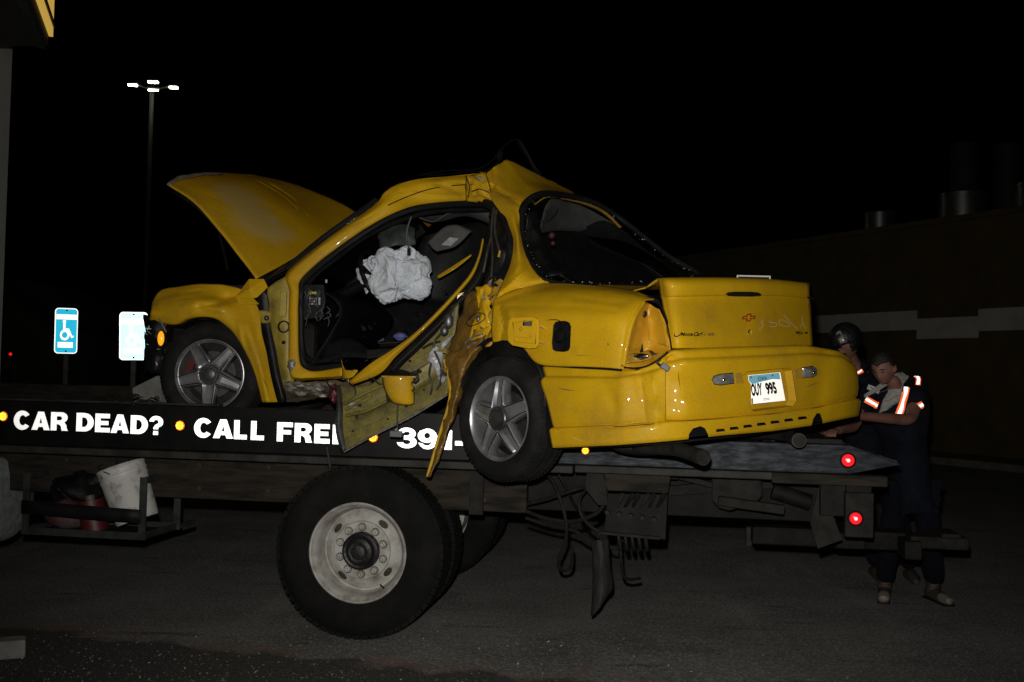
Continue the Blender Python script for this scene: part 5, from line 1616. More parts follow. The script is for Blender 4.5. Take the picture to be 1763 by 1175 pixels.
# chalk scrawl
for pts in ([(1349, 543), (1355, 550), (1362, 557), (1373, 567)], [(1340.5, 554), (1343, 551), (1350, 552.5), (1360, 561), (1352, 562.5), (1343, 559.5), (1340.5, 555.5)], [(1323, 553), (1326, 556), (1334, 556), (1337, 559), (1336, 562), (1330, 563), (1323, 562)],
            [(1313, 551.5), (1310, 555), (1313, 558.5), (1311, 564), (1306, 567)], [(1380.5, 545), (1381, 556), (1378, 563)], [(1383, 557), (1385, 563), (1388, 567)]):
    decal_strip(bt, pts, 1.0, .0025, 4).build('chalk_mark', 'chalk', boot, fix=False)
decal_strip(bt, [(1396, 519), (1393, 525), (1391, 530)], .6, .0025).build('scratch', 'rubber', boot, fix=False)
decal_strip(bt, [(1400, 519), (1397, 526), (1396, 532)], .6, .0025).build('scratch', 'rubber', boot, fix=False)

# scuffs and scratches
pq = bvh(qp, bumper, ff)
rnd = random.Random(77)
for (x, y, dx, dy, m_, w_) in [(982, 751, 22, 9, 'chalk', .8), (960, 668, 34, 5, 'paint_dirty', 3), (862, 548, 10, 24, 'paint_dirty', 3), (1105, 655, 8, 28, 'paint_dirty', 1.2), (1385, 665, 30, -6, 'paint_dirty', 3), (1168, 640, 3, 34, 'rubber', 1.1),
                               (985, 610, 40, 4, 'paint_dirty', 1.8), (300, 520, 34, -6, 'paint_dirty', 2), (440, 610, 10, 40, 'paint_dirty', 2.5), (452, 650, 10, 26, 'rubber', 1)]:
    pts = [(x + dx * t + rnd.uniform(-1.2, 1.2), y + dy * t + rnd.uniform(-1.2, 1.2)) for t in (0, .3, .6, 1)]
    decal_strip(pq, pts, [w_ * .2, w_, w_ * .7, w_ * .1], .0012, 4).build('scuff', m_, car, fix=False)
# ---- rear window
oL = [rb(905, 350, .46), rb(935, 334, .60), rb(985, 339, .95), rb(1030, 353, 1.18), rb(1080, 386, 1.38), rb(1150, 441, 1.46), rb(1207, 478, 1.52), rb(1150, 489, 1.1), rb(1040, 496, .55), rb(946, 486, .28), rb(918, 460, .30), rb(901, 425, .33), rb(896, 385, .38)]
sp = spline(oL, 6, True)
MB().tube(sp, .024, 8, closed=True, flat=.8).build('window_seal', 'rubber', car, smooth=True)
MB().tube(spline([rb(968, 341, .9), rb(1005, 350, 1.08), rb(1040, 366, 1.22), rb(1068, 392, 1.32)], 6), .018, 6, flat=.5).build('window_flange', 'paint_dirty', car, smooth=True)
MB().tube(spline([rb(921, 352, .6), rb(940, 340, .68), rb(965, 340, .85)], 6), .009, 6, flat=.5).build('window_flange', 'paint_dirty', car, smooth=True)
def inset(p, k, c=sum(sp, V((0, 0, 0))) / len(sp)): return p + (c - p) * k
cc = sum(sp, V((0, 0, 0))) / len(sp)
loops = []
for k in (.02, .3, .6, .85):
    loops.append([inset(p, k) for p in sp + sp[:1]])
MB().grid(loops + [[cc] * (len(sp) + 1)]).build('rear_window', 'rear_glass', car, smooth=True)
# crumbled glass along the seal
mb = MB(); rnd = random.Random(11)
for k in range(260):
    p = rnd.choice(sp[36:]) if rnd.random() < .5 else rnd.choice(sp)
    p = inset(p, rnd.uniform(0, .10)) - RR.b * rnd.uniform(.005, .03)
    r = rnd.uniform(.002, .0055)
    q = [p + V((rnd.uniform(-1, 1), rnd.uniform(-1, 1), rnd.uniform(-1, 1))) * r for _ in range(4)]
    mb.add(q, [(0, 1, 2), (0, 2, 3), (0, 3, 1), (1, 3, 2)])
mb.build('glass_crumbs', 'shard', car)['kind'] = 'stuff'
# what is seen through it
patch('rear_headliner', [[P(928, 398, 6.5), P(945, 345, 6.5), P(985, 347, 6.9), P(1055, 384, 7.0)], [P(928, 400, 6.55), P(965, 388, 6.8), P(1010, 390, 7.0), P(1072, 402, 7.1)], [P(928, 402, 6.6), P(965, 398, 6.9), P(1015, 402, 7.1), P(1074, 410, 7.15)]], 'headliner', car, 4, .004, .004, 8)
patch('far_pillar_trim', [[P(1010, 390, 7.0), P(1040, 380, 7.0), P(1078, 400, 6.95)], [P(1000, 405, 7.05), P(1060, 408, 7.0), P(1110, 428, 6.9)], [P(1075, 412, 7.0), P(1100, 425, 6.9), P(1180, 478, 6.75)]], 'fabric_dark', car, 4, .004)
mb = MB(); mb.tube(spline([P(930, 382, 6.4), P(942, 380, 6.4), P(955, 368, 6.4), P(960, 358, 6.4)], 5), .008, 6); mb.tube([P(941, 362, 6.4), P(942, 380, 6.4)], .006, 6)
mb.build('coat_hook_wire', 'wire', car, smooth=True)
patch('parcel_shelf', [[RR.at(-.12, .35, 2.05), RR.at(-.12, .9, 2.06), RR.at(-.12, 1.5, 2.08)], [RR.at(.5, .45, 2.02), RR.at(.5, .9, 2.02), RR.at(.5, 1.45, 2.04)]], 'fabric_dark', car, 4, .01)
mb = MB(); mb.ico(P(950, 406, 6.3), .022, 2); mb.ico(P(952, 419, 6.3), .016, 2)
mb.build('reading_lamp', 'red_jug', car, smooth=True)
# dark debris inside the window's left corner
patch('torn_liner', [[rb(905, 375, .42), rb(915, 360, .48), rb(926, 372, .56)], [rb(905, 415, .40), rb(922, 412, .44), rb(938, 425, .52)], [rb(922, 452, .36), rb(945, 455, .40), rb(968, 468, .48)], [rb(944, 478, .32), rb(975, 480, .40), rb(1010, 488, .48)]], 'black_plastic', car, 5, .006, .03, 9, 5)

# ---- driver's door opening rear edge: seals and torn trim
MB().tube(spline([P(836, 350, 6.3), P(858, 360, 6.15), P(874, 384, 5.98), P(880, 415, 5.9), P(876, 450, 5.85), P(866, 475, 5.78), P(856, 497, 5.74)], 6), [.028] * 37, 8).build('quarter_seal', 'rubber', car, smooth=True)
patch('torn_pillar_trim', [[P(842, 356, 6.35), P(855, 360, 6.3), P(866, 378, 6.1)], [P(840, 395, 6.2), P(858, 395, 6.05), P(878, 400, 6.0)], [P(838, 435, 6.1), P(858, 430, 5.95), P(880, 430, 5.95)], [P(835, 470, 6.0), P(852, 470, 5.9), P(872, 468, 5.9)], [P(832, 492, 6.0), P(846, 498, 5.85), P(858, 496, 5.85)]], 'black_plastic', car, 6, .006, .035, 9, 2)
for pts in ([(850, 358, 6.05), (846, 400, 5.98), (848, 440, 5.9), (846, 478, 5.85)], [(854, 362, 6.02), (852, 395, 5.96), (858, 425, 5.9), (862, 445, 5.88)], [(845, 410, 5.95), (838, 440, 5.9), (832, 470, 5.88)]):
    MB().tube(spline([P(*p) for p in pts], 6), .007, 6).build('trim_strip', 'alloy_dark', car, smooth=True)
MB().tube([P(858, 443, 5.87), P(861, 432, 5.87)], .006, 6).build('paint_chip', 'paint', car)

# ---- driver's door: bent, inside out
belt = [(832, 412, 6.06), (826, 440, 6.02), (814, 470, 5.99), (795, 495, 5.97), (756, 538, 5.95), (716, 577, 5.94), (676, 610, 5.95), (646, 635, 5.98), (604, 660, 6.05)]
door = bpy.data.objects.new('driver_door', None)
link(door, car)
door['label'] = 'twisted driver door hanging out over the bed, inside structure bare'
b1_ = [P(*p) for p in belt]
b2_ = [P(p[0] + 6 + (4 if 1 < i < 6 else 0) + (12 if i > 6 else 0), p[1] + 3 + (2 if i > 2 else 0) - (10 if i == 7 else 0), p[2] - .012) for i, p in enumerate(belt)]
bw = [2, 2.4, 3, 3.2, 3.4, 3.8, 7, 12, 4]
rA = [P(p[0] - w * .7, p[1] - w * .7, p[2] + .01) for p, w in zip(belt, bw)]
rB = [P(p[0], p[1], p[2] - .012) for p, w in zip(belt, bw)]
rC = [P(p[0] + w * .7, p[1] + w * .7, p[2] + .01) for p, w in zip(belt, bw)]
patch('belt_rail', [rA, rB, rC], 'paint', door, 6, .004)
rA = [P(p[0] + w * .8 + 2, p[1] + w * .8 + 1, p[2] + .015) for p, w in zip(belt, bw)]
rB = [P(p[0] + w * .8 + 8, p[1] + w * .8 + 6, p[2] - .012) for p, w in zip(belt, bw)]
rC = [P(p[0] + w * .8 + 13, p[1] + w * .8 + 12, p[2] + .015) for p, w in zip(belt, bw)]
patch('belt_moulding', [rA[:-1], rB[:-1], rC[:-1]], 'rubber', door, 6, .006)
# inner shell with pressings
sh = [[P(584, 664, 6.10), P(632, 664, 6.02), P(690, 620, 5.99), P(745, 572, 5.97), P(790, 522, 5.94)],
      [P(582, 690, 6.08), P(632, 690, 5.99), P(690, 655, 5.95), P(740, 620, 5.93), P(786, 560, 5.92)],
      [P(580, 712, 6.06), P(632, 705, 6.01), P(690, 678, 5.96), P(740, 650, 5.94), P(780, 592, 5.90)],
      [P(579, 730, 6.03), P(632, 718, 5.96), P(695, 690, 5.91), P(742, 662, 5.89), P(771, 640, 5.87)],
      [P(580, 755, 6.00), P(640, 736, 5.93), P(700, 708, 5.88), P(745, 682, 5.86), P(772, 660, 5.85)],
      [P(590, 778, 5.97), P(650, 746, 5.90), P(710, 716, 5.86), P(748, 694, 5.84), P(771, 678, 5.83)]]
shell = patch('inner_shell', sh, 'door_shell', door, 6, .004, .008, 10, 1)
patch('shell_edge', [[P(586, 664, 6.11), P(590, 700, 6.02), P(590, 735, 5.97), P(596, 776, 5.93)], [P(580, 664, 6.06), P(582, 700, 6.0), P(580, 740, 5.96), P(590, 779, 5.93)], [P(584, 664, 6.2), P(579, 700, 6.12), P(578, 740, 6.05), P(587, 777, 6.0)]], 'galv', door, 5, .004)
MB().tube(spline([P(592, 778, 5.94), P(650, 746, 5.87), P(710, 716, 5.83), P(770, 679, 5.80)], 6), .008, 6).build('shell_hem', 'bare_metal', door, smooth=True)
# pressings, bars, wiring
mb = MB(); mb.beam(P(694, 643, 5.88), P(768, 597, 5.84), .055, .02, V((0, -1, .3))); mb.build('intrusion_beam', 'door_shell', door, bevel=.006)
mb = MB(); mb.tube(spline([P(596, 716, 5.98), P(630, 708, 5.94), P(668, 690, 5.90)], 5), .016, 8, flat=.6); mb.tube(spline([P(592, 696, 6.0), P(640, 672, 5.96), P(660, 664, 5.95)], 5), .014, 8, flat=.6); mb.tube(spline([P(594, 706, 6.0), P(640, 684, 5.96)], 5), .008, 8)
mb.build('pressing_rib', 'door_shell', door, smooth=True)
mb = MB(); mb.prism([P(664, 678, 5.88), P(678, 676, 5.87), P(680, 690, 5.87), P(666, 694, 5.88)], (0, .01, 0)); mb.prism([P(612, 710, 5.96), P(619, 707, 5.95), P(616, 722, 5.95), P(611, 721, 5.95)], (0, .01, 0))
mb.build('shell_opening', 'rubber', door)
shb = bvh(shell)
for pts, r_ in (([(600, 690), (622, 680)], .012), ([(604, 726), (640, 716), (672, 702)], .006), ([(596, 745), (640, 730), (690, 706)], .005)):
    MB().tube(spline([hit(shb, x, y, .004) for x, y in pts], 6), r_, 8, flat=.6).build('pressing_rib', 'door_shell', door, smooth=True)
for x, y, r_ in ((608, 742, .008), (668, 722, .006), (700, 700, .007), (640, 752, .005), (722, 640, .012), (690, 640, .010), (706, 622, .008), (654, 700, .012), (730, 672, .006), (620, 698, .010)):
    MB().ico(hit(shb, x, y, .0), r_ * 1.3, 2, (1, .5, .8)).build('shell_hole', 'rubber', door, smooth=True)
MB().ico(hit(shb, 609, 698, .01), .02, 3, (1, .5, .8), lambda p: .3 * noise.noise(p * 3)).build('latch_clip', 'film', door, smooth=True)
for (q, yy, nm) in (([(760, 592), (775, 578), (777, 582), (764, 600)], 5.80, 'film'), ([(738, 610), (750, 595), (755, 600), (742, 614)], 5.82, 'film'), ([(736, 618), (752, 606), (764, 612), (760, 640), (752, 646), (744, 632)], 5.82, 'film'), ([(752, 650), (762, 645), (768, 652), (760, 662)], 5.8, 'film')):
    c = V((sum(x for x, y in q) / len(q), sum(y for x, y in q) / len(q)))
    ring = [P(x, y, yy) for x, y in q]
    cen = P(c.x, c.y, yy - .012)
    rows = [spline(ring, 3, True)]
    rows[0].append(rows[0][0])
    rows += [[cen + (p - cen) * k + V((0, -.01, 0)) for p in rows[0]] for k in (.7, .4, .02)]
    rows = [[crumple(p, .008, 25, 2) for p in r] for r in rows]
    MB().grid(rows).build('vapour_film', 'film', door, smooth=True, sharp=30)
mb = MB()
for pts in ([(742, 625, 5.8), (739, 645, 5.79), (744, 665, 5.8), (741, 680, 5.8)], [(748, 605, 5.8), (756, 622, 5.78), (760, 640, 5.78), (757, 665, 5.79)], [(770, 545, 5.86), (762, 570, 5.84), (750, 585, 5.83), (745, 600, 5.82)], [(728, 600, 5.88), (742, 592, 5.84), (758, 588, 5.82)], [(765, 625, 5.8), (763, 650, 5.79), (752, 672, 5.8)]):
    mb.tube(spline([P(*p) for p in pts], 5), .006, 6)
mb.build('wiring_loom', 'wire', door, smooth=True)
mb = MB(); mb.ico(P(772, 553, 5.87), .03, 2, (1, .6, 1.6)); mb.ico(P(765, 570, 5.85), .025, 2, (1, .6, 1.3)); mb.ico(P(713, 648, 5.86), .035, 2, (.8, .5, .9))
mb.build('lock_mechanism', 'alloy_dark', door, smooth=True)
# outer skin folded back on itself
skin = [[P(806, 503, 5.93), P(830, 496, 5.85), P(846, 492, 5.80), P(856, 490, 5.80)], [P(793, 540, 5.90), P(815, 540, 5.80), P(838, 540, 5.74), P(848, 535, 5.76)], [P(781, 585, 5.84), P(800, 588, 5.76), P(828, 585, 5.68), P(843, 580, 5.72)],
        [P(765, 620, 5.80), P(782, 622, 5.72), P(802, 622, 5.66), P(818, 615, 5.7)], [P(773, 652, 5.76), P(782, 655, 5.70), P(792, 655, 5.66), P(800, 648, 5.7)], [P(774, 690, 5.72), P(780, 690, 5.68), P(786, 690, 5.66), P(791, 688, 5.7)],
        [P(758, 745, 5.70), P(764, 745, 5.66), P(770, 745, 5.66), P(774, 742, 5.7)], [P(736, 821, 5.66), P(738, 823, 5.63), P(741, 822, 5.63), P(743, 818, 5.66)]]
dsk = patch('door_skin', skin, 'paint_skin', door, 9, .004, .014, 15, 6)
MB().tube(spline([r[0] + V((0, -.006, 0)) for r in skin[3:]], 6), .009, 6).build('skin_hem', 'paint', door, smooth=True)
# upper part keeps its bright paint, with the handle
up_ = [[P(818, 496, 5.84), P(838, 492, 5.79), P(850, 500, 5.76)], [P(822, 525, 5.80), P(834, 522, 5.73), P(846, 528, 5.73)], [P(816, 555, 5.77), P(832, 556, 5.69), P(845, 555, 5.70)], [P(806, 585, 5.73), P(826, 584, 5.66), P(843, 578, 5.68)]]
patch('door_skin_upper', up_, 'paint', door, 9, .004, .014, 15, 8, dents=[([(832, 500), (828, 530), (836, 560)], 6, .02), ([(818, 570), (840, 562)], 5, .02)])
hc = [(804, 558), (812, 547), (824, 540), (835, 541), (836, 549), (826, 557), (812, 562)]
db = bvh(*[o for o in col.objects if o.name.startswith('door_skin')])
loop = [hit(db, x, y, .006) for x, y in hc]
MB().tube(spline(loop, 4, True), .0025, 6, closed=True).build('handle_rim', 'rubber', door, smooth=True)
mb = MB(); mb.ico(hit(db, 825, 550, .006), .012, 2, (1, .6, 1.6)); mb.build('door_lock', 'disc', door, smooth=True)
MB().tube([hit(db, 808, 556, .008), hit(db, 830, 543, .010)], .006, 8).build('door_handle', 'paint_skin', door, smooth=True)
for pts in ([(802, 592), (815, 582), (828, 578), (842, 576)], [(806, 600), (818, 592), (836, 588)]):
    MB().tube(spline([hit(db, x, y, .006) for x, y in pts], 5), .006, 6).build('crease', 'bare_metal', door, smooth=True)
# crushed edge where the door meets the quarter
patch('crushed_jamb', [[P(850, 478, 5.78), P(857, 480, 5.74), P(866, 484, 5.72)], [P(843, 520, 5.76), P(850, 520, 5.70), P(857, 520, 5.68)], [P(838, 560, 5.74), P(846, 560, 5.68), P(852, 560, 5.66)], [P(836, 600, 5.7), P(842, 596, 5.66), P(850, 590, 5.66)]], 'paint_dirty', car, 8, .004, .026, 16, 3)
rnd = random.Random(52)
for k in range(26):
    x, y = rnd.choice(((848, 490), (842, 512), (836, 560), (830, 590), (800, 505), (790, 540), (770, 600), (770, 640), (640, 655), (600, 658), (612, 645)))
    c = P(x + rnd.uniform(-8, 8), y + rnd.uniform(-9, 9), 5.70 if x > 760 else 6.0)
    s_q = rnd.uniform(.012, .03)
    q = [c + V((rnd.uniform(-1, 1), rnd.uniform(-.6, .6), rnd.uniform(-1, 1))) * s_q for _ in range(4)]
    MB().add(q, [(0, 1, 2), (0, 2, 3)]).build('metal_shred', ('paint_dirty', 'bare_metal', 'paint', 'rubber')[k % 4], door, thick=.0015, fix=False)
# mirror hanging from the door
mb = MB()
rows = []
nn = 14
for i in range(nn + 1):
    v = i / nn
    row = []
    for j in range(nn + 1):
        u = j / nn * 2 - 1
        hw = math.sqrt(max(0, 1 - (v * .985) ** 1.8))
        xl, xr = 687 - 29 * hw, 687 + 27 * (1 if v < .93 else 1 - (v - .93) * 3)
        if j == nn: xr += 0
        x = xl + (xr - xl) * (u + 1) / 2
        if u > .7: x -= 5 * (u - .7) / .3 * (1 if i in (3, 4, 7) else .15)
        y = 648 + 49 * v + (u * 1.0)
        bul = math.sqrt(max(0, 1 - min(1, abs(u * .95)) ** 2)) * math.sqrt(max(0, 1 - (v * .9 - .1) ** 2))
        row.append(P(x, y, 5.80 - .085 * bul))
    rows.append(row)
MB().grid(rows).build('mirror_shell', 'paint', door, smooth=True, thick=.004)
mb = MB(); mb.prism([P(657, 647, 5.74), P(716, 648, 5.72), P(716, 651, 5.72), P(657, 650, 5.74)], (0, .12, .0)); mb.build('mirror_lip', 'paint_dirty', door, bevel=.003)
mb = MB(); mb.prism([P(663, 646, 5.76), P(670, 638, 5.8), P(690, 636, 5.82), P(702, 640, 5.8), P(709, 647, 5.76)], (0, .10, 0)); mb.prism([P(702, 640, 5.8), P(718, 645, 5.78), P(722, 655, 5.78), P(714, 662, 5.78), P(706, 652, 5.78)], (0, .05, 0))
mb.build('mirror_base', 'black_plastic', door, bevel=.006)
MB().tube(spline([P(685, 692, 5.76), P(684, 715, 5.74), P(684, 738, 5.72)], 5), .0045, 6).build('mirror_lead', 'wire', door, smooth=True)
mb = MB(); mb.beam(P(672, 747, 5.72), P(692, 748, 5.71), .03, .034); mb.beam(P(681, 738, 5.72), P(684, 742, 5.72), .02, .02); mb.build('plug', 'grey_plug', door, bevel=.004)
MB().tube(spline([P(563, 770, 5.98), P(566, 788, 5.97), P(569, 805, 5.96)], 5), .006, 6).build('loose_lead', 'wire', door, smooth=True)
mb = MB()
for k in (-1, 0, 1): mb.tube([P(569, 803, 5.96), P(569 + k * 1.5, 811, 5.96)], .0015, 5)
mb.build('bare_wire', 'chrome', door)

# ---- bonnet, sprung open
hood = [[P(287, 317, 6.95), P(335, 350, 6.9), P(380, 401, 6.85), P(415, 446, 6.8), P(441, 481, 6.75)],
        [P(312, 305, 7.22), P(372, 330, 7.2), P(425, 376, 7.14), P(463, 420, 7.06), P(487, 456, 6.98)],
        [P(346, 298, 7.58), P(418, 316, 7.66), P(478, 352, 7.62), P(522, 390, 7.52), P(545, 422, 7.42)],
        [P(386, 298, 8.0), P(455, 313, 8.12), P(518, 344, 8.1), P(566, 376, 8.0), P(592, 400, 7.9)],
        [P(432, 301, 8.45), P(500, 315, 8.6), P(550, 333, 8.6), P(592, 351, 8.5), P(620, 368, 8.4)]]
bon = patch('bonnet', hood, 'paint', car, 8, .006, .003, 4)
und = [[p + V((.03, .02, -.05)) for p in r] for r in hood]
patch('bonnet_frame', und, 'black_plastic', bon, 3, .006)
# character lines: raised creases
hb = bvh(bon)
for pts in ([(413, 301), (450, 315), (490, 340), (512, 360)], [(428, 302), (468, 318), (506, 343), (530, 372)]):
    MB().tube(spline([hit(hb, x, y, .001) for x, y in pts], 6), .004, 6, flat=.6).build('crease_line', 'paint', bon, smooth=True)
# bare, torn leading edge
MB().grid(surf([[P(286, 318, 6.93), P(305, 305, 7.0), P(325, 301, 7.1), P(345, 298, 7.2), P(384, 298, 7.45)], [P(291, 321, 6.92), P(310, 310, 6.99), P(328, 306, 7.08), P(346, 302, 7.18), P(383, 300, 7.43)]], 4, .006, 20)).build('torn_edge', 'bare_metal', bon, smooth=True, thick=.004)
# pale patch of reflected haze, painted into the bonnet colour
m = MATS['paint'].copy(); m.name = 'bonnet_haze_paint'
MATS['bonnet_haze_paint'] = m
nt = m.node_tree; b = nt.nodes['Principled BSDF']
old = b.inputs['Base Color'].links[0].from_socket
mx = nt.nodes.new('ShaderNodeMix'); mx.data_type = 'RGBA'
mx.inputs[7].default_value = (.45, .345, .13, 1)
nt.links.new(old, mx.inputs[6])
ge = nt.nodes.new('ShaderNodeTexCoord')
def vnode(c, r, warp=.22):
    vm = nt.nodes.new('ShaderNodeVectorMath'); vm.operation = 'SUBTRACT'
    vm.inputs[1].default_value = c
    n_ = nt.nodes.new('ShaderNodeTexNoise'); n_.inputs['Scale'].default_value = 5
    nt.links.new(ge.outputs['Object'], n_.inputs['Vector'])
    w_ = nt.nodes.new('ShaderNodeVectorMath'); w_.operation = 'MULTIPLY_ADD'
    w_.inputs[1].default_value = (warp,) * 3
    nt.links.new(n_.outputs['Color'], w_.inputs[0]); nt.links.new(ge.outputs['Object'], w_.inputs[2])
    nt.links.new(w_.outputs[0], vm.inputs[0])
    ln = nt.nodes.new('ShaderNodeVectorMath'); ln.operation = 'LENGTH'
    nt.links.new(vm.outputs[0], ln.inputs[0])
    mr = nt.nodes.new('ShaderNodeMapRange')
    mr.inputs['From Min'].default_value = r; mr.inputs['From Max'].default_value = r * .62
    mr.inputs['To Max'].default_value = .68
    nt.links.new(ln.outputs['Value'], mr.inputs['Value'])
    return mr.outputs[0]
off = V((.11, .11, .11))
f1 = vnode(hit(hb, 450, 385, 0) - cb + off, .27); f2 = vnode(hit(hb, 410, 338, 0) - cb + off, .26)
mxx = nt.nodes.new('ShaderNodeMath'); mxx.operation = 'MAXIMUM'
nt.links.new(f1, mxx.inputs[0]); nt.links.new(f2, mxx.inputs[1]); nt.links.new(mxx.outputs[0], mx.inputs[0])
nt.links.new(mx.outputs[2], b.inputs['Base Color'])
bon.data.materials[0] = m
MB().tube([P(376, 395, 7.3), P(392, 465, 7.1)], .010, 8).build('bonnet_strut', 'frame_black', car, smooth=True)
# cowl and windscreen
patch('cowl', [[fb(452, 488, .15), fb(470, 476, .14), fb(500, 462, .16)], [fb(468, 482, .5), fb(490, 460, .5), fb(525, 440, .5)], [fb(500, 500, 1.2), fb(520, 490, 1.2), fb(560, 470, 1.2)]], 'black_plastic', car, 5, .006, .01, 6)
ws0 = [fb(497, 464, .17), fb(560, 412, .24), fb(618, 371, .28), P(652, 347, 6.78)]
patch('windscreen', [ws0, [p + FR.b * .7 + V((0, 0, .03)) for p in ws0], [p + FR.b * 1.25 for p in ws0]], 'screen_glass', car, 5, .004, .01, 5)
MB().tube([p + FR.b * 1.28 for p in spline(ws0, 4)], .05, 8).build('far_pillar', 'black_plastic', car, smooth=True)
MB().tube(spline([p + V((-.012, -.0, .012)) for p in ws0], 5), .018, 6).build('screen_seal', 'rubber', car, smooth=True)
# engine bay and smashed nose
mb = MB()
mb.box(FR.at(-.30, .35, 1.50), FR.at(.25, 1.15, 1.50) + V((.2, 0, .44)))
mb.build('engine', 'frame_black', car, bevel=.05)
patch('inner_wing', [[fb(275, 505, .28), fb(340, 493, .28), fb(440, 490, .28)], [fb(270, 545, .35), fb(340, 540, .35), fb(440, 530, .35)], [fb(270, 600, .4), fb(340, 600, .4), fb(440, 600, .4)]], 'black_plastic', car, 4, .006, .02, 6)
patch('radiator_support', [[FR.at(-.44, .2, 2.02), FR.at(-.5, .7, 2.02), FR.at(-.46, 1.4, 2.02)], [FR.at(-.40, .2, 1.75), FR.at(-.48, .7, 1.72), FR.at(-.44, 1.4, 1.72)], [FR.at(-.36, .2, 1.42), FR.at(-.44, .7, 1.40), FR.at(-.4, 1.4, 1.40)]], 'frame_black', car, 5, .01, .05, 6)
nose = patch('smashed_nose', [[fb(252, 545, .16), fb(262, 548, .08), fb(285, 556, .08)], [fb(250, 575, .16), fb(264, 572, .05), fb(285, 585, .10)], [fb(251, 605, .18), fb(266, 602, .08), fb(284, 612, .12)], [fb(246, 640, .22), fb(262, 640, .12), fb(283, 645, .16)]], 'black_plastic', car, 6, .006, .025, 12, 4)
MB().ico(fb(277, 583, .02), .05, 3, (.42, .3, .95)).build('turn_signal', 'amber_glass', nose, smooth=True)
MB().tube(spline([fb(274, 549, .02), fb(281, 562, .02), fb(286, 572, .04)], 4), .006, 6).build('torn_strip', 'bare_metal', nose, smooth=True)
mb = MB(); rnd = random.Random(4)
for k in range(9):
    c = fb(rnd.uniform(250, 275), rnd.uniform(555, 640), .06)
    q = [c + V((rnd.uniform(-1, 1), rnd.uniform(-.6, .6), rnd.uniform(-1, 1))) * .022 for _ in range(3)]
    mb.add(q, [(0, 1, 2)])
mb.build('lamp_shard', 'shard', nose)
# far side of the body, closed in
fs_ = [[FR.at(-.45, 1.62, 2.05), FR.at(.2, 1.70, 2.1), FR.at(.75, 1.72, 2.12), FR.at(1.3, 1.75, 2.12)], [FR.at(-.45, 1.66, 1.8), FR.at(.2, 1.74, 1.85), FR.at(.75, 1.76, 1.8), FR.at(1.3, 1.79, 1.8)], [FR.at(-.40, 1.62, 1.62), FR.at(.2, 1.72, 1.95 - .12), FR.at(.75, 1.74, 1.42), FR.at(1.3, 1.77, 1.42)]]
jn = [RR.at(1.0, 1.82, 2.12), RR.at(1.0, 1.86, 1.8), RR.at(1.0, 1.84, 1.42)]
k2 = [RR.at(.4, 1.84, 2.1), RR.at(.4, 1.88, 1.8), RR.at(.4, 1.86, 1.45)]
k3 = [RR.at(-.35, 1.80, 2.08), RR.at(-.35, 1.87, 1.8), RR.at(-.35, 1.86, 1.6)]
k4 = [RR.at(-.62, 1.70, 2.02), RR.at(-.66, 1.80, 1.8), RR.at(-.66, 1.80, 1.62)]
patch('far_body_side', [r + [jn[i], k2[i], k3[i], k4[i]] for i, r in enumerate(fs_)], 'paint', car, 5, .006)
top_far = [FR.at(.75, 1.60, 2.13), FR.at(1.3, 1.62, 2.13), RR.at(1.0, 1.70, 2.13), RR.at(.4, 1.70, 2.11), RR.at(-.15, 1.62, 2.1)]
roofl = [FR.at(1.05, 1.46, 2.66), FR.at(1.5, 1.46, 2.78), RR.at(1.0, 1.46, 2.70), RR.at(.55, 1.42, 2.50), RR.at(.15, 1.42, 2.34)]
patch('far_window', [top_far, [(p + q) / 2 + FR.b * .03 for p, q in zip(top_far, roofl)], roofl], 'black_plastic', car, 4, .006)
patch('floor_pan', [[FR.at(.1, .15, 1.52), FR.at(.1, .9, 1.52), FR.at(.1, 1.65, 1.5)], [FR.at(.9, .2, 1.50), FR.at(.9, .9, 1.50), FR.at(1.1, 1.65, 1.48)], [RR.at(.35, .4, 1.48), RR.at(.45, 1.0, 1.48), RR.at(.6, 1.75, 1.48)], [RR.at(-.9, .2, 1.5), RR.at(-.9, 1.0, 1.5), RR.at(-.9, 1.7, 1.5)]], 'frame_black', car, 4, .01)
patch('boot_wall', [[RR.at(.2, .10, 1.5), RR.at(-.3, .12, 1.52), RR.at(-.9, .15, 1.52)], [RR.at(.2, .12, 2.0), RR.at(-.3, .22, 2.05), RR.at(-.75, .25, 2.0)]], 'frame_black', car, 3, .005)
patch('wheel_well', [[RR.at(.36 * math.cos(R(a)) + .02, b, rwc.z + .40 * math.sin(R(a)) + .04) for a in range(0, 181, 30)] for b in (.03, .30)], 'black_plastic', car, 4, .005, .006, 8)

# ---- cabin
patch('firewall', [[FR.at(.42, .2, 2.15), FR.at(.42, .9, 2.16), FR.at(.42, 1.6, 2.14)], [FR.at(.40, .2, 1.5), FR.at(.40, .9, 1.5), FR.at(.40, 1.6, 1.5)]], 'frame_black', car, 3, .01)
dash = patch('dashboard', [[FR.at(.45, .20, 2.13), FR.at(.45, .8, 2.15), FR.at(.45, 1.55, 2.13)], [FR.at(.68, .19, 2.12), FR.at(.70, .8, 2.14), FR.at(.68, 1.55, 2.12)], [FR.at(.80, .19, 2.00), FR.at(.84, .8, 2.02), FR.at(.80, 1.55, 2.0)], [FR.at(.72, .19, 1.82), FR.at(.74, .8, 1.82), FR.at(.70, 1.55, 1.82)], [FR.at(.60, .19, 1.62), FR.at(.62, .8, 1.6), FR.at(.6, 1.55, 1.6)]], 'leather', car, 5, .01, .01, 6)
mb = MB(); mb.prism([fb(522, 490, .18), fb(556, 490, .18), fb(560, 520, .18), fb(552, 548, .18), fb(522, 550, .18)], FR.b * .05)
fbx = mb.build('fuse_box', 'black_plastic', dash, bevel=.004)
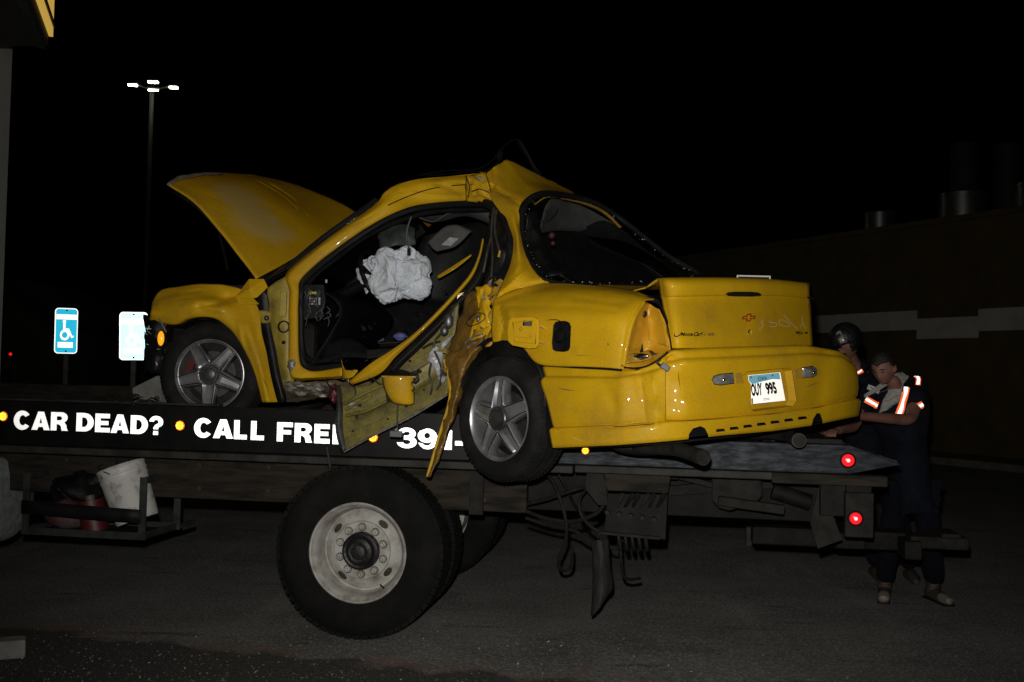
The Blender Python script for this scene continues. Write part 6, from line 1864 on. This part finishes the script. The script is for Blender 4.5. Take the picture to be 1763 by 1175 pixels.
mb = MB(); mb.prism([fb(x, y, .165) for x, y in ((531, 503), (535, 501.5), (539, 503), (545, 502), (544, 507), (539, 506), (534, 508))], FR.b * .012); mb.build('relay', 'relay_yellow', fbx)
for i in range(4):
    for j in range(3):
        mb = MB(); c = fb(534 + i * 3.6, 514.5 + j * 4.6, .172); mb.box(c - V((.004, .006, .006)), c + V((.004, .006, .006))); mb.build('fuse', 'red_jug' if (i + j) % 3 else 'light_grey', fbx)
mb = MB(); c = fb(550, 519, .17); mb.box(c - V((.006, .005, .024)), c + V((.006, .005, .024))); c = fb(562, 485, .17); mb.box(c - V((.006, .005, .009)), c + V((.006, .005, .012))); mb.build('connector', 'light_grey', fbx)
mb = MB()
rnd = random.Random(21)
for k in range(16):
    x, y = rnd.uniform(523, 565), rnd.uniform(495, 552)
    pts = [fb(x, y, .15), fb(x + rnd.uniform(-6, 6), y + rnd.uniform(4, 9), .13), fb(x + rnd.uniform(-8, 8), y + rnd.uniform(10, 18), .16)]
    mb.tube(spline(pts, 4), .0032, 5)
mb.build('dash_wiring', 'grey_plug', fbx, smooth=True)
# steering wheel and spent airbag
swc = P(649, 478, 6.95)
sw = bpy.data.objects.new('steering_wheel', None); link(sw, car)
ax = V((.80, -.34, .36)).normalized()
d_, s_, u_ = basis(ax)
ringp = [swc + s_ * (math.cos(R(a)) * .185) + u_ * (math.sin(R(a)) * .185) for a in range(0, 360, 10)]
MB().tube(ringp, .017, 8, closed=True).build('rim', 'leather', sw, smooth=True)
mb = MB()
for a in (20, 160, 270): mb.beam(swc - ax * .03, swc + s_ * (math.cos(R(a)) * .18) + u_ * (math.sin(R(a)) * .18), .04, .015)
mb.tube([swc - ax * .02, swc - ax * .35], .04, 12)
mb.build('spokes', 'leather', sw, smooth=False)
def limp_cloth(c, r, sc, seed, gap, sub=6, grow=-.45):
    """spent bag: fabric cut too large for the few points that hold it, left to buckle"""
    me = bpy.data.meshes.new('bag')
    b = bmesh.new()
    bmesh.ops.create_icosphere(b, subdivisions=sub, radius=r)
    for v in b.verts:
        k = 1 + .30 * noise.noise(v.co * (1.4 / r) + V((seed, 0, 0)))
        v.co = V((v.co.x * sc[0], v.co.y * sc[1], v.co.z * sc[2])) * k
    b.to_mesh(me); b.free()
    o = bpy.data.objects.new('bag', me); col.objects.link(o)
    rn = random.Random(seed)
    vg = o.vertex_groups.new(name='pin')
    pins = []
    for k in range(500):
        i = rn.randrange(len(me.vertices))
        if all((me.vertices[i].co - me.vertices[q].co).length > gap for q in pins): pins.append(i)
    for i in pins:
        for v in me.vertices:
            if (v.co - me.vertices[i].co).length < .008: vg.add([v.index], 1.0, 'REPLACE')
    md = o.modifiers.new('cloth', 'CLOTH'); s = md.settings
    s.quality = 5; s.mass = .15; s.tension_stiffness = 15; s.compression_stiffness = 15; s.shear_stiffness = 5; s.bending_stiffness = .25; s.air_damping = 2
    s.vertex_group_mass = 'pin'; s.shrink_min = grow; s.shrink_max = grow; s.effector_weights.gravity = .6
    md.collision_settings.use_collision = False
    for f in range(1, 24): scene.frame_set(f)
    dg = bpy.context.evaluated_depsgraph_get()
    m2 = bpy.data.meshes.new_from_object(o.evaluated_get(dg), depsgraph=dg)
    mb = MB()
    mb.add([c + v.co for v in m2.vertices], [tuple(p.vertices) for p in m2.polygons])
    bpy.data.objects.remove(o)
    scene.frame_set(1)
    return mb
limp_cloth(P(688, 473, 6.80), .165, (1.16, .62, 1.0), 3, .10).build('airbag', 'airbag', sw, smooth=True, sharp=0)
limp_cloth(P(628, 469, 6.92), .052, (.8, .8, 1.3), 4, .05, 4).build('airbag_flap', 'airbag', sw, smooth=True, sharp=0)
# curtain of green plastic, mirror, visor and headliner
patch('green_curtain', [[P(654, 392, 7.05), P(672, 384, 7.0), P(700, 386, 6.98), P(716, 392, 7.0)], [P(651, 410, 7.0), P(672, 408, 6.95), P(698, 410, 6.92), P(716, 412, 6.95)], [P(656, 428, 6.98), P(675, 425, 6.95), P(700, 424, 6.93), P(712, 424, 6.95)]], 'bag_green', car, 6, .004, .022, 9, 7)
MB().tube(spline([P(708, 374, 6.85), P(702, 392, 6.82), P(700, 412, 6.8), P(704, 428, 6.74)], 6), .006, 6).build('hanging_lead', 'grey_plug', car, smooth=True)
mb = MB(); mb.beam(P(704, 428, 6.72), P(704, 440, 6.71), .022, .022); mb.build('hanging_plug', 'rubber', car, bevel=.004)
patch('headliner', [[P(712, 372, 6.9), P(746, 382, 6.95), P(775, 366, 6.9), P(838, 352, 6.75)], [P(735, 372, 7.2), P(760, 380, 7.2), P(800, 372, 7.1), P(850, 385, 6.9)], [P(745, 362, 7.4), P(780, 365, 7.4), P(820, 372, 7.3), P(860, 388, 7.1)]], 'headliner', car, 5, .005, .006, 7)
vis = patch('sun_visor', [[P(737, 418, 6.95), P(765, 392, 6.98), P(788, 388, 7.0)], [P(745, 428, 6.93), P(775, 408, 6.96), P(806, 396, 6.98)], [P(752, 433, 6.92), P(785, 424, 6.95), P(812, 398, 6.98)]], 'headliner', car, 4, .015)
mb = MB(); mb.prism([P(760, 422, 6.91), P(774, 409, 6.93), P(790, 411, 6.94), P(776, 424, 6.92)], (0, -.002, 0)); mb.build('warning_label', 'light_grey', vis)
patch('far_door_strip', [[P(752, 476, 7.2), P(780, 458, 7.2), P(812, 438, 7.2)], [P(755, 480, 7.19), P(784, 463, 7.18), P(811, 442, 7.2)]], 'paint', car, 4, .006)
patch('far_door_trim', [[FR.at(.42, 1.52, 2.14), FR.at(.85, 1.54, 2.14), FR.at(1.25, 1.56, 2.14), RR.at(1.0, 1.60, 2.14), RR.at(.3, 1.62, 2.12)], [FR.at(.42, 1.54, 1.46), FR.at(.85, 1.56, 1.46), FR.at(1.25, 1.58, 1.46), RR.at(1.0, 1.62, 1.46), RR.at(.3, 1.64, 1.46)]], 'fabric_dark', car, 4, .02)
# seats
def seat(u, b, yaw, lean):
    s = bpy.data.objects.new('front_seat', None); link(s, car)
    o = FR.at(u, b, 1.52)
    Mx = Matrix.Translation(o) @ Matrix.Rotation(R(-8 + yaw), 4, 'Z')
    def rb_(lo, hi, m2, nm):
        mb = MB(); mb.box(lo, hi); mb.v = [Mx @ (m2 @ p) for p in mb.v]
        mb.build(nm, 'leather', s, smooth=True, bevel=.05)
    rb_((-.25, -.25, .06), (.27, .25, .24), Matrix.Identity(4), 'cushion')
    L2 = Matrix.Translation((.24, 0, .18)) @ Matrix.Rotation(R(lean), 4, 'Y')
    rb_((-.06, -.24, 0), (.08, .24, .56), L2, 'backrest')
    rb_((-.04, -.12, .60), (.06, .12, .76), L2, 'headrest')
    mb = MB(); mb.tube([Mx @ (L2 @ V((0, -.06, .55))), Mx @ (L2 @ V((0, -.06, .62)))], .008, 6); mb.tube([Mx @ (L2 @ V((0, .06, .55))), Mx @ (L2 @ V((0, .06, .62)))], .008, 6); mb.build('headrest_post', 'disc', s)
seat(1.22, .62, 0, 22)
seat(1.25, 1.25, 10, 28)
rs = bpy.data.objects.new('rear_seat', None); link(rs, car)
mb = MB(); q = [RR.at(.55, .45, 1.6), RR.at(.1, .45, 1.6), RR.at(.1, 1.65, 1.6), RR.at(.55, 1.65, 1.6)]; mb.prism(q, (0, 0, .2)); mb.build('cushion', 'leather', rs, bevel=.04)
mb = MB(); q = [RR.at(.16, .45, 1.75), RR.at(.02, .45, 1.75), RR.at(.02, 1.65, 1.75), RR.at(.16, 1.65, 1.75)]; mb.prism(q, RR.a * -.1 + V((0, 0, .38))); mb.build('backrest', 'leather', rs, bevel=.04)
patch('kick_panel', [[P(560, 592, 6.75), P(600, 580, 6.8), P(640, 600, 6.85)], [P(555, 625, 6.6), P(600, 615, 6.65), P(650, 622, 6.7)]], 'fabric_dark', car, 4, .01, .02, 7)
mb = MB(); mb.prism([P(630, 603, 6.55), P(680, 600, 6.5), P(690, 612, 6.48), P(632, 618, 6.5)], (0, .05, 0)); mb.prism([P(650, 590, 6.6), P(690, 588, 6.6), P(690, 591, 6.6), P(650, 593, 6.6)], (0, .03, 0))
mb.build('seat_rail', 'under_grey', car, bevel=.004)
bcp = P(689, 581, 6.55)
MB().ico(bcp, .05, 3, (.95, .8, .6), lambda p: .15 * noise.noise(p * 2) - (.0 if p.z > -.2 else .25)).build('blue_cloth', 'blue', car, smooth=True)
mb = MB(); rnd = random.Random(31)
for k in range(70):
    x, y = rnd.uniform(485, 800), 0
    p = FR.at(rnd.uniform(.3, 2.0), rnd.uniform(-.02, .9), DECK + .016)
    q = [p + V((rnd.uniform(-1, 1), rnd.uniform(-1, 1), rnd.uniform(-.2, .8))) * rnd.uniform(.008, .035) for _ in range(4)]
    mb.add(q, [(0, 1, 2), (0, 2, 3), (0, 3, 1), (1, 3, 2)])
mb.build('loose_debris', 'black_plastic', car)['kind'] = 'stuff'
for pts in ([(600, 655, 6.1), (612, 672, 6.02), (608, 690, 6.0)], [(640, 650, 6.0), (655, 662, 5.96), (672, 655, 5.93), (690, 640, 5.9)], [(846, 470, 5.86), (838, 490, 5.82), (842, 505, 5.8)], [(800, 500, 5.95), (790, 520, 5.9), (776, 530, 5.9)], [(560, 655, 6.4), (572, 668, 6.3), (590, 670, 6.25)]):
    MB().tube(spline([P(*p) for p in pts], 6), .0045, 6).build('torn_wire', 'wire', car, smooth=True)
for kk, (m_, n_) in enumerate((('under_grey', 26), ('black_plastic', 30), ('grey_plug', 10), ('film', 5))):
    mb = MB()
    for k in range(n_):
        p = P(rnd.uniform(530, 800), rnd.uniform(470, 628), rnd.uniform(6.62, 7.2))
        if project(p)[0] > 640 + (628 - project(p)[1]) * 1.15: continue
        s_q = rnd.uniform(.006, .03)
        q = [p + V((rnd.uniform(-1, 1), rnd.uniform(-1, 1), rnd.uniform(-1, 1))) * s_q for _ in range(4)]
        mb.add(q, [(0, 1, 2), (0, 2, 3), (0, 3, 1), (1, 3, 2)])
    mb.build('cabin_debris', m_, car)['kind'] = 'stuff'
# ---- exhaust: two tail pipes under the bumper
def pipe(pts, r, tip):
    MB().tube(spline(pts, 6), r, 16).build('exhaust_pipe', 'pipe', car, smooth=True)
    a, b = pts[-2], pts[-1]
    d = (b - a).normalized()
    Mx = Matrix.Translation(b) @ d.to_track_quat('X', 'Z').to_matrix().to_4x4()
    MB().lathe([(r * 1.0, -.03), (r * 1.06, -.025), (r * 1.06, .02), (r * .94, .02), (r * .9, -.06), (.001, -.06)], 28, Mx).build('exhaust_tip', 'disc', car, smooth=True)
pipe([ra(1080, 768, -.55), ra(1120, 771, -.75), ra(1165, 774, -.95), ra(1208, 787, -1.15)], .036, 0)
pipe([ra(1300, 742, -.7), ra(1330, 746, -.85), ra(1356, 750, -1.0), ra(1374, 758, -1.15)], .036, 0)
g = RR
mb = MB(); mb.ico(ra(1110, 770, -.62), .10, 3, (1.8, 1, .45)); mb.build('muffler', 'pipe', car, smooth=True)
mb = MB(); mb.ico(ra(1300, 745, -.72), .10, 3, (1.8, 1, .45)); mb.build('muffler', 'pipe', car, smooth=True)
patch('under_tray', [[rb(960, 772, .03), ra(1130, 764, -.9), ra(1300, 746, -1.1), ra(1450, 722, -1.1)], [rb(950, 772, .5), ra(1140, 764, -.5), ra(1300, 748, -.7), ra(1440, 726, -.8)]], 'frame_black', car, 4, .01)

# ================================================================ PEOPLE
def skin_mesh(nodes, edges, root, sub=2):
    """nodes: name -> (position, radius or (rx, ry)); grows one continuous surface"""
    names = list(nodes)
    me = bpy.data.meshes.new('s')
    me.from_pydata([tuple(nodes[n][0]) for n in names], [(names.index(a), names.index(b)) for a, b in edges], [])
    o = bpy.data.objects.new('s', me)
    col.objects.link(o)
    o.modifiers.new('skin', 'SKIN')
    for i, n in enumerate(names):
        r = nodes[n][1]
        r = r if isinstance(r, tuple) else (r, r)
        me.skin_vertices[0].data[i].radius = r
        me.skin_vertices[0].data[i].use_root = (n == root)
    md = o.modifiers.new('sub', 'SUBSURF')
    md.levels = md.render_levels = sub
    bpy.context.view_layer.update()
    dg = bpy.context.evaluated_depsgraph_get()
    m2 = bpy.data.meshes.new_from_object(o.evaluated_get(dg), depsgraph=dg)
    mb = MB()
    mb.add([v.co.copy() for v in m2.vertices], [tuple(p.vertices) for p in m2.polygons])
    bpy.data.objects.remove(o)
    return mb
def head_mesh(mb, c, face, upd, s=1.0):
    """skull, jaw, nose, brow, lips and ears; face: direction looked at"""
    f = face.normalized()
    sd = f.cross(upd).normalized()
    u = sd.cross(f).normalized()
    def w(x, y, z): return c + f * (x * s) + sd * (y * s) + u * (z * s)
    b = bmesh.new()
    bmesh.ops.create_icosphere(b, subdivisions=4, radius=1)
    vs = []
    for v in b.verts:
        x, y, z = v.co
        X, Y, Z = x * .096, y * .076, z * .118
        if z < -.1:
            k = (-.1 - z) / .9
            Y *= 1 - .30 * k
            X = X * (1 - .12 * k) + .012 * k
        if x > .5:
            X -= (x - .5) * .014
            g = math.exp(-((z + .02) / .10) ** 2)
            X -= .010 * g * math.exp(-((abs(y) - .36) / .16) ** 2)            # eye sockets
            X += .009 * math.exp(-((z - .16) / .08) ** 2) * math.exp(-(y / .5) ** 2)   # brow
            nz = (z + .22) / .22
            if -1.1 < nz < 1.1:
                X += .026 * math.exp(-(y / .13) ** 2) * (1 - (nz + .45) ** 2 * .35 if nz > -1 else 0)  # nose
            X += .008 * math.exp(-((z + .56) / .07) ** 2) * math.exp(-(y / .26) ** 2)  # lips
            X -= .006 * math.exp(-((z + .50) / .03) ** 2) * math.exp(-(y / .28) ** 2)
            X += .008 * math.exp(-((z + .82) / .12) ** 2) * math.exp(-(y / .25) ** 2)  # chin
        vs.append(w(X, Y, Z))
    fs = [tuple(q.index for q in fc.verts) for fc in b.faces]
    b.free()
    mb.add(vs, fs)
    for sg in (-1, 1):
        mb.ico(w(-.008, sg * .076, -.012), .03 * s, 2, (.7, .55, 1.05))
    return w
def hand(mb, wrist, fwd_, upd, side, s=1.0):
    f = fwd_.normalized(); sd = f.cross(upd).normalized() * side; u = upd
    def w(x, y, z): return wrist + f * (x * s) + sd * (y * s) + u * (z * s)
    for y0, ln in ((-.030, .062), (-.010, .072), (.010, .068), (.030, .054)):
        mb.tube([w(.055, y0 * .9, 0), w(.085, y0, .004), w(.085 + ln * .5, y0 * 1.05, -.008), w(.085 + ln * .85, y0 * 1.05, -.035)], [.0105, .0098, .009, .0072], 8)
    mb.tube([w(.02, -.030, -.004), w(.045, -.052, -.010), (w(.075, -.058, -.02)), w(.095, -.050, -.032)], [.013, .0115, .010, .008], 8)
    mb.tube([w(-.01, 0, 0), w(.03, 0, 0), w(.07, 0, .003), w(.09, 0, .002)], [.026, .036, .040, .030], 10, flat=.42, up=u)
def person_body(name, parent, mb, m='skin', vox=.011):
    o = mb.build(name, m, parent, smooth=True, sharp=0)
    md = o.modifiers.new('remesh', 'REMESH')
    md.mode = 'VOXEL'; md.voxel_size = vox; md.use_smooth_shade = True
    sm = o.modifiers.new('smooth', 'SMOOTH'); sm.factor = .5; sm.iterations = 2
    bake(o)
    o.data.polygons.foreach_set('use_smooth', [True] * len(o.data.polygons))
    return o
def cloth(name, parent, mb, m, amp=.008, freq=9, vox=.012):
    mb.v = [crumple(p, amp, freq, 3) for p in mb.v]
    return person_body(name, parent, mb, m, vox)

# ---- the tow operator leaning on the tail of the truck
J = dict(pel=P(1566, 838, 7.70), spine=P(1560, 780, 7.68), chest=P(1546, 710, 7.58), neck=P(1541, 664, 7.48), headb=P(1535, 648, 7.42),
         shR=P(1492, 676, 7.66), elR=P(1470, 735, 7.40), wrR=P(1440, 742, 7.05), shL=P(1583, 664, 7.60), elL=P(1568, 724, 7.30), wrL=P(1472, 716, 7.02),
         hipR=P(1543, 850, 7.72), knR=P(1533, 935, 7.56), anR=P(1523, 1000, 7.74), hipL=P(1590, 850, 7.74), knL=P(1601, 938, 7.55), anL=P(1609, 1008, 7.72))
for k in ('anR', 'anL'): J[k].z = .10
toR, toL = J['anR'] + V((-.08, -.20, -.055)), J['anL'] + V((.03, -.21, -.055))
root = (J['anR'] + J['anL']) / 2; root.z = 0
man = thing('person', 'person in navy work shirt with orange and white reflective stripes, towel round neck', 'person', root)
nb = dict(pel=(J['pel'], (.15, .11)), spine=(J['spine'], (.13, .10)), chest=(J['chest'], (.15, .11)), neck=(J['neck'], .055), headb=(J['headb'], .05), shR=(J['shR'], .062), elR=(J['elR'], .045), wrR=(J['wrR'], .030),
          shL=(J['shL'], .062), elL=(J['elL'], .047), wrL=(J['wrL'], .031), hipR=(J['hipR'], .085), knR=(J['knR'], .058), anR=(J['anR'], .042), hipL=(J['hipL'], .085), knL=(J['knL'], .058), anL=(J['anL'], .042))
ed = [('pel', 'spine'), ('spine', 'chest'), ('chest', 'neck'), ('neck', 'headb'), ('chest', 'shR'), ('shR', 'elR'), ('elR', 'wrR'), ('chest', 'shL'), ('shL', 'elL'), ('elL', 'wrL'), ('pel', 'hipR'), ('hipR', 'knR'), ('knR', 'anR'), ('pel', 'hipL'), ('hipL', 'knL'), ('knL', 'anL')]
mb = skin_mesh(nb, ed, 'pel')
hc = P(1521, 634, 7.36)
fdir = V((-.62, -.62, -.42)); hup = V((-.30, -.25, .9))
w = head_mesh(mb, hc, fdir, hup)
hand(mb, J['wrL'], J['wrL'] - J['elL'], V((0, -.1, 1)), 1)
hand(mb, J['wrR'], J['wrR'] - J['elR'], V((0, -.1, 1)), -1)
person_body('body', man, mb)
# hair, brow and shadowed eyes
f_ = fdir.normalized()
mb = MB()
b = bmesh.new(); bmesh.ops.create_icosphere(b, subdivisions=4, radius=1)
for v in b.verts:
    x, y, z = v.co
    k = 1.06 + .05 * noise.noise(v.co * 6)
    v.co = w(x * .097 * k, y * .077 * k, z * .119 * k)
    v.tag = not (z > .42 or (x < .1 and z > -.25) or (x < .35 and z > .15))
bmesh.ops.delete(b, geom=[v for v in b.verts if v.tag], context='VERTS')
me = bpy.data.meshes.new('hair'); inv = ORIGIN[man.name].inverted()
for v in b.verts: v.co = inv @ v.co
b.to_mesh(me); b.free()
me.materials.append(MATS['hair'])
me.polygons.foreach_set('use_smooth', [True] * len(me.polygons))
ho = bpy.data.objects.new('hair', me); link(ho, man)
md = ho.modifiers.new('t', 'SOLIDIFY'); md.thickness = .014; md.offset = 1
mb = MB()
for sg in (-1, 1):
    mb.tube([w(.090, sg * .016, .024), w(.090, sg * .034, .028), w(.078, sg * .052, .022)], [.004, .005, .003], 6)
    mb.ico(w(.081, sg * .030, .003), .010, 2, (.8, 1, .6))
mb.build('eyes_and_brows', 'hair', man, smooth=True)
# clothes
ns = dict(pel=(J['pel'] + V((0, 0, -.02)), (.185, .15)), spine=(J['spine'], (.175, .14)), chest=(J['chest'] + V((-.01, -.02, .06)), (.205, .165)), hem=(J['pel'] + V((.01, 0, -.16)), (.17, .14)), nk=(J['neck'] * .85 + J['chest'] * .15, (.088, .08)), shR=(J['shR'] + V((0, -.05, .01)), .098), eR=(J['shR'] * .35 + J['elR'] * .65, .078), shL=(J['shL'] + V((0, -.02, .01)), .098), eL=(J['shL'] * .30 + J['elL'] * .70, .084))
shirt = cloth('shirt', man, skin_mesh(ns, [('pel', 'hem'), ('pel', 'spine'), ('spine', 'chest'), ('chest', 'nk'), ('chest', 'shR'), ('shR', 'eR'), ('chest', 'shL'), ('shL', 'eL')], 'pel'), 'navy', .014, 7)
nt_ = dict(pel=(J['pel'] + V((0, 0, -.03)), (.175, .14)), hipR=(J['hipR'], .105), knR=(J['knR'], .085), anR=(J['anR'] + V((0, 0, .03)), .075), hipL=(J['hipL'], .105), knL=(J['knL'], .085), anL=(J['anL'] + V((0, 0, .03)), .078))
cloth('trousers', man, skin_mesh(nt_, [('pel', 'hipR'), ('hipR', 'knR'), ('knR', 'anR'), ('pel', 'hipL'), ('hipL', 'knL'), ('knL', 'anL')], 'pel'), 'jean', .016, 8)
for an, to in ((J['anR'], toR), (J['anL'], toL)):
    bo = bpy.data.objects.new('boot', None); link(bo, man)
    d = V((to.x - an.x, to.y - an.y, 0)); d.normalize()
    base = V((an.x, an.y, .045))
    MB().tube([base - d * .08 + V((0, 0, .0)), base - d * .03 + V((0, 0, .012)), base + d * .06, base + d * .12 + V((0, 0, -.004))], [.040, .050, .048, .044], 12, flat=.95).build('upper', 'boot', bo, smooth=True)
    MB().tube([base + d * .11, base + d * .16 + V((0, 0, -.004)), base + d * .20 + V((0, 0, -.012)), base + d * .215 + V((0, 0, -.02))], [.0455, .046, .036, .012], 12, flat=.85).build('toe_cap', 'boot_toe', bo, smooth=True)
    MB().beam(base - d * .10 + V((0, 0, -.037)), base + d * .21 + V((0, 0, -.037)), .088, .016).build('sole', 'rubber', bo, bevel=.006)
    MB().tube([base - d * .02, base - d * .02 + V((0, 0, .12))], [.05, .055], 12).build('shaft', 'boot', bo, smooth=True)
st_ = bvh(shirt)
def stripe(pts, wo, wi):
    o = decal_strip(st_, pts, wo, .006, 5, (1545, 705)).build('orange_stripe', 'retro_orange', shirt, smooth=True, thick=.003, fix=False)
    decal_strip(st_, pts, wi, .010, 5, (1545, 705)).build('silver_stripe', 'retro_white', o, smooth=True, thick=.003, fix=False)
stripe([(1490, 688), (1497, 692), (1505, 696), (1512, 698)], 11, 4.5)
stripe([(1560, 668), (1558, 682), (1553, 698), (1547, 715)], 13, 6.5)
stripe([(1577, 646), (1581, 654), (1580, 664)], 8, 4.5)
stripe([(1576, 702), (1582, 699), (1588, 696)], 11, 5)
mb = decal_strip(st_, [(1494, 667), (1504, 671), (1514, 675)], [8, 9, 8], .006, 4)
pch = mb.build('name_patch', 'patch_white', shirt, thick=.002, fix=False)
decal_strip(st_, [(1498, 667.5), (1503, 670.5), (1506, 670.5), (1510, 673)], 1.3, .009, 3).build('patch_script', 'text_black', pch, fix=False)
g = surf([[hit(st_, 1546, 641, .03) + V((0, -.02, .05)), hit(st_, 1556, 634, .03) + V((0, .0, .07)), hit(st_, 1564, 643, .03) + V((.0, 0, .05))], [hit(st_, 1538, 655, .03), hit(st_, 1548, 652, .045), hit(st_, 1562, 654, .03)], [hit(st_, 1531, 672, .03), hit(st_, 1542, 672, .05), hit(st_, 1556, 670, .03)], [hit(st_, 1524, 690, .03), hit(st_, 1536, 690, .05), hit(st_, 1549, 685, .03)], [hit(st_, 1518, 709, .03), hit(st_, 1526, 706, .04), hit(st_, 1537, 699, .03)]], 6, .008, 14)
tw = MB().grid(g).build('towel', 'towel', man, smooth=True, thick=.012)
tt = bvh(tw)
for pts in ([(1528, 672), (1540, 670), (1554, 664)], [(1535, 655), (1548, 654), (1560, 655)], [(1522, 692), (1534, 688), (1546, 681)]):
    decal_strip(tt, pts, 1.1, .006, 4).build('towel_line', 'towel_red', tw, fix=False)

# ---- second worker bent low behind the bumper, black helmet
J = dict(pel=P(1490, 770, 8.55), spine=P(1487, 725, 8.45), chest=P(1478, 660, 8.25), neck=P(1466, 622, 8.1), headb=P(1460, 606, 8.0), shR=P(1440, 650, 8.35), elR=P(1425, 720, 8.2), wrR=P(1405, 745, 8.0), shL=P(1502, 645, 8.2), elL=P(1492, 715, 7.95), wrL=P(1440, 735, 7.85))
an = [V((3.05, 8.55, .1)), V((3.30, 8.45, .1))]
hip = [P(1475, 785, 8.55), P(1505, 785, 8.55)]
J.update(hipR=hip[0], hipL=hip[1], knR=(hip[0] + an[0]) / 2 + V((-.05, -.12, 0)), knL=(hip[1] + an[1]) / 2 + V((0, -.12, 0)), anR=an[0], anL=an[1])
root = (an[0] + an[1]) / 2; root.z = 0
man2 = thing('person', 'person in black glossy helmet stooping behind the bumper corner', 'person', root)
nb = dict((k, (J[k], r)) for k, r in dict(pel=(.15, .11), spine=(.13, .10), chest=(.15, .11), neck=.06, headb=.055, shR=.062, elR=.045, wrR=.030, shL=.062, elL=.047, wrL=.031, hipR=.085, knR=.058, anR=.042, hipL=.085, knL=.058, anL=.042).items())
mb = skin_mesh(nb, ed, 'pel')
hc2 = P(1458, 592, 7.98)
w2 = head_mesh(mb, hc2, V((-.75, -.35, -.55)), V((-.4, -.2, .85)))
hand(mb, J['wrL'], J['wrL'] - J['elL'], V((0, -.1, 1)), 1)
hand(mb, J['wrR'], J['wrR'] - J['elR'], V((0, -.1, 1)), -1)
person_body('body', man2, mb)
ns = dict(pel=(J['pel'], (.185, .15)), spine=(J['spine'], (.165, .135)), chest=(J['chest'], (.185, .145)), hem=(J['pel'] + V((.01, 0, -.16)), (.17, .14)), nk=(J['neck'], (.105, .10)), shR=(J['shR'], .085), eR=(J['shR'] * .2 + J['elR'] * .8, .075), shL=(J['shL'], .085), eL=(J['shL'] * .2 + J['elL'] * .8, .075))
jk = cloth('shirt', man2, skin_mesh(ns, [('pel', 'hem'), ('pel', 'spine'), ('spine', 'chest'), ('chest', 'nk'), ('chest', 'shR'), ('shR', 'eR'), ('chest', 'shL'), ('shL', 'eL')], 'pel'), 'navy', .012, 7)
nt_ = dict((k, (J[k], r)) for k, r in dict(pel=(.175, .14), hipR=.105, knR=.085, anR=.075, hipL=.105, knL=.085, anL=.075).items())
cloth('trousers', man2, skin_mesh(nt_, [('pel', 'hipR'), ('hipR', 'knR'), ('knR', 'anR'), ('pel', 'hipL'), ('hipL', 'knL'), ('knL', 'anL')], 'pel'), 'jean', .014, 8)
for a in an:
    MB().tube([V((a.x, a.y + .08, .045)), V((a.x, a.y, .05)), V((a.x - .02, a.y - .12, .042)), V((a.x - .03, a.y - .19, .03))], [.04, .05, .046, .02], 12).build('boot', 'boot', man2, smooth=True)
b = bmesh.new(); bmesh.ops.create_icosphere(b, subdivisions=4, radius=1)
for v in b.verts:
    x, y, z = v.co
    v.co = w2(x * .140 - .005, y * .120, z * .145 + .025)
    v.tag = z < -.45 or (x > .55 and z < .12)
bmesh.ops.delete(b, geom=[v for v in b.verts if v.tag], context='VERTS')
me = bpy.data.meshes.new('helmet'); inv = ORIGIN[man2.name].inverted()
for v in b.verts: v.co = inv @ v.co
b.to_mesh(me); b.free()
me.materials.append(MATS['helmet']); me.polygons.foreach_set('use_smooth', [True] * len(me.polygons))
ho = bpy.data.objects.new('helmet', me); link(ho, man2)
md = ho.modifiers.new('t', 'SOLIDIFY'); md.thickness = .012; md.offset = 1
mb = MB(); mb.tube([w2(.128, -.08, .045), w2(.155, 0, .05), w2(.128, .08, .045)], .014, 8, flat=.4); mb.build('visor', 'helmet', man2, smooth=True)
hb2 = bvh(ho)
decal_strip(hb2, [(1440, 576), (1446, 573), (1450, 578)], [2, 5, 2], .006, 4).build('helmet_glint', 'lamp_clear', ho, thick=.002, fix=False)  # pale strips laid on as the helmet's gloss highlights
decal_strip(hb2, [(1443, 585), (1448, 582), (1452, 578)], 1.4, .006, 4).build('helmet_glint', 'lamp_clear', ho, thick=.002, fix=False)
MB().tube(spline([w2(.10, -.05, -.03), w2(.13, -.06, -.06), w2(.14, -.02, -.09)], 5), .012, 8).build('ear_guard', 'black_plastic', man2, smooth=True)
jt = bvh(jk)
o = decal_strip(jt, [(1474, 643), (1479, 641), (1485, 638)], 6, .006, 4, (1490, 670)).build('orange_stripe', 'retro_orange', jk, thick=.003, fix=False)
decal_strip(jt, [(1473, 642), (1478, 641), (1483, 637)], 2.6, .010, 4, (1490, 670)).build('silver_stripe', 'retro_white', o, thick=.003, fix=False)
